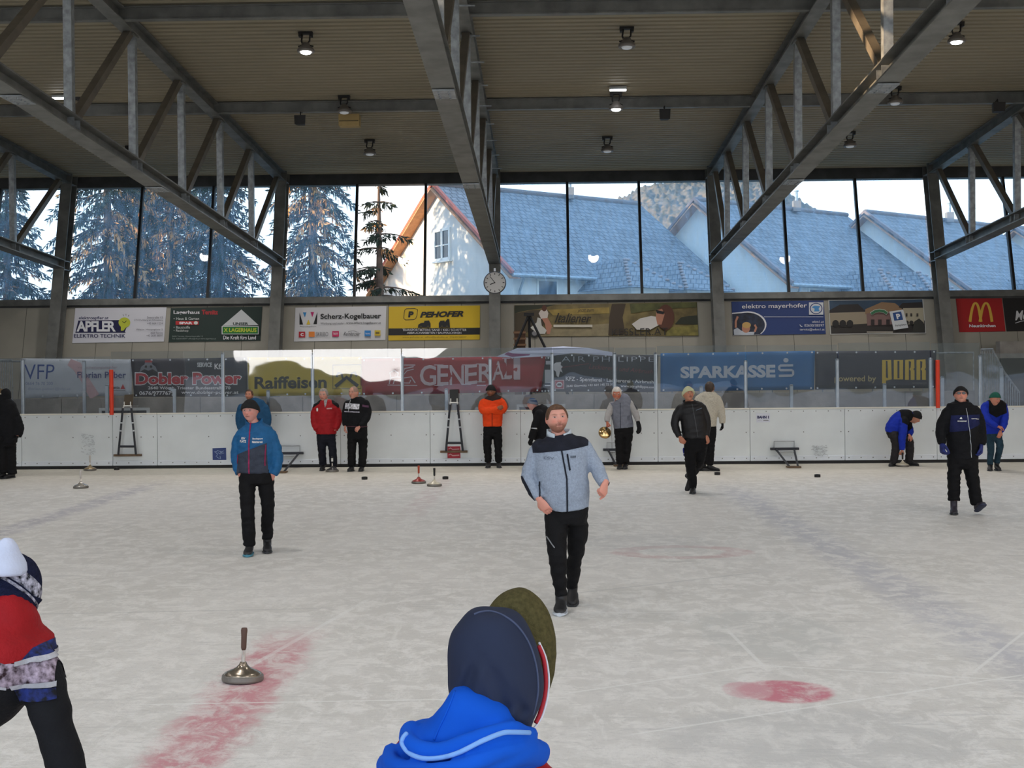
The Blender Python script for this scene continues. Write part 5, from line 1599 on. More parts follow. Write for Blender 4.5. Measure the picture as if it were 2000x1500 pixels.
class Person:
    def __init__(s, label, foot, Y=None, group='players on the ice', loc=None):
        s.Y = Y if Y is not None else G(*foot).y
        s.s = FPX / s.Y
        s.root = thing('person', label, 'person', loc if loc is not None else P(foot[0], foot[1], s.Y) * 1.0, group)
        s.root.location.z = 0
        s.skinmb = MB()
        s.tone = []
        s.inner = MB()
        s.geo = {}
        s.seed = len(label) * 1.7
    def p(s, px, py, dy=0.0): return P(px, py, s.Y + dy)
    def loft(s, rows, scale=1.0, mb=None, n=28, k=4, power=2.3):
        mb = mb if mb is not None else MB()
        rows = catmull(rows, k)
        cs = [s.p(r[0], r[1], r[2]) for r in rows]
        rr = []
        for i, r in enumerate(rows):
            t = cs[min(i + 1, len(cs) - 1)] - cs[max(i - 1, 0)]
            u = Vector((t.z, 0, -t.x))
            u = u.normalized() if u.length > 1e-6 else Vector((1, 0, 0))
            if i == 0 or u.dot(prev) > 0: pass
            else: u = -u
            prev = u
            v = Vector((0, 1, 0))
            hw, dp = max(r[3], .5) / s.s * scale, r[4] * scale
            ring = []
            for q in range(n):
                a = 2 * pi * q / n
                ca, sa = cos(a), sin(a)
                ring.append(cs[i] + u * (hw * math.copysign(abs(ca) ** (2 / power), ca)) + v * (dp * math.copysign(abs(sa) ** (2 / power), sa)))
            rr.append(ring)
        mb.rings(rr)
        return mb
    def limb(s, rows, scale=1.0, mb=None, n=16, k=5):
        mb = mb if mb is not None else MB()
        rows = catmull(rows, k)
        cs = [s.p(r[0], r[1], r[2]) for r in rows]
        rd = [max(r[3], .3) / s.s * scale for r in rows]
        mb.tube(cs, rd, n)
        ballcap(mb, cs[0], rd[0] * .98)
        return mb
    def cloth(s, name, ma, lofts=(), limbs=(), voxel=.016, fold=.007, smooth=3, freq=7.0, inner=True, isc=.80, parent=None):
        mb = MB()
        for r in lofts:
            s.loft(r, 1.0, mb)
            if inner: s.loft(r, isc, s.inner, n=16, k=2)
        for r in limbs:
            s.limb(r, 1.0, mb)
            if inner: s.limb(r, isc - .16, s.inner, n=10, k=3)
        vs, ns, fs = remesh(mb, voxel, smooth)
        if fold:
            o = Vector((s.seed, s.seed * .3, 0))
            for i, v in enumerate(vs):
                q = Vector((v.x * freq * .8 + v.z * freq * .35, v.y * freq * .8, v.z * freq * 1.6 - v.x * freq * .3)) + o
                f_ = noise.noise(q) + .5 * noise.noise(q * 2.1)
                f_ = -abs(f_) * 1.2 + .25
                vs[i] = v + ns[i] * fold * 1.7 * f_
        s.geo[name] = (vs, fs)
        return mesh_obj(name, vs, fs, ma, parent or s.root, True)
    def patch(s, name, src, ma, poly=None, side='front', infl=.004, parent=None, thick=0.0, label=None):
        """part of a garment cut out along straight seams (a convex outline) and laid over it"""
        vs, fs = s.geo[src]
        bm = bmesh.new()
        bv = [bm.verts.new(v) for v in vs]
        for f in fs:
            try: bm.faces.new([bv[i] for i in f])
            except ValueError: pass
        bm.normal_update()
        pts = [s.p(x, y) for x, y in poly]
        c = sum(pts, Vector()) / len(pts)
        for i in range(len(pts)):
            a, b = pts[i], pts[(i + 1) % len(pts)]
            d = b - a
            nrm = Vector((d.z, 0, -d.x)).normalized()
            if nrm.dot(c - a) > 0: nrm = -nrm
            bmesh.ops.bisect_plane(bm, geom=bm.verts[:] + bm.edges[:] + bm.faces[:], plane_co=a, plane_no=nrm, clear_outer=True)
        bm.normal_update()
        if side == 'front': kill = [f for f in bm.faces if f.normal.y > .12]
        elif side == 'back': kill = [f for f in bm.faces if f.normal.y < -.12]
        else: kill = []
        bmesh.ops.delete(bm, geom=kill, context='FACES')
        bm.verts.ensure_lookup_table()
        left, best = set(bm.verts), set()              # keep the main piece only
        while left:
            st, isl = [left.pop()], set()
            while st:
                v = st.pop(); isl.add(v)
                for e in v.link_edges:
                    o_ = e.other_vert(v)
                    if o_ in left: left.discard(o_); st.append(o_)
            if sum(v.normal.y < 0 for v in isl) > sum(v.normal.y < 0 for v in best): best = isl
        bmesh.ops.delete(bm, geom=[v for v in bm.verts if v not in best], context='VERTS')
        bm.normal_update()
        for v in bm.verts: v.co += v.normal * infl
        bm.verts.index_update()
        ov = [v.co.copy() for v in bm.verts]
        of = [tuple(v.index for v in f.verts) for f in bm.faces]
        bm.free()
        if not of: return None
        o = mesh_obj(name, ov, of, ma, parent or s.root, True)
        if label: o['label'] = label
        return o
    def print_text(s, body, q, src, ma, name='lettering', bold=0.02, parent=None, shear=0):
        vs, fs = s.geo[src]
        bvh = BVHTree.FromPolygons(vs, fs)
        tv, tf = text_geo(body, bold, shear)
        xa, xb = min(v.x for v in tv), max(v.x for v in tv)
        ya, yb = min(v.y for v in tv), max(v.y for v in tv)
        x0, y0, x1, y1 = q
        out = []
        for v in tv:
            p = s.p(x0 + (x1 - x0) * (v.x - xa) / (xb - xa), y1 + (y0 - y1) * (v.y - ya) / (yb - ya))
            h = bvh.ray_cast(Vector((p.x, p.y - 2, p.z)), Vector((0, 1, 0)))
            out.append(Vector((p.x, (h[0].y if h[0] else p.y) - .008, p.z)))
        return mesh_obj(name, out, tf, ma, parent or s.root)
    # ---- skin
    def add_skin(s, vs, fs, cols):
        s.skinmb.add(vs, fs)
        s.tone += cols
    def head(s, cx, cy, h, yaw=0, pitch=0, tilt=0, dy=0.0, skin=(206, 150, 128), brow=(80, 56, 40), beard=None, bmask='full', lips=(150, 78, 72), neck=None, ears=True, wide=1.04):
        c = s.p(cx, cy, dy)
        k = h / s.s / .24
        H = Head(c, k, yaw, pitch, tilt, wide)
        s.H = H
        sk, br, lp = Vector(srgb(*skin)), Vector(srgb(*brow)), Vector(srgb(*lips))
        s.sk = sk
        bd = Vector(srgb(*beard)) if beard else None
        rows, cols = [], []
        lv = []
        for j in range(HEADM + 1):
            th = pi * j / HEADM
            row = []
            for i in range(HEADN):
                v = head_surf(max(.02, min(pi - .02, th)), head_ph(i))
                row.append(v)
                cl = sk.copy()
                if v.y < 0:
                    g = lambda a, s_: math.exp(-(a / s_) ** 2)
                    ax = abs(v.x)
                    cl = cl.lerp(Vector((sk.x * 1.06, sk.y * .74, sk.z * .70)), min(1, .7 * g(ax - .038, .02) * g(v.z + .02, .022) + .6 * g(v.x, .014) * g(v.z + .022, .014)))
                    cl = cl.lerp(sk * .62, .55 * g(ax - .031, .018) * g(v.z - .015, .011))
                    e = ((ax - .031) / .0125) ** 2 + ((v.z - .016) / .0052) ** 2
                    if e < 1: cl = Vector((.55, .52, .50))
                    if ((ax - .031) / .0058) ** 2 + ((v.z - .016) / .0056) ** 2 < 1: cl = Vector((.035, .03, .028))
                    cl = cl.lerp(br, .85 * g(ax - .031, .017) ** .7 * g(v.z - .036 - .004 * g(ax - .035, .015), .0045))
                    cl = cl.lerp(lp, .9 * g(v.x, .020) * g(v.z + .0535, .0075))
                    if abs(v.x) < .022: cl = cl.lerp(Vector((.05, .02, .02)), .8 * g(v.z + .053, .0022))
                    cl = cl.lerp(sk * .35, .7 * g(ax - .0075, .0035) * g(v.z + .0305, .0028))
                    if bd is not None:
                        mk = g(v.x, .022) * g(v.z + .041, .006) * 1.0
                        if bmask in ('full', 'goatee'):
                            mk = max(mk, g(v.x, .024) * g(v.z + .082, .017), g(ax - .026, .005) * (1 if -.085 < v.z < -.04 else 0))
                        if bmask == 'full' and v.z < -.03: mk = max(mk, min(1, max(0, (-.03 - v.z) / .03)) * (1 if ax > .028 or v.z < -.07 else .2) * .85)
                        cl = cl.lerp(bd, min(1, mk) * .85)
                elif bd is not None and bmask == 'full' and v.z < -.04 and v.y < .03:
                    cl = cl.lerp(bd, .6)
                cols.append(cl)
            rows.append([H.w(v) for v in row])
        mb = MB().rings(rows)
        if ears:
            for sx in (-1, 1):
                n0 = len(mb.v)
                mb.ball((0, 0, 0), 1.0, 10)
                for i in range(n0, len(mb.v)):
                    v = mb.v[i]
                    mb.v[i] = H.w((sx * (.078 + .008 * v.x), .012 + .016 * v.y, .000 + .031 * v.z))
                    cols.append(Vector((sk.x * 1.0, sk.y * .78, sk.z * .74)))
        s.add_skin(mb.v, mb.f, cols)
        # neck
        nk = neck or (cx, cy + h * .72, dy + .02)
        a = H.w((0, .018, -.06))
        b = s.p(*nk)
        s.inner.tube([a, a.lerp(b, .5), b], [.056 * k, .056 * k, .066 * k], 14)
        return H
    def hat(s, ma, zf=.055, zb=.0, infl=.013, brim=.045, brim_m=None, name='beanie', top=.0, rib=.0012, brim_infl=.007):
        H = s.H
        lo = lambda ph: zf + (zb - zf) * (1 - cos(ph)) / 2
        mb = H.shell(lo, lambda ph: .1199, lambda ph, u: infl + top * max(0, 1 - u * 2.2) ** 1.5, rib=rib, close_top=True)
        o = mb.build(name, ma, s.root, True)
        if brim:
            b2 = H.shell(lo, lambda ph: lo(ph) + brim, infl + brim_infl, m=5, rib=rib * 1.4)
            b2.build('brim', brim_m or ma, o, True)
        return o
    def hair(s, ma, front=.082, side=-.005, back=-.06, infl=.010, temple=58, na=.006, name='hair', quiff=0.0):
        H = s.H
        def lo(ph):
            a = abs(math.degrees(ph))
            if a < temple - 14: return front
            if a < temple + 10:
                u = (a - temple + 14) / 24; u = u * u * (3 - 2 * u)
                return front + (side - front) * u
            if a < 100: return side
            u = (a - 100) / 80; u = u * u * (3 - 2 * u)
            return side + (back - side) * min(1, u * 1.6)
        return H.shell(lo, lambda ph: .1199, lambda ph, u: infl * (.4 + .6 * min(1, 1.6 * (1 - u))) + quiff * max(0, cos(ph)) * u * (1 if u < .9 else .5), na and 72, 18, 0, na, True, s.seed).build(name, ma, s.root, True)
    def hand(s, wrist, to, palm=(0, -1, 0), thumb=1, curl=.5, size=1.0, glove=None, name='glove', spread=.012, mitt=False):
        w = s.p(*wrist) if len(wrist) == 3 and not isinstance(wrist, Vector) else wrist
        e = s.p(*to) if not isinstance(to, Vector) else to
        z = (e - w).normalized()
        y = Vector(palm)
        x = y.cross(z).normalized()
        y = z.cross(x).normalized()
        x = x * thumb
        kk = size
        mb = MB()
        L = lambda a, b, c: w + (x * a + y * b + z * c) * kk
        rr = []
        for t, hw, ht in ((-.03, .026, .022), (.0, .027, .021), (.03, .038, .019), (.06, .043, .017), (.085, .042, .014), (.095, .036, .010)):
            rr.append([L(hw * cos(2 * pi * q / 14), ht * sin(2 * pi * q / 14), t) for q in range(14)])
        mb.rings(rr)
        fl = [(.032, .070), (.011, .080), (-.011, .074), (-.031, .058)]
        for fi, (fx, ln) in enumerate(fl):
            p0 = Vector((fx, .0, .080))
            pts = [p0]
            ang = .12
            q = p0.copy()
            for j, seg in enumerate((.44, .32, .24)):
                ang += curl * (1.25 if j else 1.0) * (1 + .06 * fi)
                d = Vector((fx * spread * 3, sin(ang), cos(ang)))
                q = q + d.normalized() * (ln * seg)
                pts.append(q.copy())
            r0 = (.0112 if mitt else .0092) * (.94 if fi == 3 else 1)
            mb.tube([L(*v) for v in pts], [r0 * kk * f for f in (1.05, 1.0, .95, .82)], 10)
            ballcap(mb, L(*pts[-1]), r0 * kk * .82)
        tp = [Vector((.026, .004, .018)), Vector((.050, .012, .046)), Vector((.056, .022 + .010 * curl, .074)), Vector((.050, .030 + .018 * curl, .094))]
        mb.tube([L(*v) for v in tp], [.0135 * kk, .0115 * kk, .0105 * kk, .0085 * kk], 10)
        ballcap(mb, L(*tp[-1]), .0085 * kk)
        vs, ns, fs = remesh(mb, .0048 * kk, 2, .4)
        if glove is None:
            cols = []
            for v in vs:
                u = (v - w).dot(z) / kk
                cols.append(Vector((s.sk.x * 1.0, s.sk.y * (.86 if u > .08 else .92), s.sk.z * (.84 if u > .08 else .9))))
            s.add_skin(vs, fs, cols)
        else:
            # the hand of the body sits inside the glove
            s.inner.tube([w - z * .06, w + z * .01], [.016, .014], 8)
            gv = [v + n * .004 for v, n in zip(vs, ns)]
            mesh_obj(name, gv, fs, glove, s.root, True)
    def shoe(s, ankle, toe, ma, sole, length=.29, w=.052, name='shoe', high=.12, lift=0.0):
        a = s.p(*ankle)
        b = s.p(*toe)
        d = Vector((b.x - a.x, b.y - a.y, 0))
        d = d.normalized() if d.length > 1e-4 else Vector((0, -1, 0))
        full = (b - a)
        up = Vector((0, 0, 1))
        if lift:                                      # sole tipped up at the toe (+) or heel (-)
            up = (Matrix.Rotation(lift, 3, d.cross(up)) @ up).normalized()
            d2 = (Matrix.Rotation(lift, 3, d.cross(Vector((0, 0, 1)))) @ d).normalized()
        else: d2 = d
        sd = d2.cross(up).normalized()
        base = Vector((a.x, a.y, min(a.z, 9)))
        z0 = s.ground if hasattr(s, 'ground') else 0.0
        heel = Vector((a.x, a.y, a.z)) - up * (a.z - z0 if not lift else .10) - d2 * .07
        rows, sol = [], []
        for t, hw, hh in ((0, .030, .055), (.012, .036, .085), (.05, .040, .10), (.10, .040, .098), (.14, .042, .080), (.19, .048, .058), (.24, .046, .044), (.275, .034, .034), (length, .012, .020)):
            c = heel + d2 * t
            r_, r2 = [], []
            k = w / .046
            for q in range(14):
                an = 2 * pi * q / 14
                r_.append(c + sd * (cos(an) * hw * k) + up * (.022 + hh * .5 + sin(an) * hh * .5))
                r2.append(c + sd * (cos(an) * (hw + .005) * k) + up * (.016 + sin(an) * .016))
            rows.append(r_); sol.append(r2)
        mb = MB().rings(rows)
        sh = [heel + d2 * .06 + up * .07, heel + d2 * .06 + up * (.07 + high)]
        mb.tube(sh, [.042 * w / .046, .043 * w / .046], 14)
        vs, ns, fs = remesh(mb, .010, 3)
        o = mesh_obj(name, vs, fs, ma, s.root, True)
        MB().rings(sol).build('sole', sole, o)
        s.inner.tube([a + up * .08, heel + d2 * .06 + up * .06, heel + d2 * .14 + up * .05], [.022, .022, .014], 8)
        return o
    def finish(s, voxel=.024):
        vs, ns, fs = remesh(s.inner, voxel, 2)
        n0 = len(s.skinmb.v)
        cols = s.tone + [s.sk * .95] * len(vs)
        s.skinmb.add(vs, fs)
        o = s.skinmb.build('body', SKIN, s.root, True)
        at = o.data.color_attributes.new('tone', 'FLOAT_COLOR', 'POINT')
        for i, c in enumerate(cols):
            at.data[i].color = (c.x, c.y, c.z, 1)
        return o

blackc = cloth(18, 19, 23); blackt = cloth(14, 14, 17, .8); shoe_b = mat('black_boot', srgb(30, 30, 33), .55, noise_amt=.2, nscale=10); sole_b = mat('dark_sole', srgb(40, 42, 46), .7); sole_w = mat('pale_sole', srgb(190, 196, 204), .6)
hair_gr, hair_wh, hair_br, hair_dk = mat('grey_hair', srgb(150, 144, 138), .7, noise_amt=.2, nscale=40), mat('white_hair', srgb(206, 200, 194), .7, noise_amt=.15, nscale=40), mat('brown_hair', srgb(84, 56, 34), .6, noise_amt=.35, nscale=40), mat('dark_hair', srgb(58, 44, 34), .6, noise_amt=.3, nscale=40)

# ---------------------------------------------------------------- man in the grey fleece, centre
m = Person('walking man in light grey fleece jacket with black yoke, one hand in pocket', (1093, 1190), group='players on the ice')
fleece = mat('grey_fleece', srgb(152, 164, 182), .95, noise_amt=.10, nscale=60, bump=.4, bscale=130, spec=.1)
yoke = cloth(30, 33, 44)
m.cloth('jacket', fleece, [[(1092, 849, .03, 22, .09), (1093, 857, .02, 36, .11), (1094, 864, .01, 51, .125), (1095, 884, 0, 54, .145), (1097, 915, -.01, 52, .16), (1101, 945, -.02, 49.5, .175), (1106, 972, -.02, 46, .175), (1110, 989, -.01, 42, .165), (1111, 995, -.01, 41, .16)]],
        [[(1054, 869, .0, 12), (1042, 893, .0, 14.5), (1032, 928, -.01, 14), (1039, 951, -.06, 12.5), (1052, 974, -.12, 10.5)], [(1138, 864, .0, 12), (1150, 886, .0, 15), (1165, 913, -.03, 14.5), (1172, 929, -.09, 13.5), (1181, 946, -.16, 11)]], voxel=.011, fold=.007, freq=5)
m.patch('yoke', 'jacket', yoke, [(1036, 840), (1150, 836), (1148, 869.5), (1108, 877.5), (1041, 884)], 'both', .004)
m.patch('zipper', 'jacket', yoke, [(1094, 874), (1097, 874), (1107.4, 932), (1104.4, 932)], 'front', .007)
m.patch('zipper', 'jacket', yoke, [(1104.4, 931), (1107.4, 931), (1108.4, 996), (1105.4, 996)], 'front', .007)
m.patch('chest_pocket_zip', 'jacket', yoke, [(1105.5, 885), (1108.5, 884), (1113.5, 915), (1110.5, 916.5)], 'front', .006)
m.patch('pocket_zip', 'jacket', yoke, [(1052, 950), (1054, 938), (1056, 938), (1054.5, 968), (1052.5, 968)], 'front', .006)
m.patch('side_panel', 'jacket', yoke, [(1012, 930), (1021, 929), (1034, 952), (1050, 985), (1040, 990)], 'both', .004)
m.patch('cuff', 'jacket', yoke, [(1173, 946), (1192, 937), (1197, 946), (1180, 958)], 'both', .004)
m.print_text('team', (1113, 887, 1124, 892), 'jacket', yoke, bold=.0, shear=.3)
m.print_text('ESV', (1062, 890, 1082, 895), 'jacket', mat('grey_print', srgb(96, 106, 122), .8), bold=.0)
cl_ = MB()
def collar(person, ring_lo, ring_hi, ma, gap=.0, th=.012, name='collar'):
    """standing collar: two loops (px, py, half width px, depth m, dy) joined, open at the front by gap radians"""
    mb = MB()
    rows = []
    n = 30
    for (cx, cy, hw, dp, dy, drop) in (ring_lo, ring_hi):
        for e in (0, 1):
            row = []
            for q in range(n + 1):
                a = -pi / 2 + gap + (2 * pi - 2 * gap) * q / n
                fr = max(0, -sin(a))
                row.append(person.p(cx, cy + drop * fr, dy) + Vector((cos(a) * (hw / person.s - e * th), sin(a) * (dp - e * th), 0)))
            rows.append(row)
    lo_o, lo_i, hi_o, hi_i = rows
    seq = [lo_o, hi_o, hi_i, lo_i]
    b = len(mb.v)
    for r in seq: mb.v += r
    w_ = n + 1
    for i in range(4):
        for q in range(n):
            i2 = (i + 1) % 4
            mb.f.append((i * w_ + q, i * w_ + q + 1, i2 * w_ + q + 1, i2 * w_ + q))
    mb.f.append((0, w_, 2 * w_, 3 * w_)); mb.f.append((n, 3 * w_ + n, 2 * w_ + n, w_ + n))
    return mb.build(name, ma, person.root, True)
collar(m, (1092, 851, 25, .105, .03, 7), (1091.5, 838, 24, .10, .03, 9), mat('pale_fleece', srgb(188, 200, 210), .95, noise_amt=.08, nscale=60), .38, .016)
m.cloth('trousers', blackt, [[(1108, 980, 0, 40, .15), (1108, 1000, 0, 41, .155), (1107, 1022, .0, 39, .14)]],
        [[(1086, 1008, -.02, 24), (1087, 1045, -.07, 21), (1088, 1082, -.13, 18), (1092, 1120, -.12, 16), (1094, 1150, -.10, 13), (1096, 1164, -.10, 12.5)], [(1128, 1008, .03, 23), (1128, 1045, .07, 20), (1124, 1082, .12, 17), (1119, 1115, .2, 15), (1118, 1140, .26, 12), (1118, 1150, .28, 11.5)]], voxel=.012, fold=.010, freq=6)
m.patch('thigh_zip', 'trousers', mat('zip_grey', srgb(130, 132, 136), .5), [(1067, 1044), (1069, 1043), (1083.5, 1063), (1082, 1064.5)], 'front', .005)
m.head(1087.5, 819, 55, yaw=12, pitch=6, tilt=-4, dy=-.01, skin=(216, 158, 142), beard=(118, 74, 54), bmask='full', brow=(120, 78, 54), neck=(1092, 858, .03), wide=1.14)
m.hair(hair_br, front=.078, side=.0, back=-.06, infl=.009, na=.004, quiff=.012)
m.hand((1054, 976, -.13), (1065, 992, -.13), palm=(.2, .3, 0), thumb=1, curl=.25, size=1.08)
m.hand((1182, 945, -.18), (1177, 962, -.23), palm=(-.6, .3, -.3), thumb=-1, curl=1.15, size=1.12)
m.shoe((1096, 1168, -.10), (1091, 1190, -.40), shoe_b, sole_w, w=.056)
m.ground = .02
m.shoe((1118, 1146, .28), (1117, 1165, .02), shoe_b, sole_b, lift=-.25, w=.052)
m.finish()

# ---------------------------------------------------------------- man in the blue and slate jacket
m = Person('man in blue and slate hooded jacket with black beanie, hands in pockets', (484, 1082))
bj = cloth(26, 88, 136, .6, .1); slate = cloth(52, 58, 72, .6, .12); mag = cloth(140, 40, 80)
m.cloth('jacket', bj, [[(496, 826, .03, 16, .085), (497, 836, .02, 29, .11), (499, 848, .01, 37, .125), (501, 868, .0, 38, .14), (500, 895, 0, 37, .145), (498, 915, 0, 35, .145), (497, 924, 0, 34, .14)]],
        [[(470, 848, .0, 10.5), (463, 868, 0, 11), (461, 892, -.01, 10.5), (463, 912, -.04, 9), (468, 925, -.06, 8)], [(530, 848, .0, 10.5), (538, 870, 0, 11), (543, 893, -.01, 10.5), (541, 912, -.03, 9.5), (534, 927, -.05, 8)]], voxel=.012, fold=.008)
m.patch('slate_panel', 'jacket', slate, [(469, 886), (525, 864), (527, 926), (466, 926)], 'front', .004)
m.patch('zipper', 'jacket', mag, [(490.6, 826), (493, 826), (493.6, 926), (491, 926)], 'front', .007)
m.patch('pocket_zip', 'jacket', mag, [(522.5, 868), (524.2, 867.5), (522.5, 908), (520.6, 908)], 'front', .007)
m.patch('pocket_zip', 'jacket', mag, [(467.8, 888), (470, 887), (468.6, 904), (466.8, 904)], 'front', .007)
m.print_text('ESV', (476, 853, 484, 857), 'jacket', white_paint, bold=.03)
m.print_text('PLATZ', (473, 858.5, 486, 863), 'jacket', white_paint, bold=.03)
m.print_text('Stocksport', (498, 854, 518, 858), 'jacket', white_paint, bold=.02)
m.print_text('Niederösterreich', (498, 859.5, 518, 864), 'jacket', white_paint, bold=.02)
collar(m, (497, 829, 18, .09, .03, 5), (496, 817, 16.5, .085, .03, 9), bj, .15, .014, 'hood_collar')
m.cloth('trousers', blackt, [[(500, 916, 0, 32, .135), (501, 928, 0, 33.5, .14), (502, 944, 0, 32, .125)]],
        [[(484, 934, -.02, 18), (483, 965, -.04, 15.5), (484, 1000, -.06, 13.5), (486, 1035, -.06, 13), (487, 1066, -.05, 12)], [(519, 934, .02, 17), (521, 965, .05, 15), (523.5, 995, .08, 13), (522, 1025, .16, 12.5), (522, 1052, .2, 11)]], voxel=.013, fold=.010, freq=6)
m.head(489, 803, 42, yaw=-12, pitch=-2, tilt=-3, dy=-.02, skin=(208, 150, 138), brow=(130, 104, 90), neck=(496, 832, .03))
m.hat(mat('black_knit', srgb(24, 24, 26), .95, bump=.3, bscale=120), zf=.040, zb=-.03, infl=.014, brim=.05)
m.shoe((487, 1069, -.05), (480, 1082, -.38), shoe_b, mat('teal_sole', srgb(70, 130, 150), .6))
m.ground = .0
m.shoe((522, 1054, .2), (522, 1068, .0), shoe_b, sole_b)
m.hand((468, 924, -.07), (478, 936, -.02), curl=.2, size=.95)
m.hand((534, 926, -.06), (526, 938, -.01), thumb=-1, curl=.2, size=.95)
m.finish()

# ---------------------------------------------------------------- bearded man behind him
m = Person('bearded man in dark blue jacket standing behind the man in blue and slate', (499, 918), Y=26.0)
m.ground = 0.0
m.cloth('jacket', cloth(30, 78, 116, .7, .1), [[(490, 779, .03, 9, .08), (492, 786, .02, 20, .11), (494, 795, .01, 27, .13), (495, 815, 0, 28, .14), (495, 838, 0, 26, .14), (495, 848, 0, 25, .14)]],
        [[(472, 796, 0, 8), (468, 812, 0, 8), (468, 829, 0, 7), (473, 842, -.1, 6)], [(517, 796, 0, 8), (522, 812, 0, 8), (522, 829, 0, 7), (516, 842, -.1, 6)]], voxel=.016)
m.cloth('trousers', blackt, [[(495, 842, 0, 21, .13), (495, 852, 0, 20, .12)]], [[(485, 850, 0, 10), (485, 880, 0, 8), (486, 912, 0, 7)], [(506, 850, 0, 10), (506, 880, 0, 8), (506, 912, 0, 7)]], voxel=.018)
m.head(487, 772, 21.5, yaw=-8, skin=(196, 136, 112), beard=(110, 72, 48), bmask='full', neck=(491, 787, .03))
m.hair(hair_br, front=.085, back=-.05)
m.shoe((486, 911, 0), (484, 918, -.3), shoe_b, sole_b); m.shoe((506, 911, 0), (508, 918, -.3), shoe_b, sole_b)
m.hand((474, 844, -.12), (480, 848, -.12), curl=.2); m.hand((515, 844, -.12), (509, 848, -.12), thumb=-1, curl=.2)
m.finish()

# ---------------------------------------------------------------- man in the red jacket
m = Person('grey haired man in red jacket with black shoulders, hands in pockets', (640, 918.5))
rj = cloth(160, 22, 30, .6, .1)
m.cloth('jacket', rj, [[(637, 780, .03, 9, .08), (637, 786, .02, 19, .11), (637, 794, .01, 23.5, .13), (637, 812, 0, 23, .145), (637, 834, 0, 21, .15), (637, 848, 0, 20, .15)]],
        [[(619, 793, 0, 7), (613.5, 809, 0, 7.2), (614.5, 826, -.04, 7), (620, 839, -.09, 7)], [(655, 793, 0, 7), (661, 809, 0, 7.2), (660, 826, -.04, 7), (654, 839, -.09, 7)]], voxel=.015, fold=.009)
m.patch('shoulder_panel', 'jacket', blackc, [(611, 776), (629, 776), (625, 788), (612, 797)], 'both', .004)
m.patch('shoulder_panel', 'jacket', blackc, [(645, 776), (664, 776), (662, 797), (650, 788)], 'both', .004)
m.patch('shirt_front', 'jacket', mat('checked_shirt', srgb(150, 150, 150), .9, noise_amt=.3, nscale=30), [(633, 778), (641, 778), (639, 791), (636.5, 796)], 'front', .005)
m.patch('badge', 'jacket', white_paint, [(619.5, 798), (621.5, 796), (623.5, 798), (623, 803), (620, 803)], 'front', .006)
m.patch('chest_print', 'jacket', mat('pale_print', srgb(196, 150, 150), .8), [(640, 797), (650, 796), (650, 798.5), (640, 799)], 'front', .006)
m.cloth('trousers', cloth(26, 28, 38), [[(637, 843, 0, 18.5, .13), (637, 856, 0, 18.5, .13), (637, 864, 0, 17, .11)]], [[(628, 858, 0, 9.5), (629, 884, -.02, 8), (631, 908, 0, 7.5)], [(646.5, 858, 0, 9.5), (650, 884, -.02, 8), (651.5, 912, 0, 7.5)]], voxel=.016, fold=.010)
m.head(632, 771.5, 25, yaw=-8, pitch=-8, skin=(206, 150, 134), brow=(150, 144, 138), neck=(636, 787, .03))
m.hair(hair_gr, front=.080, side=-.02, back=-.06)
m.shoe((631, 909, 0), (626, 917, -.3), shoe_b, sole_b); m.ground = 0; m.shoe((652, 912, 0), (655, 919, -.3), shoe_b, sole_b)
m.hand((620, 838, -.08), (628, 845, -.03), curl=.2, size=.9); m.hand((654, 838, -.08), (646, 845, -.03), thumb=-1, curl=.2, size=.9)
m.finish()

# ---------------------------------------------------------------- man in the patterned sweater
m = Person('bald man in black sweater with white patterned chest band, turned left', (698, 920))
m.cloth('sweater', blackc, [[(695, 776, .03, 10, .085), (696, 782, .02, 18, .115), (696, 790, .01, 22, .14), (697, 805, 0, 21.5, .15), (697, 822, 0, 20.5, .16), (698, 840, 0, 19.5, .155)]],
        [[(679, 789, 0, 7.5), (675.5, 804, -.02, 7.5), (674, 820, -.05, 6.5), (674, 832, -.08, 5)], [(714, 788, .0, 8), (718, 802, .0, 8), (716, 816, -.08, 7.5), (707, 829, -.17, 6), (703, 833, -.19, 5)]], voxel=.015, fold=.006)
nor = mat('nordic_pattern', srgb(196, 196, 204), .9, noise_amt=.6, nscale=26)
m.patch('pattern_band', 'sweater', nor, [(676, 787), (704, 789), (703, 799.5), (675, 798)], 'front', .004)
m.patch('pattern_stripe', 'sweater', mat('pale_stripe', srgb(170, 166, 180), .9, noise_amt=.5, nscale=40), [(674, 802.5), (704, 803.5), (704, 805.5), (674, 804.5)], 'front', .004)
m.patch('sleeve_band', 'sweater', cloth(96, 66, 90), [(709, 790), (721, 792), (721, 796), (709, 794)], 'both', .004)
m.patch('zipper', 'sweater', alu, [(685, 781), (686.4, 781), (683, 802), (681.8, 802)], 'front', .006)
m.patch('hem_stripe', 'sweater', cloth(90, 60, 70), [(678, 831.5), (719, 832), (719, 833.5), (678, 833)], 'both', .004)
m.cloth('trousers', blackt, [[(698, 834, 0, 19, .14), (698, 846, 0, 19.5, .14), (698, 858, 0, 18, .12)]], [[(688, 850, 0, 10.5), (687, 878, 0, 8.5), (687, 910, 0, 8)], [(708, 850, .03, 10.5), (709, 878, .03, 8.5), (707, 912, 0, 8)]], voxel=.016, fold=.011)
m.head(691, 767.5, 26, yaw=-30, skin=(202, 148, 130), brow=(120, 92, 80), neck=(695, 783, .03))
m.hair(mat('short_grey_hair', srgb(150, 124, 110), .8), front=.1, side=.02, back=-.05, infl=.002, temple=40, na=.0005)
m.hand((674, 834, -.09), (673, 843, -.10), palm=(1, .2, 0), thumb=-1, curl=.45)
m.hand((702, 834, -.20), (697, 839, -.22), palm=(.3, .6, 0), thumb=1, curl=.5)
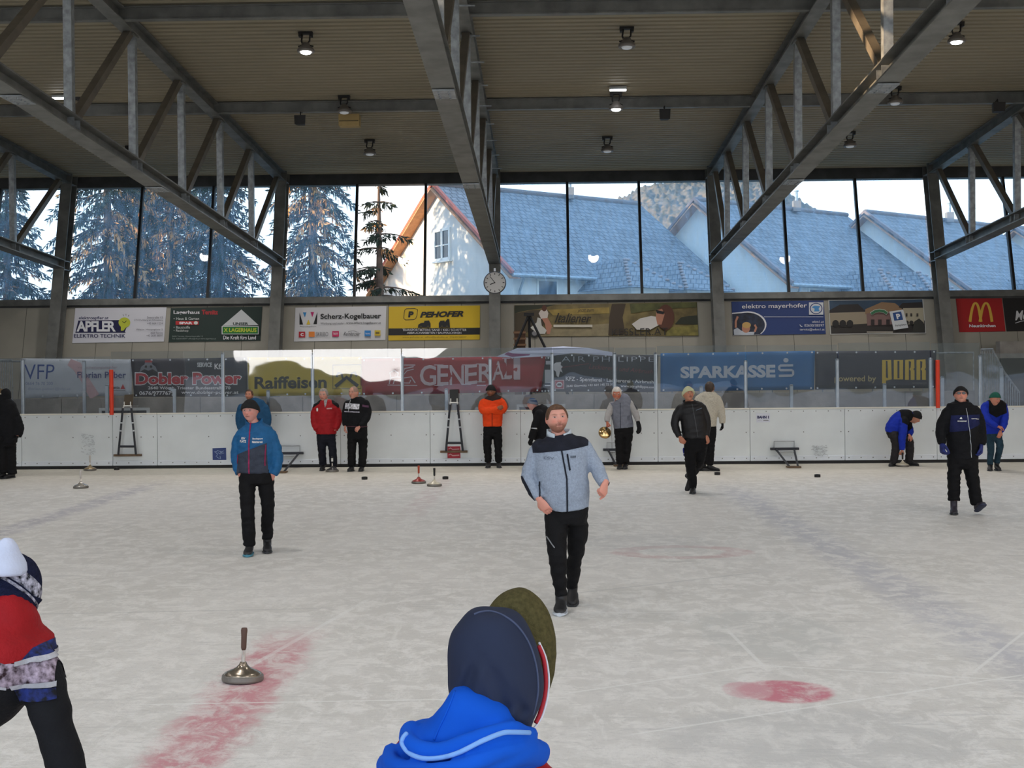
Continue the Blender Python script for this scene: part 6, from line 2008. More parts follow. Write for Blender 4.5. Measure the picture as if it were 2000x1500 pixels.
m.shoe((687, 911, 0), (680, 919, -.25), shoe_b, sole_b); m.ground = 0; m.shoe((707, 912, 0), (702, 920, -.3), shoe_b, sole_b)
m.finish()

# ---------------------------------------------------------------- man in orange
m = Person('man in bright orange jacket with folded arms and black cap', (962, 911), Y=26.1)
og = cloth(238, 74, 22, .7, .06)
m.cloth('jacket', og, [[(960, 772, .03, 9, .08), (961, 777, .02, 17, .11), (962, 784, .01, 21, .13), (962, 800, 0, 20.5, .14), (962, 818, 0, 19.5, .14), (962, 833, 0, 19, .14)]],
        [[(944, 786, 0, 7.5), (941, 796, -.02, 7.5), (946, 803, -.12, 7), (960, 801, -.20, 6), (972, 797, -.22, 5)], [(980, 786, 0, 7.5), (984, 796, -.02, 7.5), (978, 803, -.11, 7), (965, 803, -.17, 6), (954, 801, -.19, 5)]], voxel=.014, fold=.006)
m.patch('shoulder_panel', 'jacket', cloth(52, 40, 38), [(943, 770), (982, 770), (978, 779), (962, 783), (947, 779)], 'both', .004)
m.patch('zipper', 'jacket', cloth(120, 40, 20), [(961, 806), (962.4, 806), (962.4, 834), (961, 834)], 'front', .006)
m.cloth('trousers', blackt, [[(962, 829, 0, 18, .13), (962, 842, 0, 18.5, .13), (962, 852, 0, 17, .11)]], [[(953, 846, 0, 9.5), (952, 872, 0, 8.3), (954, 903, 0, 7)], [(971.5, 846, 0, 9.5), (973, 872, 0, 8.3), (974, 903, 0, 7)]], voxel=.016, fold=.012)
m.head(959, 764.5, 24, yaw=-18, pitch=-8, skin=(150, 100, 76), beard=(60, 44, 36), bmask='full', brow=(40, 30, 26), neck=(961, 778, .03))
m.hat(mat('black_knit', (0, 0, 0)), zf=.035, zb=-.02, infl=.013, brim=.04)
m.shoe((954, 903, 0), (951, 911, -.25), shoe_b, sole_b); m.ground = 0; m.shoe((974, 903, 0), (976, 911, -.25), shoe_b, sole_b)
m.hand((972, 797, -.24), (979, 795, -.22), palm=(0, 1, 0), curl=.3); m.hand((954, 801, -.20), (947, 801, -.16), palm=(0, 1, 0), thumb=-1, curl=.3)
m.finish()

# ---------------------------------------------------------------- man behind the central one
m = Person('man in black jacket with blue striped beanie seen in profile behind the central man', (1053, 914), Y=25.4)
m.ground = 0
m.cloth('jacket', blackc, [[(1049, 793, .02, 10, .09), (1052, 799, .02, 15, .14), (1057, 808, .0, 17, .20), (1060, 825, 0, 18, .22), (1060, 845, 0, 18, .20), (1060, 860, 0, 17, .18)]],
        [[(1053, 808, -.2, 8.5), (1047, 826, -.22, 8), (1041, 846, -.24, 7.5), (1037, 857, -.22, 6)], [(1056, 808, .2, 8), (1050, 826, .22, 8), (1044, 846, .2, 7), (1040, 857, .16, 6)]], voxel=.015)
m.patch('reflective_strip', 'jacket', alu, [(1038, 834), (1048, 834.5), (1049, 837), (1038, 836)], 'front', .005)
m.cloth('trousers', blackt, [[(1060, 850, 0, 15, .17), (1060, 862, 0, 14, .16)]], [[(1058, 862, -.1, 8.5), (1056, 886, -.1, 7.5), (1056, 909, -.1, 7)], [(1062, 862, .1, 8.5), (1063, 886, .1, 7.5), (1066, 909, .1, 7)]], voxel=.018)
m.head(1040, 790, 23, yaw=-82, pitch=-4, skin=(206, 156, 148), brow=(90, 70, 60), neck=(1050, 800, .0))
m.hat(cloth(52, 72, 104), zf=.035, zb=-.02, infl=.014, brim=.045, brim_m=cloth(104, 112, 128))
m.H.shell(lambda ph: .078, lambda ph: .092, .0165, m=3).build('stripe', cloth(116, 122, 132), m.root, True)
m.hand((1036, 858, -.2), (1032, 866, -.2), palm=(1, 0, 0), thumb=1, curl=.5, glove=blackc); m.hand((1040, 858, .15), (1036, 866, .15), palm=(1, 0, 0), thumb=-1, curl=.5, glove=blackc)
m.shoe((1056, 908, -.1), (1048, 914, -.12), shoe_b, sole_b); m.ground = 0; m.shoe((1066, 908, .1), (1058, 914, .08), shoe_b, sole_b)
m.finish()

# ---------------------------------------------------------------- white haired man in the grey vest
m = Person('white haired man in grey vest bending forward and carrying a golden ice stock', (1215, 916))
vestm = cloth(124, 128, 142, .8, .08); sl = cloth(168, 166, 166, .9, .08)
m.cloth('shirt', sl, [[(1207, 780, -.10, 8, .07), (1209, 784, -.06, 16, .10), (1211, 792, -.03, 18, .115), (1214, 812, .03, 17.5, .12), (1217, 832, .08, 17, .12)]],
        [[(1195, 790, -.05, 6), (1190, 804, -.06, 6.6), (1186.5, 815, -.11, 6), (1186, 824, -.15, 4.8)], [(1229, 787, -.03, 7), (1238, 801, -.03, 7.2), (1243, 812, -.06, 6.5), (1246, 823, -.08, 5)]], voxel=.014, fold=.006)
m.cloth('vest', vestm, [[(1208, 776, -.10, 9, .075), (1211, 780, -.07, 19, .115), (1212, 790, -.03, 21.5, .135), (1214, 812, .03, 20, .14), (1217, 826, .07, 19.6, .14), (1218, 836, .09, 19.3, .135)]], [], voxel=.014, fold=.006, inner=False)
m.patch('zipper', 'vest', cloth(80, 84, 96), [(1209.5, 786), (1211, 786), (1212.5, 836), (1211, 836)], 'front', .006)
m.patch('pocket', 'vest', cloth(104, 108, 122), [(1224, 812), (1230, 811), (1230, 820), (1225, 821)], 'front', .004)
m.patch('sleeve_emblem', 'shirt', cloth(60, 62, 70), [(1237, 789), (1240, 788), (1246, 799), (1243.5, 801)], 'front', .005)
m.cloth('trousers', blackt, [[(1218, 830, .09, 18.5, .13), (1218, 842, .09, 19, .135), (1218, 854, .07, 17.5, .12)]], [[(1209.5, 850, .06, 9.5), (1209.5, 874, .02, 8), (1211, 906, .02, 7.5)], [(1227, 850, .06, 9.5), (1225, 874, .04, 8), (1221.5, 905, .05, 7.5)]], voxel=.016, fold=.011)
m.head(1204.5, 768.5, 26.5, yaw=-6, pitch=-26, dy=-.18, skin=(190, 116, 92), brow=(196, 190, 184), beard=(196, 186, 178), bmask='goatee', neck=(1208, 784, -.07))
m.hair(hair_wh, front=.070, side=-.02, back=-.06, infl=.006, na=.003)
m.hand((1186, 825, -.16), (1186.5, 834, -.20), palm=(.8, .3, 0), thumb=-1, curl=1.0, size=1.05)
m.hand((1246, 824, -.08), (1250, 842, -.11), palm=(-.5, .4, 0), thumb=-1, curl=.22, size=1.6, glove=blackc, name='mitten', mitt=True)
m.shoe((1211, 909, .02), (1209, 916, -.2), shoe_b, sole_b); m.ground = 0; m.shoe((1221.5, 908, .05), (1219, 915, -.2), shoe_b, sole_b)
m.finish()

# ---------------------------------------------------------------- man in black with the pale beanie
m = Person('man in black puffer jacket and pale yellow beanie walking forward', (1353, 962))
pf = mat('black_puffer', srgb(22, 21, 24), .55, noise_amt=.15, nscale=8, spec=.4)
m.cloth('jacket', pf, [[(1347, 783, .03, 11, .085), (1348, 789, .02, 22, .115), (1350, 798, .01, 25, .135), (1353, 815, 0, 24.5, .15), (1356, 835, -.01, 25, .16), (1357, 852, 0, 24.5, .155), (1357, 857, 0, 24, .15)]],
        [[(1330, 797, 0, 8.5), (1321, 813, 0, 8.5), (1318, 829, -.01, 8), (1323, 845, -.06, 7), (1327.5, 853, -.09, 5.5)], [(1371, 796, 0, 8.5), (1378, 813, 0, 8.5), (1381, 830, -.01, 8), (1380, 845, -.05, 7), (1380, 852, -.08, 5.5)]], voxel=.013, fold=.008, freq=6)
collar(m, (1347, 790, 13.5, .095, .03, 2), (1346, 781, 12.5, .09, .03, 4), pf, .2, .014)
m.patch('zipper', 'jacket', mat('dark_zip', srgb(60, 60, 64), .4), [(1349.3, 788), (1350.6, 788), (1361, 852), (1359.7, 852)], 'front', .006)
m.patch('chest_print', 'jacket', mat('grey_print', (0, 0, 0)), [(1357, 800.5), (1369, 796), (1369.5, 797.5), (1358, 801.5)], 'front', .006)
m.cloth('trousers', blackt, [[(1358, 850, 0, 23.5, .15), (1358, 866, 0, 23.5, .145), (1358, 882, .0, 21, .12)]],
        [[(1347.5, 870, -.02, 13), (1348, 895, -.08, 11.5), (1350.5, 920, -.12, 10), (1353, 945, -.10, 8), (1353.5, 954, -.09, 7.5)], [(1369, 870, .03, 13), (1366, 895, .04, 11.5), (1358, 915, .18, 9.5), (1349, 931, .32, 7.5)]], voxel=.014, fold=.010)
m.head(1344.5, 770.5, 28, yaw=14, pitch=10, skin=(196, 138, 112), beard=(120, 84, 66), bmask='moustache', brow=(90, 64, 50), neck=(1347, 791, .03))
m.hat(cloth(206, 208, 172, .95, .06), zf=.045, zb=-.05, infl=.015, brim=.05, top=.008)
m.patch('towel', 'trousers', cloth(30, 40, 130), [(1328, 861), (1335, 861), (1336, 889), (1330, 889)], 'both', .012)
m.hand((1328, 854, -.10), (1335, 863, -.12), palm=(.3, .6, 0), thumb=1, curl=.35, size=1.0)
m.hand((1380.5, 853, -.09), (1383, 862, -.08), palm=(-.5, .5, 0), thumb=-1, curl=.35, size=1.0)
m.shoe((1353.5, 952, -.09), (1352, 962, -.38), shoe_b, sole_b)
m.ground = .05
m.shoe((1347, 934, .33), (1338, 945, .28), shoe_b, sole_b, lift=-.9)
m.finish()

# ---------------------------------------------------------------- man in the beige fleece, seen from behind
m = Person('man in beige fleece seen from behind with black gloves', (1390, 919.5))
bf = mat('beige_fleece', srgb(190, 184, 170), .95, noise_amt=.14, nscale=50, bump=.4, bscale=120, spec=.1)
m.cloth('fleece', bf, [[(1384, 765, .0, 10, .085), (1384, 770, 0, 18, .115), (1383, 780, 0, 22.5, .135), (1382, 800, 0, 21, .14), (1381, 818, 0, 19, .14), (1381, 833, 0, 18, .14)]],
        [[(1364, 780, 0, 8), (1358, 796, 0, 8), (1356, 812, -.02, 7), (1357, 826, -.06, 5.5)], [(1401, 779, 0, 8), (1407, 796, 0, 8), (1410, 812, -.02, 7), (1411, 827, -.05, 5.5)]], voxel=.015, fold=.006)
m.cloth('trousers', blackt, [[(1381, 829, 0, 17.5, .13), (1381, 842, 0, 18, .13), (1381, 852, 0, 17, .11)]], [[(1373, 846, 0, 9), (1373, 874, 0, 7.8), (1374, 906, 0, 7)], [(1390, 846, 0, 9.2), (1388, 874, 0, 8), (1386.5, 908, 0, 7)]], voxel=.016, fold=.011)
m.head(1386, 758.5, 25, yaw=160, pitch=-6, skin=(190, 140, 118), brow=(50, 40, 30), neck=(1385, 770, .0))
m.hair(hair_dk, front=.07, side=-.03, back=-.09, infl=.012)
m.hand((1411, 828, -.05), (1412, 842, -.06), palm=(-1, .2, 0), thumb=1, curl=.4, glove=blackc); m.hand((1357, 827, -.06), (1357, 841, -.06), palm=(1, .2, 0), thumb=-1, curl=.4, glove=blackc)
m.shoe((1386.5, 911, 0), (1394, 919, -.05), shoe_b, sole_b); m.ground = 0; m.shoe((1373, 910, .05), (1367, 917, .0), shoe_b, sole_b)
m.finish()

# ---------------------------------------------------------------- bending man in blue
m = Person('man in bright blue jacket bending down to an ice stock, black cap', (1756, 910))
bb = cloth(24, 50, 168, .75, .1)
m.cloth('jacket', bb, [[(1741, 846, .0, 12, .13), (1744, 837, 0, 15, .145), (1752, 826, 0, 16.5, .15), (1764, 816, 0, 16, .15), (1774, 813, 0, 13, .13), (1781, 814, 0, 8, .085)]],
        [[(1765, 822, -.17, 8.5), (1764, 838, -.20, 8), (1762, 856, -.20, 7.5), (1762, 872, -.18, 6), (1762, 879, -.18, 5.2)], [(1772, 824, .16, 8), (1776, 836, .15, 7.5), (1778, 845, .08, 6.5), (1776, 850, .02, 5.2)]], voxel=.014, fold=.007)
m.patch('shoulder_panel', 'jacket', blackc, [(1756, 800), (1779, 800), (1783, 822), (1770, 832), (1755, 824)], 'both', .004)
m.patch('chest_panel', 'jacket', blackc, [(1772, 818), (1786, 820), (1784, 836), (1776, 842)], 'both', .004)
m.cloth('trousers', cloth(44, 42, 44), [[(1742, 838, 0, 12.5, .13), (1746, 847, 0, 13, .135), (1752, 853, 0, 12, .12)]],
        [[(1746, 850, -.08, 10), (1750, 868, -.08, 8.5), (1748, 885, -.06, 7.8), (1745, 904, -.04, 7)], [(1757, 850, .08, 10), (1774, 860, .10, 8.8), (1777, 876, .08, 8.2), (1775, 902, .08, 7.2)]], voxel=.015, fold=.010)
m.head(1787.5, 815, 25, yaw=75, pitch=-40, skin=(196, 140, 116), brow=(60, 50, 44), neck=(1778, 818, 0))
m.hat(mat('black_knit', (0, 0, 0)), zf=.035, zb=-.04, infl=.014, brim=.05)
m.hand((1762, 880, -.18), (1762.5, 889, -.16), palm=(-.2, 1, 0), thumb=1, curl=1.0)
m.hand((1776, 850, .0), (1780, 857, -.02), palm=(-.3, .8, 0), thumb=1, curl=.4)
m.shoe((1745, 904, -.04), (1742, 911, -.12), shoe_b, sole_b); m.ground = 0; m.shoe((1775, 900, .06), (1794, 908, -.08), shoe_b, sole_b)
m.finish()

# ---------------------------------------------------------------- man in black with glasses
m = Person('man in black jacket with navy chest band, glasses and blue gloves', (1864, 1003))
m.cloth('jacket', blackc, [[(1879, 784, .03, 14, .09), (1879, 791, .02, 24, .115), (1878, 800, .01, 30.5, .14), (1879, 820, 0, 31, .16), (1880, 845, -.01, 31, .175), (1881, 872, -.01, 30, .175), (1881, 897, 0, 28, .16)]],
        [[(1852, 803, 0, 10.5), (1841, 824, 0, 10.5), (1837, 843, -.02, 10), (1839, 858, -.07, 9), (1840, 867, -.09, 8)], [(1905, 802, 0, 10.5), (1913, 824, 0, 10.5), (1916, 845, -.02, 10), (1917, 860, -.07, 9.5), (1916, 869, -.09, 8)]], voxel=.013, fold=.008)
nv = cloth(30, 36, 78)
m.patch('chest_band', 'jacket', nv, [(1853, 811), (1909, 809), (1910, 837), (1880, 840), (1850, 852)], 'front', .004)
m.patch('zipper', 'jacket', alu, [(1880.4, 797), (1881.3, 797), (1889.5, 892), (1888.6, 892)], 'front', .007)
m.patch('emblem', 'jacket', white_paint, [(1866, 818), (1868, 816), (1870, 812), (1872, 818)], 'front', .008)
m.print_text('STOCKSPORT', (1863, 820.5, 1880, 823), 'jacket', white_paint, bold=.03)
m.patch('piping', 'jacket', white_paint, [(1889, 816.5), (1908, 817.5), (1908, 818.5), (1889, 818)], 'front', .007)
collar(m, (1879, 788, 14, .09, .02, 2), (1878, 780, 13, .085, .02, 4), blackc, .3, .012)
m.cloth('trousers', blackt, [[(1880, 888, 0, 29, .155), (1880, 902, 0, 29, .155), (1880, 915, 0, 27, .13)]], [[(1865, 906, -.02, 14.5), (1863, 938, -.04, 12.5), (1863, 972, -.02, 11.5), (1863, 978, -.02, 11.5)], [(1895, 906, .0, 14.5), (1900, 938, -.06, 12.5), (1906, 975, -.08, 11.5), (1908, 984, -.08, 11.3)]], voxel=.014, fold=.011)
m.head(1876.5, 772, 33, yaw=-14, pitch=10, skin=(214, 152, 132), brow=(140, 110, 96), neck=(1879, 793, .03))
m.hat(mat('black_knit', (0, 0, 0)), zf=.052, zb=-.02, infl=.012, brim=.04)
H = m.H
gl = MB()
for sx in (-1, 1):
    gl.tube([H.w((sx * .031 + .023 * cos(a), -.099 + .010 * abs(sx * .031 + .023 * cos(a)) / .05, .016 + .017 * sin(a))) for a in [2 * pi * k / 14 for k in range(15)]], .0022, 6, False)
    gl.tube([H.w((sx * .050, -.092, .018)), H.w((sx * .076, -.05, .018)), H.w((sx * .080, .01, .012))], .0025, 6)
gl.tube([H.w((-.012, -.102, .02)), H.w((.012, -.102, .02))], .0025, 6)
g_ = gl.build('glasses', mat('glasses_frame', srgb(90, 40, 30), .4), m.root)
for sx in (-1, 1):
    MB().poly([H.w((sx * .031 + .022 * cos(a), -.0975, .016 + .0162 * sin(a))) for a in [2 * pi * k / 14 for k in range(14)]]).build('lens', mat('smoky_lens', srgb(70, 66, 62), .1), g_)
bg = mat('blue_glove', srgb(30, 42, 108), .7, noise_amt=.3, nscale=20)
m.hand((1840, 866, -.09), (1841, 886, -.12), palm=(1, .2, 0), thumb=-1, curl=.55, size=1.35, glove=bg)
m.hand((1916, 869, -.09), (1916, 888, -.11), palm=(-1, .2, 0), thumb=1, curl=.5, size=1.3, glove=bg)
m.shoe((1863, 986, -.02), (1863, 1003, -.32), mat('boot_mixed', srgb(50, 46, 56), .6, noise_amt=.5, nscale=16), sole_b)
m.ground = 0
m.shoe((1909, 984, -.08), (1922, 992, -.32), mat('boot_mixed', (0, 0, 0)), mat('navy_sole', srgb(40, 46, 72), .6), lift=.45)
m.finish()

# ---------------------------------------------------------------- man with the green beanie
m = Person('man in blue jacket with black vest front and green beanie, stooping at the right', (1940, 919))
m.cloth('jacket', bb, [[(1942, 781, -.14, 10, .085), (1941, 786, -.10, 18, .12), (1941, 796, -.05, 20.5, .14), (1941, 814, .02, 20, .15), (1940, 832, .08, 18.5, .15), (1940, 847, .11, 18, .14)]],
        [[(1924, 793, -.06, 8), (1923, 808, -.12, 7.8), (1930, 821, -.22, 7), (1944, 831, -.28, 5.5), (1948, 833, -.29, 5)], [(1959, 793, -.06, 8), (1962, 810, -.10, 7.8), (1961, 828, -.20, 7), (1955, 842, -.26, 5.2)]], voxel=.014, fold=.007)
m.patch('vest_panel', 'jacket', blackc, [(1924, 778), (1961, 778), (1960, 806), (1941, 815), (1926, 806)], 'both', .005)
m.cloth('trousers', cloth(38, 62, 76), [[(1940, 840, .11, 17, .13), (1940, 850, .10, 17, .13), (1940, 858, .08, 15, .11)]], [[(1932, 854, .06, 8.5), (1935, 872, -.04, 7), (1934, 900, .02, 5.8), (1934, 908, .02, 5.8)], [(1948, 854, .06, 8.5), (1953, 870, -.04, 7), (1948, 896, .04, 5.8), (1947, 905, .05, 5.8)]], voxel=.014, fold=.007)
m.head(1943, 779.5, 25, yaw=30, pitch=-12, tilt=6, dy=-.20, skin=(200, 136, 114), beard=(150, 110, 96), bmask='moustache', brow=(120, 96, 84), neck=(1941, 789, -.10))
m.hat(cloth(36, 92, 78, .95), zf=.045, zb=-.01, infl=.013, brim=.0)
m.hand((1949, 833, -.30), (1958, 835, -.30), palm=(0, .5, -1), thumb=1, curl=.35); m.hand((1954, 843, -.27), (1951, 854, -.24), palm=(0, 1, 0), thumb=-1, curl=.2)
m.shoe((1934, 911, .02), (1933, 919, -.22), shoe_b, sole_b); m.ground = 0; m.shoe((1947, 908, .05), (1952, 917, -.18), shoe_b, sole_b)
m.finish()

# ---------------------------------------------------------------- person in black at the left edge
m = Person('person in black hooded coat at the left frame edge with a brown cap', (12, 934))
m.cloth('coat', blackc, [[(8, 779, 0, 11, .09), (9, 788, 0, 19, .13), (11, 800, 0, 22, .16), (12, 822, 0, 21, .17), (13, 845, 0, 20, .17), (14, 866, 0, 19, .16)]],
        [[(24, 800, .02, 9.5), (32, 818, .04, 9.5), (38, 837, .03, 9), (34, 852, -.04, 7.5)], [(-8, 800, 0, 9.5), (-14, 820, -.03, 9.5), (-10, 842, -.12, 8), (-4, 852, -.18, 6)]], voxel=.016)
m.cloth('hood', blackc, [[(4, 763, .03, 9, .09), (7, 768, .03, 13, .12), (8, 776, .02, 13, .12), (8, 785, .01, 12, .11)]], [], voxel=.014, inner=False)
m.cloth('trousers', blackt, [[(14, 856, 0, 18.5, .15), (14, 872, 0, 17, .13)]], [[(4, 868, -.05, 10), (5, 896, -.05, 9), (6, 924, -.05, 8.5)], [(21, 868, .05, 10.5), (22, 896, .05, 9.5), (24, 926, .05, 9)]], voxel=.018, fold=.01)
m.head(-2, 773, 25, yaw=-70, pitch=-14, skin=(196, 140, 120), neck=(6, 789, .0))
m.hat(mat('brown_cap', srgb(96, 78, 52), .9, noise_amt=.2, nscale=20), zf=.04, zb=.0, infl=.030, brim=.02, brim_m=cloth(176, 168, 150), name='cap')
m.hand((33, 854, -.05), (27, 862, -.06), palm=(-1, 0, 0), curl=.5, glove=blackc); m.hand((-4, 853, -.19), (3, 858, -.2), palm=(0, 1, 0), curl=.5, glove=blackc)
m.shoe((6, 927, -.05), (-2, 934, -.15), shoe_b, sole_b); m.ground = 0; m.shoe((23, 927, .05), (16, 935, -.05), shoe_b, sole_b)
m.finish()
# ================================================================== FOREGROUND PEOPLE
# ---- hooded person in front of the camera, seen from behind
m = Person('person seen from behind in the foreground with navy head cover and bright blue hood', (915, 1480), Y=2.85, group='people in the foreground')
m.ground = 0
redj = cloth(148, 16, 24, .7, .08)
m.cloth('jacket', redj, [[(912, 1440, .05, 70, .10), (912, 1462, .04, 112, .13), (906, 1490, .02, 150, .15), (902, 1545, 0, 168, .17), (900, 1700, -.02, 168, .17), (898, 1850, -.06, 158, .17)]],
        [[(790, 1530, .02, 52), (740, 1600, .04, 56), (715, 1700, .05, 52), (760, 1800, .16, 44), (830, 1850, .26, 32)], [(1022, 1508, .03, 50), (1068, 1580, .05, 54), (1090, 1690, .06, 50), (1050, 1790, .17, 42), (985, 1850, .27, 32)]], voxel=.012, fold=.012, freq=6)
m.cloth('trousers', blackt, [[(898, 1800, -.06, 150, .17), (898, 1860, -.08, 152, .18), (898, 1920, -.06, 135, .15)]], [[(840, 1890, -.04, 78), (822, 2080, .16, 62), (826, 2250, .02, 50), (828, 2320, .0, 46)], [(955, 1890, -.04, 78), (975, 2080, .18, 62), (972, 2250, .04, 50), (970, 2320, .02, 46)]], voxel=.016)
m.head(1010, 1304, 192, yaw=128, pitch=-14, dy=.12, skin=(128, 84, 66), brow=(50, 36, 28), neck=(940, 1440, .05))
knit = mat('olive_knit', srgb(82, 76, 48), .95, noise_amt=.22, nscale=90, bump=.5, bscale=260, spec=.1)
m.cloth('beanie', knit, [[(962, 1177, .13, 14, .03), (970, 1184, .13, 52, .06), (988, 1205, .13, 80, .08), (997, 1240, .13, 91, .09), (1001, 1290, .13, 89.5, .095), (999, 1335, .13, 80, .09), (992, 1356, .13, 70, .085)]], [], voxel=.008, fold=.002, inner=False)
navyc = mat('navy_jersey', srgb(36, 44, 66), .8, noise_amt=.10, nscale=5, bump=.04, bscale=300, spec=.25)
hd = m.cloth('head_cover', navyc, [[(951, 1188.5, .0, 14, .03), (951, 1197, .0, 45, .065), (955, 1222, .0, 72, .092), (959, 1260, 0, 86, .108), (965, 1300, -.005, 91.5, .110), (969, 1338, -.005, 94, .110), (970, 1380, 0, 86, .102), (972, 1420, .0, 66, .09), (970, 1470, .01, 60, .085)]], [], voxel=.007, fold=.0, smooth=5, inner=False)
me = hd.data                                         # drawn-down folds of the jersey
for v in me.vertices:
    w_ = v.co + wloc(m.root)
    for (ax, ay, bx, by, r_, a_) in ((940, 1270, 905, 1345, 9, .008), (943, 1275, 990, 1380, 9, .010), (968, 1300, 1022, 1392, 8, .008), (925, 1300, 915, 1350, 8, .006)):
        a, b = P(ax, ay, 2.75), P(bx, by, 2.75)
        q = Vector((w_.x, 2.75, w_.z))
        t_ = max(0, min(1, (q - a).dot(b - a) / (b - a).length_squared))
        d_ = (q - a.lerp(b, t_)).length * 824
        if w_.y < 2.85: v.co.y += a_ * t_ ** .6 * math.exp(-(d_ / r_) ** 2) - a_ * .6 * t_ ** .6 * math.exp(-((d_ - 2.2 * r_) / r_) ** 2)
def strip_tube(name, pts, r, ma, parent, k=6, flat=1.0):
    rows = catmull([(x, y, dy) for x, y, dy in pts], k)
    return MB().tube([m.p(*q) for q in rows], [r / m.s] * len(rows), 10, True, flat).build(name, ma, parent, True)
strip_tube('red_trim', [(1052, 1262, .02), (1062, 1290, .025), (1066, 1330, .025), (1063, 1362, .02), (1054, 1395, .01), (1046, 1412, .0)], 4.4, mat('red_trim', srgb(170, 24, 40), .7), hd)
strip_tube('white_trim', [(1053, 1255, .03), (1066, 1285, .04), (1072, 1325, .04), (1069, 1362, .035), (1060, 1396, .02), (1048, 1416, .005), (1038, 1428, -.01)], 2.3, mat('white_trim', srgb(214, 214, 224), .7), hd)
lb = mat('hood_blue', srgb(14, 84, 196), .85, noise_amt=.06, nscale=6, bump=.05, bscale=300, spec=.15)
def tube_rows(pts, rpx, k=5): return [(x, y, dy, rpx) for x, y, dy in pts]
rim = [(1036, 1436, -.06), (1003, 1424, -.15), (950, 1434, -.205), (896, 1456, -.225), (846, 1468, -.215), (806, 1456, -.18), (795, 1436, -.12), (806, 1420, -.06)]
fold2 = [(1050, 1460, -.02), (1012, 1459, -.15), (950, 1478, -.23), (890, 1501, -.26), (820, 1508, -.24), (766, 1490, -.14), (766, 1466, -.04)]
outer = [(1052, 1472, .0), (1020, 1470, -.12), (960, 1492, -.19), (890, 1524, -.22), (815, 1530, -.19), (765, 1512, -.11), (757, 1494, .0)]
hood = m.cloth('hood', lb, [[(892, 1345, -.10, 10, .025), (898, 1360, -.10, 34, .05), (910, 1393, -.09, 76, .085), (915, 1420, -.075, 102, .11), (914, 1442, -.055, 119, .125), (908, 1470, -.03, 128, .14), (905, 1500, .0, 138, .14)]],
               [tube_rows(rim, 16), tube_rows(fold2, 16), tube_rows(outer, 26)], voxel=.007, fold=.004, smooth=3, inner=False)
def surf_tube(name, src, pts, r, ma, parent, k=8, sink=.3):
    vs, fs = m.geo[src]
    bvh = BVHTree.FromPolygons(vs, fs)
    out = []
    for x, y in catmull(pts, k):
        d = ray(x, y).normalized()
        h = bvh.ray_cast(CAM, d)
        if h[0]: out.append(h[0] - d * (r / m.s * (1 - sink)))
    return MB().tube(out, r / m.s, 10).build(name, ma, parent, True)
surf_tube('edge_seam', 'head_cover', [(926, 1200), (940, 1195), (960, 1194), (985, 1203), (1010, 1222), (1030, 1250), (1043, 1283), (1050, 1320), (1050, 1358), (1041, 1396)], 2.2, mat('navy_seam', srgb(60, 70, 98), .7), hd, sink=.5)
surf_tube('piping', 'hood', [(1034, 1431), (1003, 1430), (980, 1432), (940, 1448), (896, 1470), (860, 1480), (826, 1481), (800, 1471), (786, 1454), (787, 1442), (794, 1433)], 4.6, mat('piping_blue', srgb(120, 166, 226), .7), hood)
surf_tube('hood_seam', 'hood', [(888, 1350), (880, 1372), (868, 1400), (856, 1425), (848, 1445)], 2.2, lb, hood, sink=.6)
m.hand((834, 1855, .27), (880, 1875, .33), palm=(0, 1, 0), thumb=1, curl=.6); m.hand((980, 1855, .28), (935, 1875, .33), palm=(0, 1, 0), thumb=-1, curl=.6)
m.shoe((828, 2330, .0), (826, 2370, .3), shoe_b, sole_b); m.ground = 0; m.shoe((970, 2330, .02), (974, 2370, .3), shoe_b, sole_b)
m.finish()

# ---- thrower leaning in at the left edge
m = Person('person at the lower left edge leaning forward, red and black jacket with patterned band', (-60, 1400), Y=3.7, group='people in the foreground')
m.ground = 0
m.cloth('jacket', blackc, [[(-420, 1440, -.1, 120, .17), (-250, 1400, -.06, 122, .18), (-110, 1345, -.03, 124, .18), (-20, 1292, 0, 112, .17), (28, 1255, .03, 84, .15), (50, 1226, .05, 48, .10)], [(14, 1246, .05, 66, .12), (14, 1212, .06, 54, .10), (4, 1184, .06, 47, .09), (0, 1164, .07, 42, .08)]],
        [[(66, 1292, .0, 42), (84, 1335, -.02, 42), (104, 1410, -.05, 38), (128, 1490, -.06, 36), (150, 1570, -.06, 33), (165, 1650, -.05, 26)], [(-60, 1330, .2, 42), (-60, 1450, .28, 40), (-50, 1560, .30, 34), (-45, 1650, .30, 26)]], voxel=.012, fold=.008, freq=5)
m.patch('red_yoke', 'jacket', redj, [(-130, 1120), (70, 1140), (98, 1258), (62, 1281), (40, 1280), (-130, 1180)], 'both', .005)
bandm = mat('jacquard_band', srgb(110, 44, 70), .9, noise_amt=.9, nscale=52, col2=srgb(176, 160, 176))
m.patch('pattern_band', 'jacket', bandm, [(-130, 1176), (0, 1240), (50, 1282), (42, 1324), (-20, 1296), (-130, 1236)], 'both', .004)
m.patch('sleeve_pattern_band', 'jacket', bandm, [(50, 1282), (112, 1280), (122, 1328), (40, 1326)], 'both', .004)
gs = cloth(166, 166, 172)
for q in ([(-130, 1172), (0, 1237), (52, 1280), (50, 1287), (-2, 1247), (-130, 1183)], [(-130, 1228), (-20, 1288), (43, 1318), (42, 1327), (-22, 1299), (-130, 1240)], [(52, 1279), (112, 1277), (113, 1285), (52, 1287)], [(46, 1320), (122, 1322), (123, 1331), (48, 1329)]):
    m.patch('grey_stripe', 'jacket', gs, q, 'both', .0105)
bf_ = mat('blue_flecks', srgb(22, 26, 44), .9, noise_amt=.8, nscale=44, col2=srgb(30, 48, 120))
m.patch('fleck_band', 'jacket', bf_, [(52, 1330), (124, 1332), (128, 1352), (56, 1358)], 'front', .004)
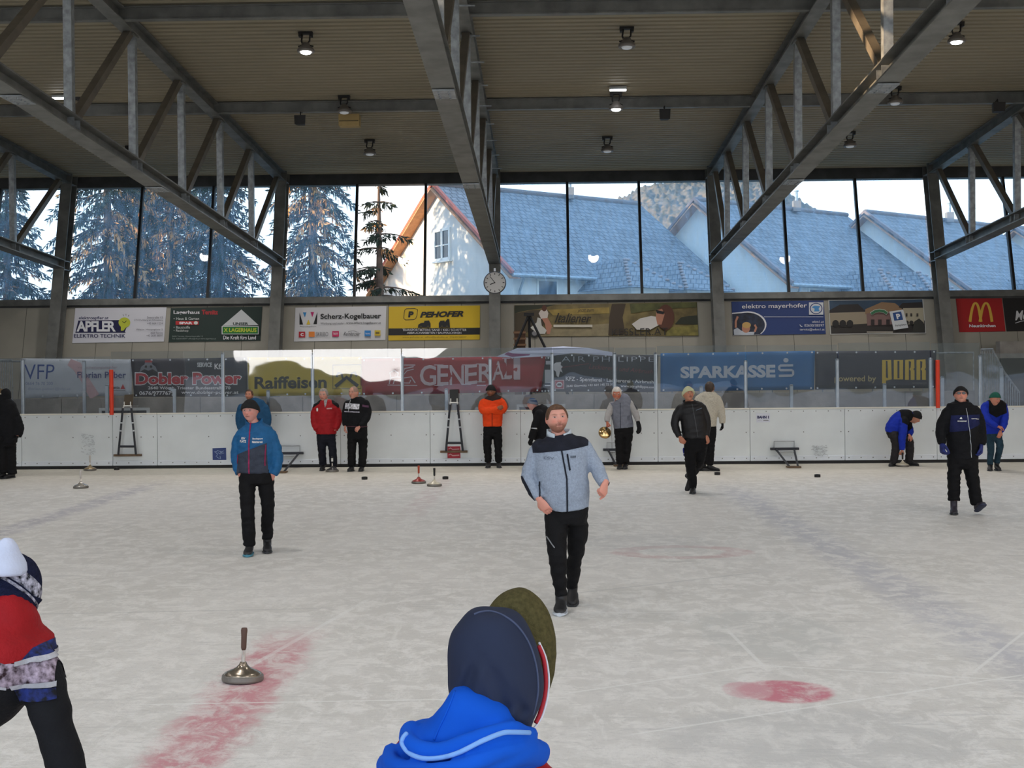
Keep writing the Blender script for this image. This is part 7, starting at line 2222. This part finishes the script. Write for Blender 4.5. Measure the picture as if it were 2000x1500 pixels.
m.patch('fleck_band', 'jacket', bf_, [(-130, 1242), (-22, 1300), (30, 1326), (28, 1346), (-30, 1326), (-130, 1270)], 'front', .004)
m.patch('shoulder_fleck', 'jacket', bf_, [(72, 1262), (98, 1254), (112, 1278), (60, 1281)], 'both', .0065)
m.cloth('trousers', blackt, [[(-380, 1450, -.1, 118, .17), (-440, 1470, -.1, 118, .17), (-490, 1500, -.1, 95, .15)]], [[(-420, 1500, -.2, 70), (-300, 1660, -.22, 58), (-330, 1850, -.15, 46), (-340, 1950, -.14, 42)], [(-470, 1500, .05, 70), (-560, 1700, .05, 58), (-640, 1880, .05, 46), (-660, 1960, .05, 42)]], voxel=.018)
m.head(6, 1158, 150, yaw=150, pitch=-42, dy=.10, skin=(196, 140, 118), brow=(80, 60, 50), neck=(24, 1215, .06))
H = m.H
nk = mat('navy_knit', srgb(30, 34, 58), .95, noise_amt=.15, nscale=60, bump=.6, bscale=160, spec=.1)
o = m.hat(nk, zf=.015, zb=-.06, infl=.018, brim=.03)
nor2 = mat('hat_pattern', srgb(34, 38, 62), .95, noise_amt=.8, nscale=58, col2=srgb(196, 196, 214))
H.shell(lambda ph: .020, lambda ph: .058, .0215, m=5).build('pattern_band', nor2, o, True)
H.shell(lambda ph: .006, lambda ph: .012, .027, m=2).build('pattern_line', nor2, o, True)
wf = cloth(196, 204, 226, .9, .06)
m.cloth('white_top', wf, [[(2, 1118, .06, 50, .085), (4, 1100, .06, 46, .08), (8, 1078, .06, 34, .055), (12, 1060, .06, 19, .03), (13, 1049, .06, 8, .014)]], [], voxel=.008, fold=.004, inner=False)
m.hand((166, 1656, -.05), (176, 1720, -.04), palm=(-1, 0, 0), thumb=1, curl=.4); m.hand((-44, 1656, .30), (-40, 1720, .30), palm=(1, 0, 0), thumb=-1, curl=.4)
m.shoe((-340, 1955, -.14), (-260, 2000, -.1), shoe_b, sole_b); m.ground = 0; m.shoe((-660, 1960, .05), (-580, 2005, .1), shoe_b, sole_b)
m.finish()
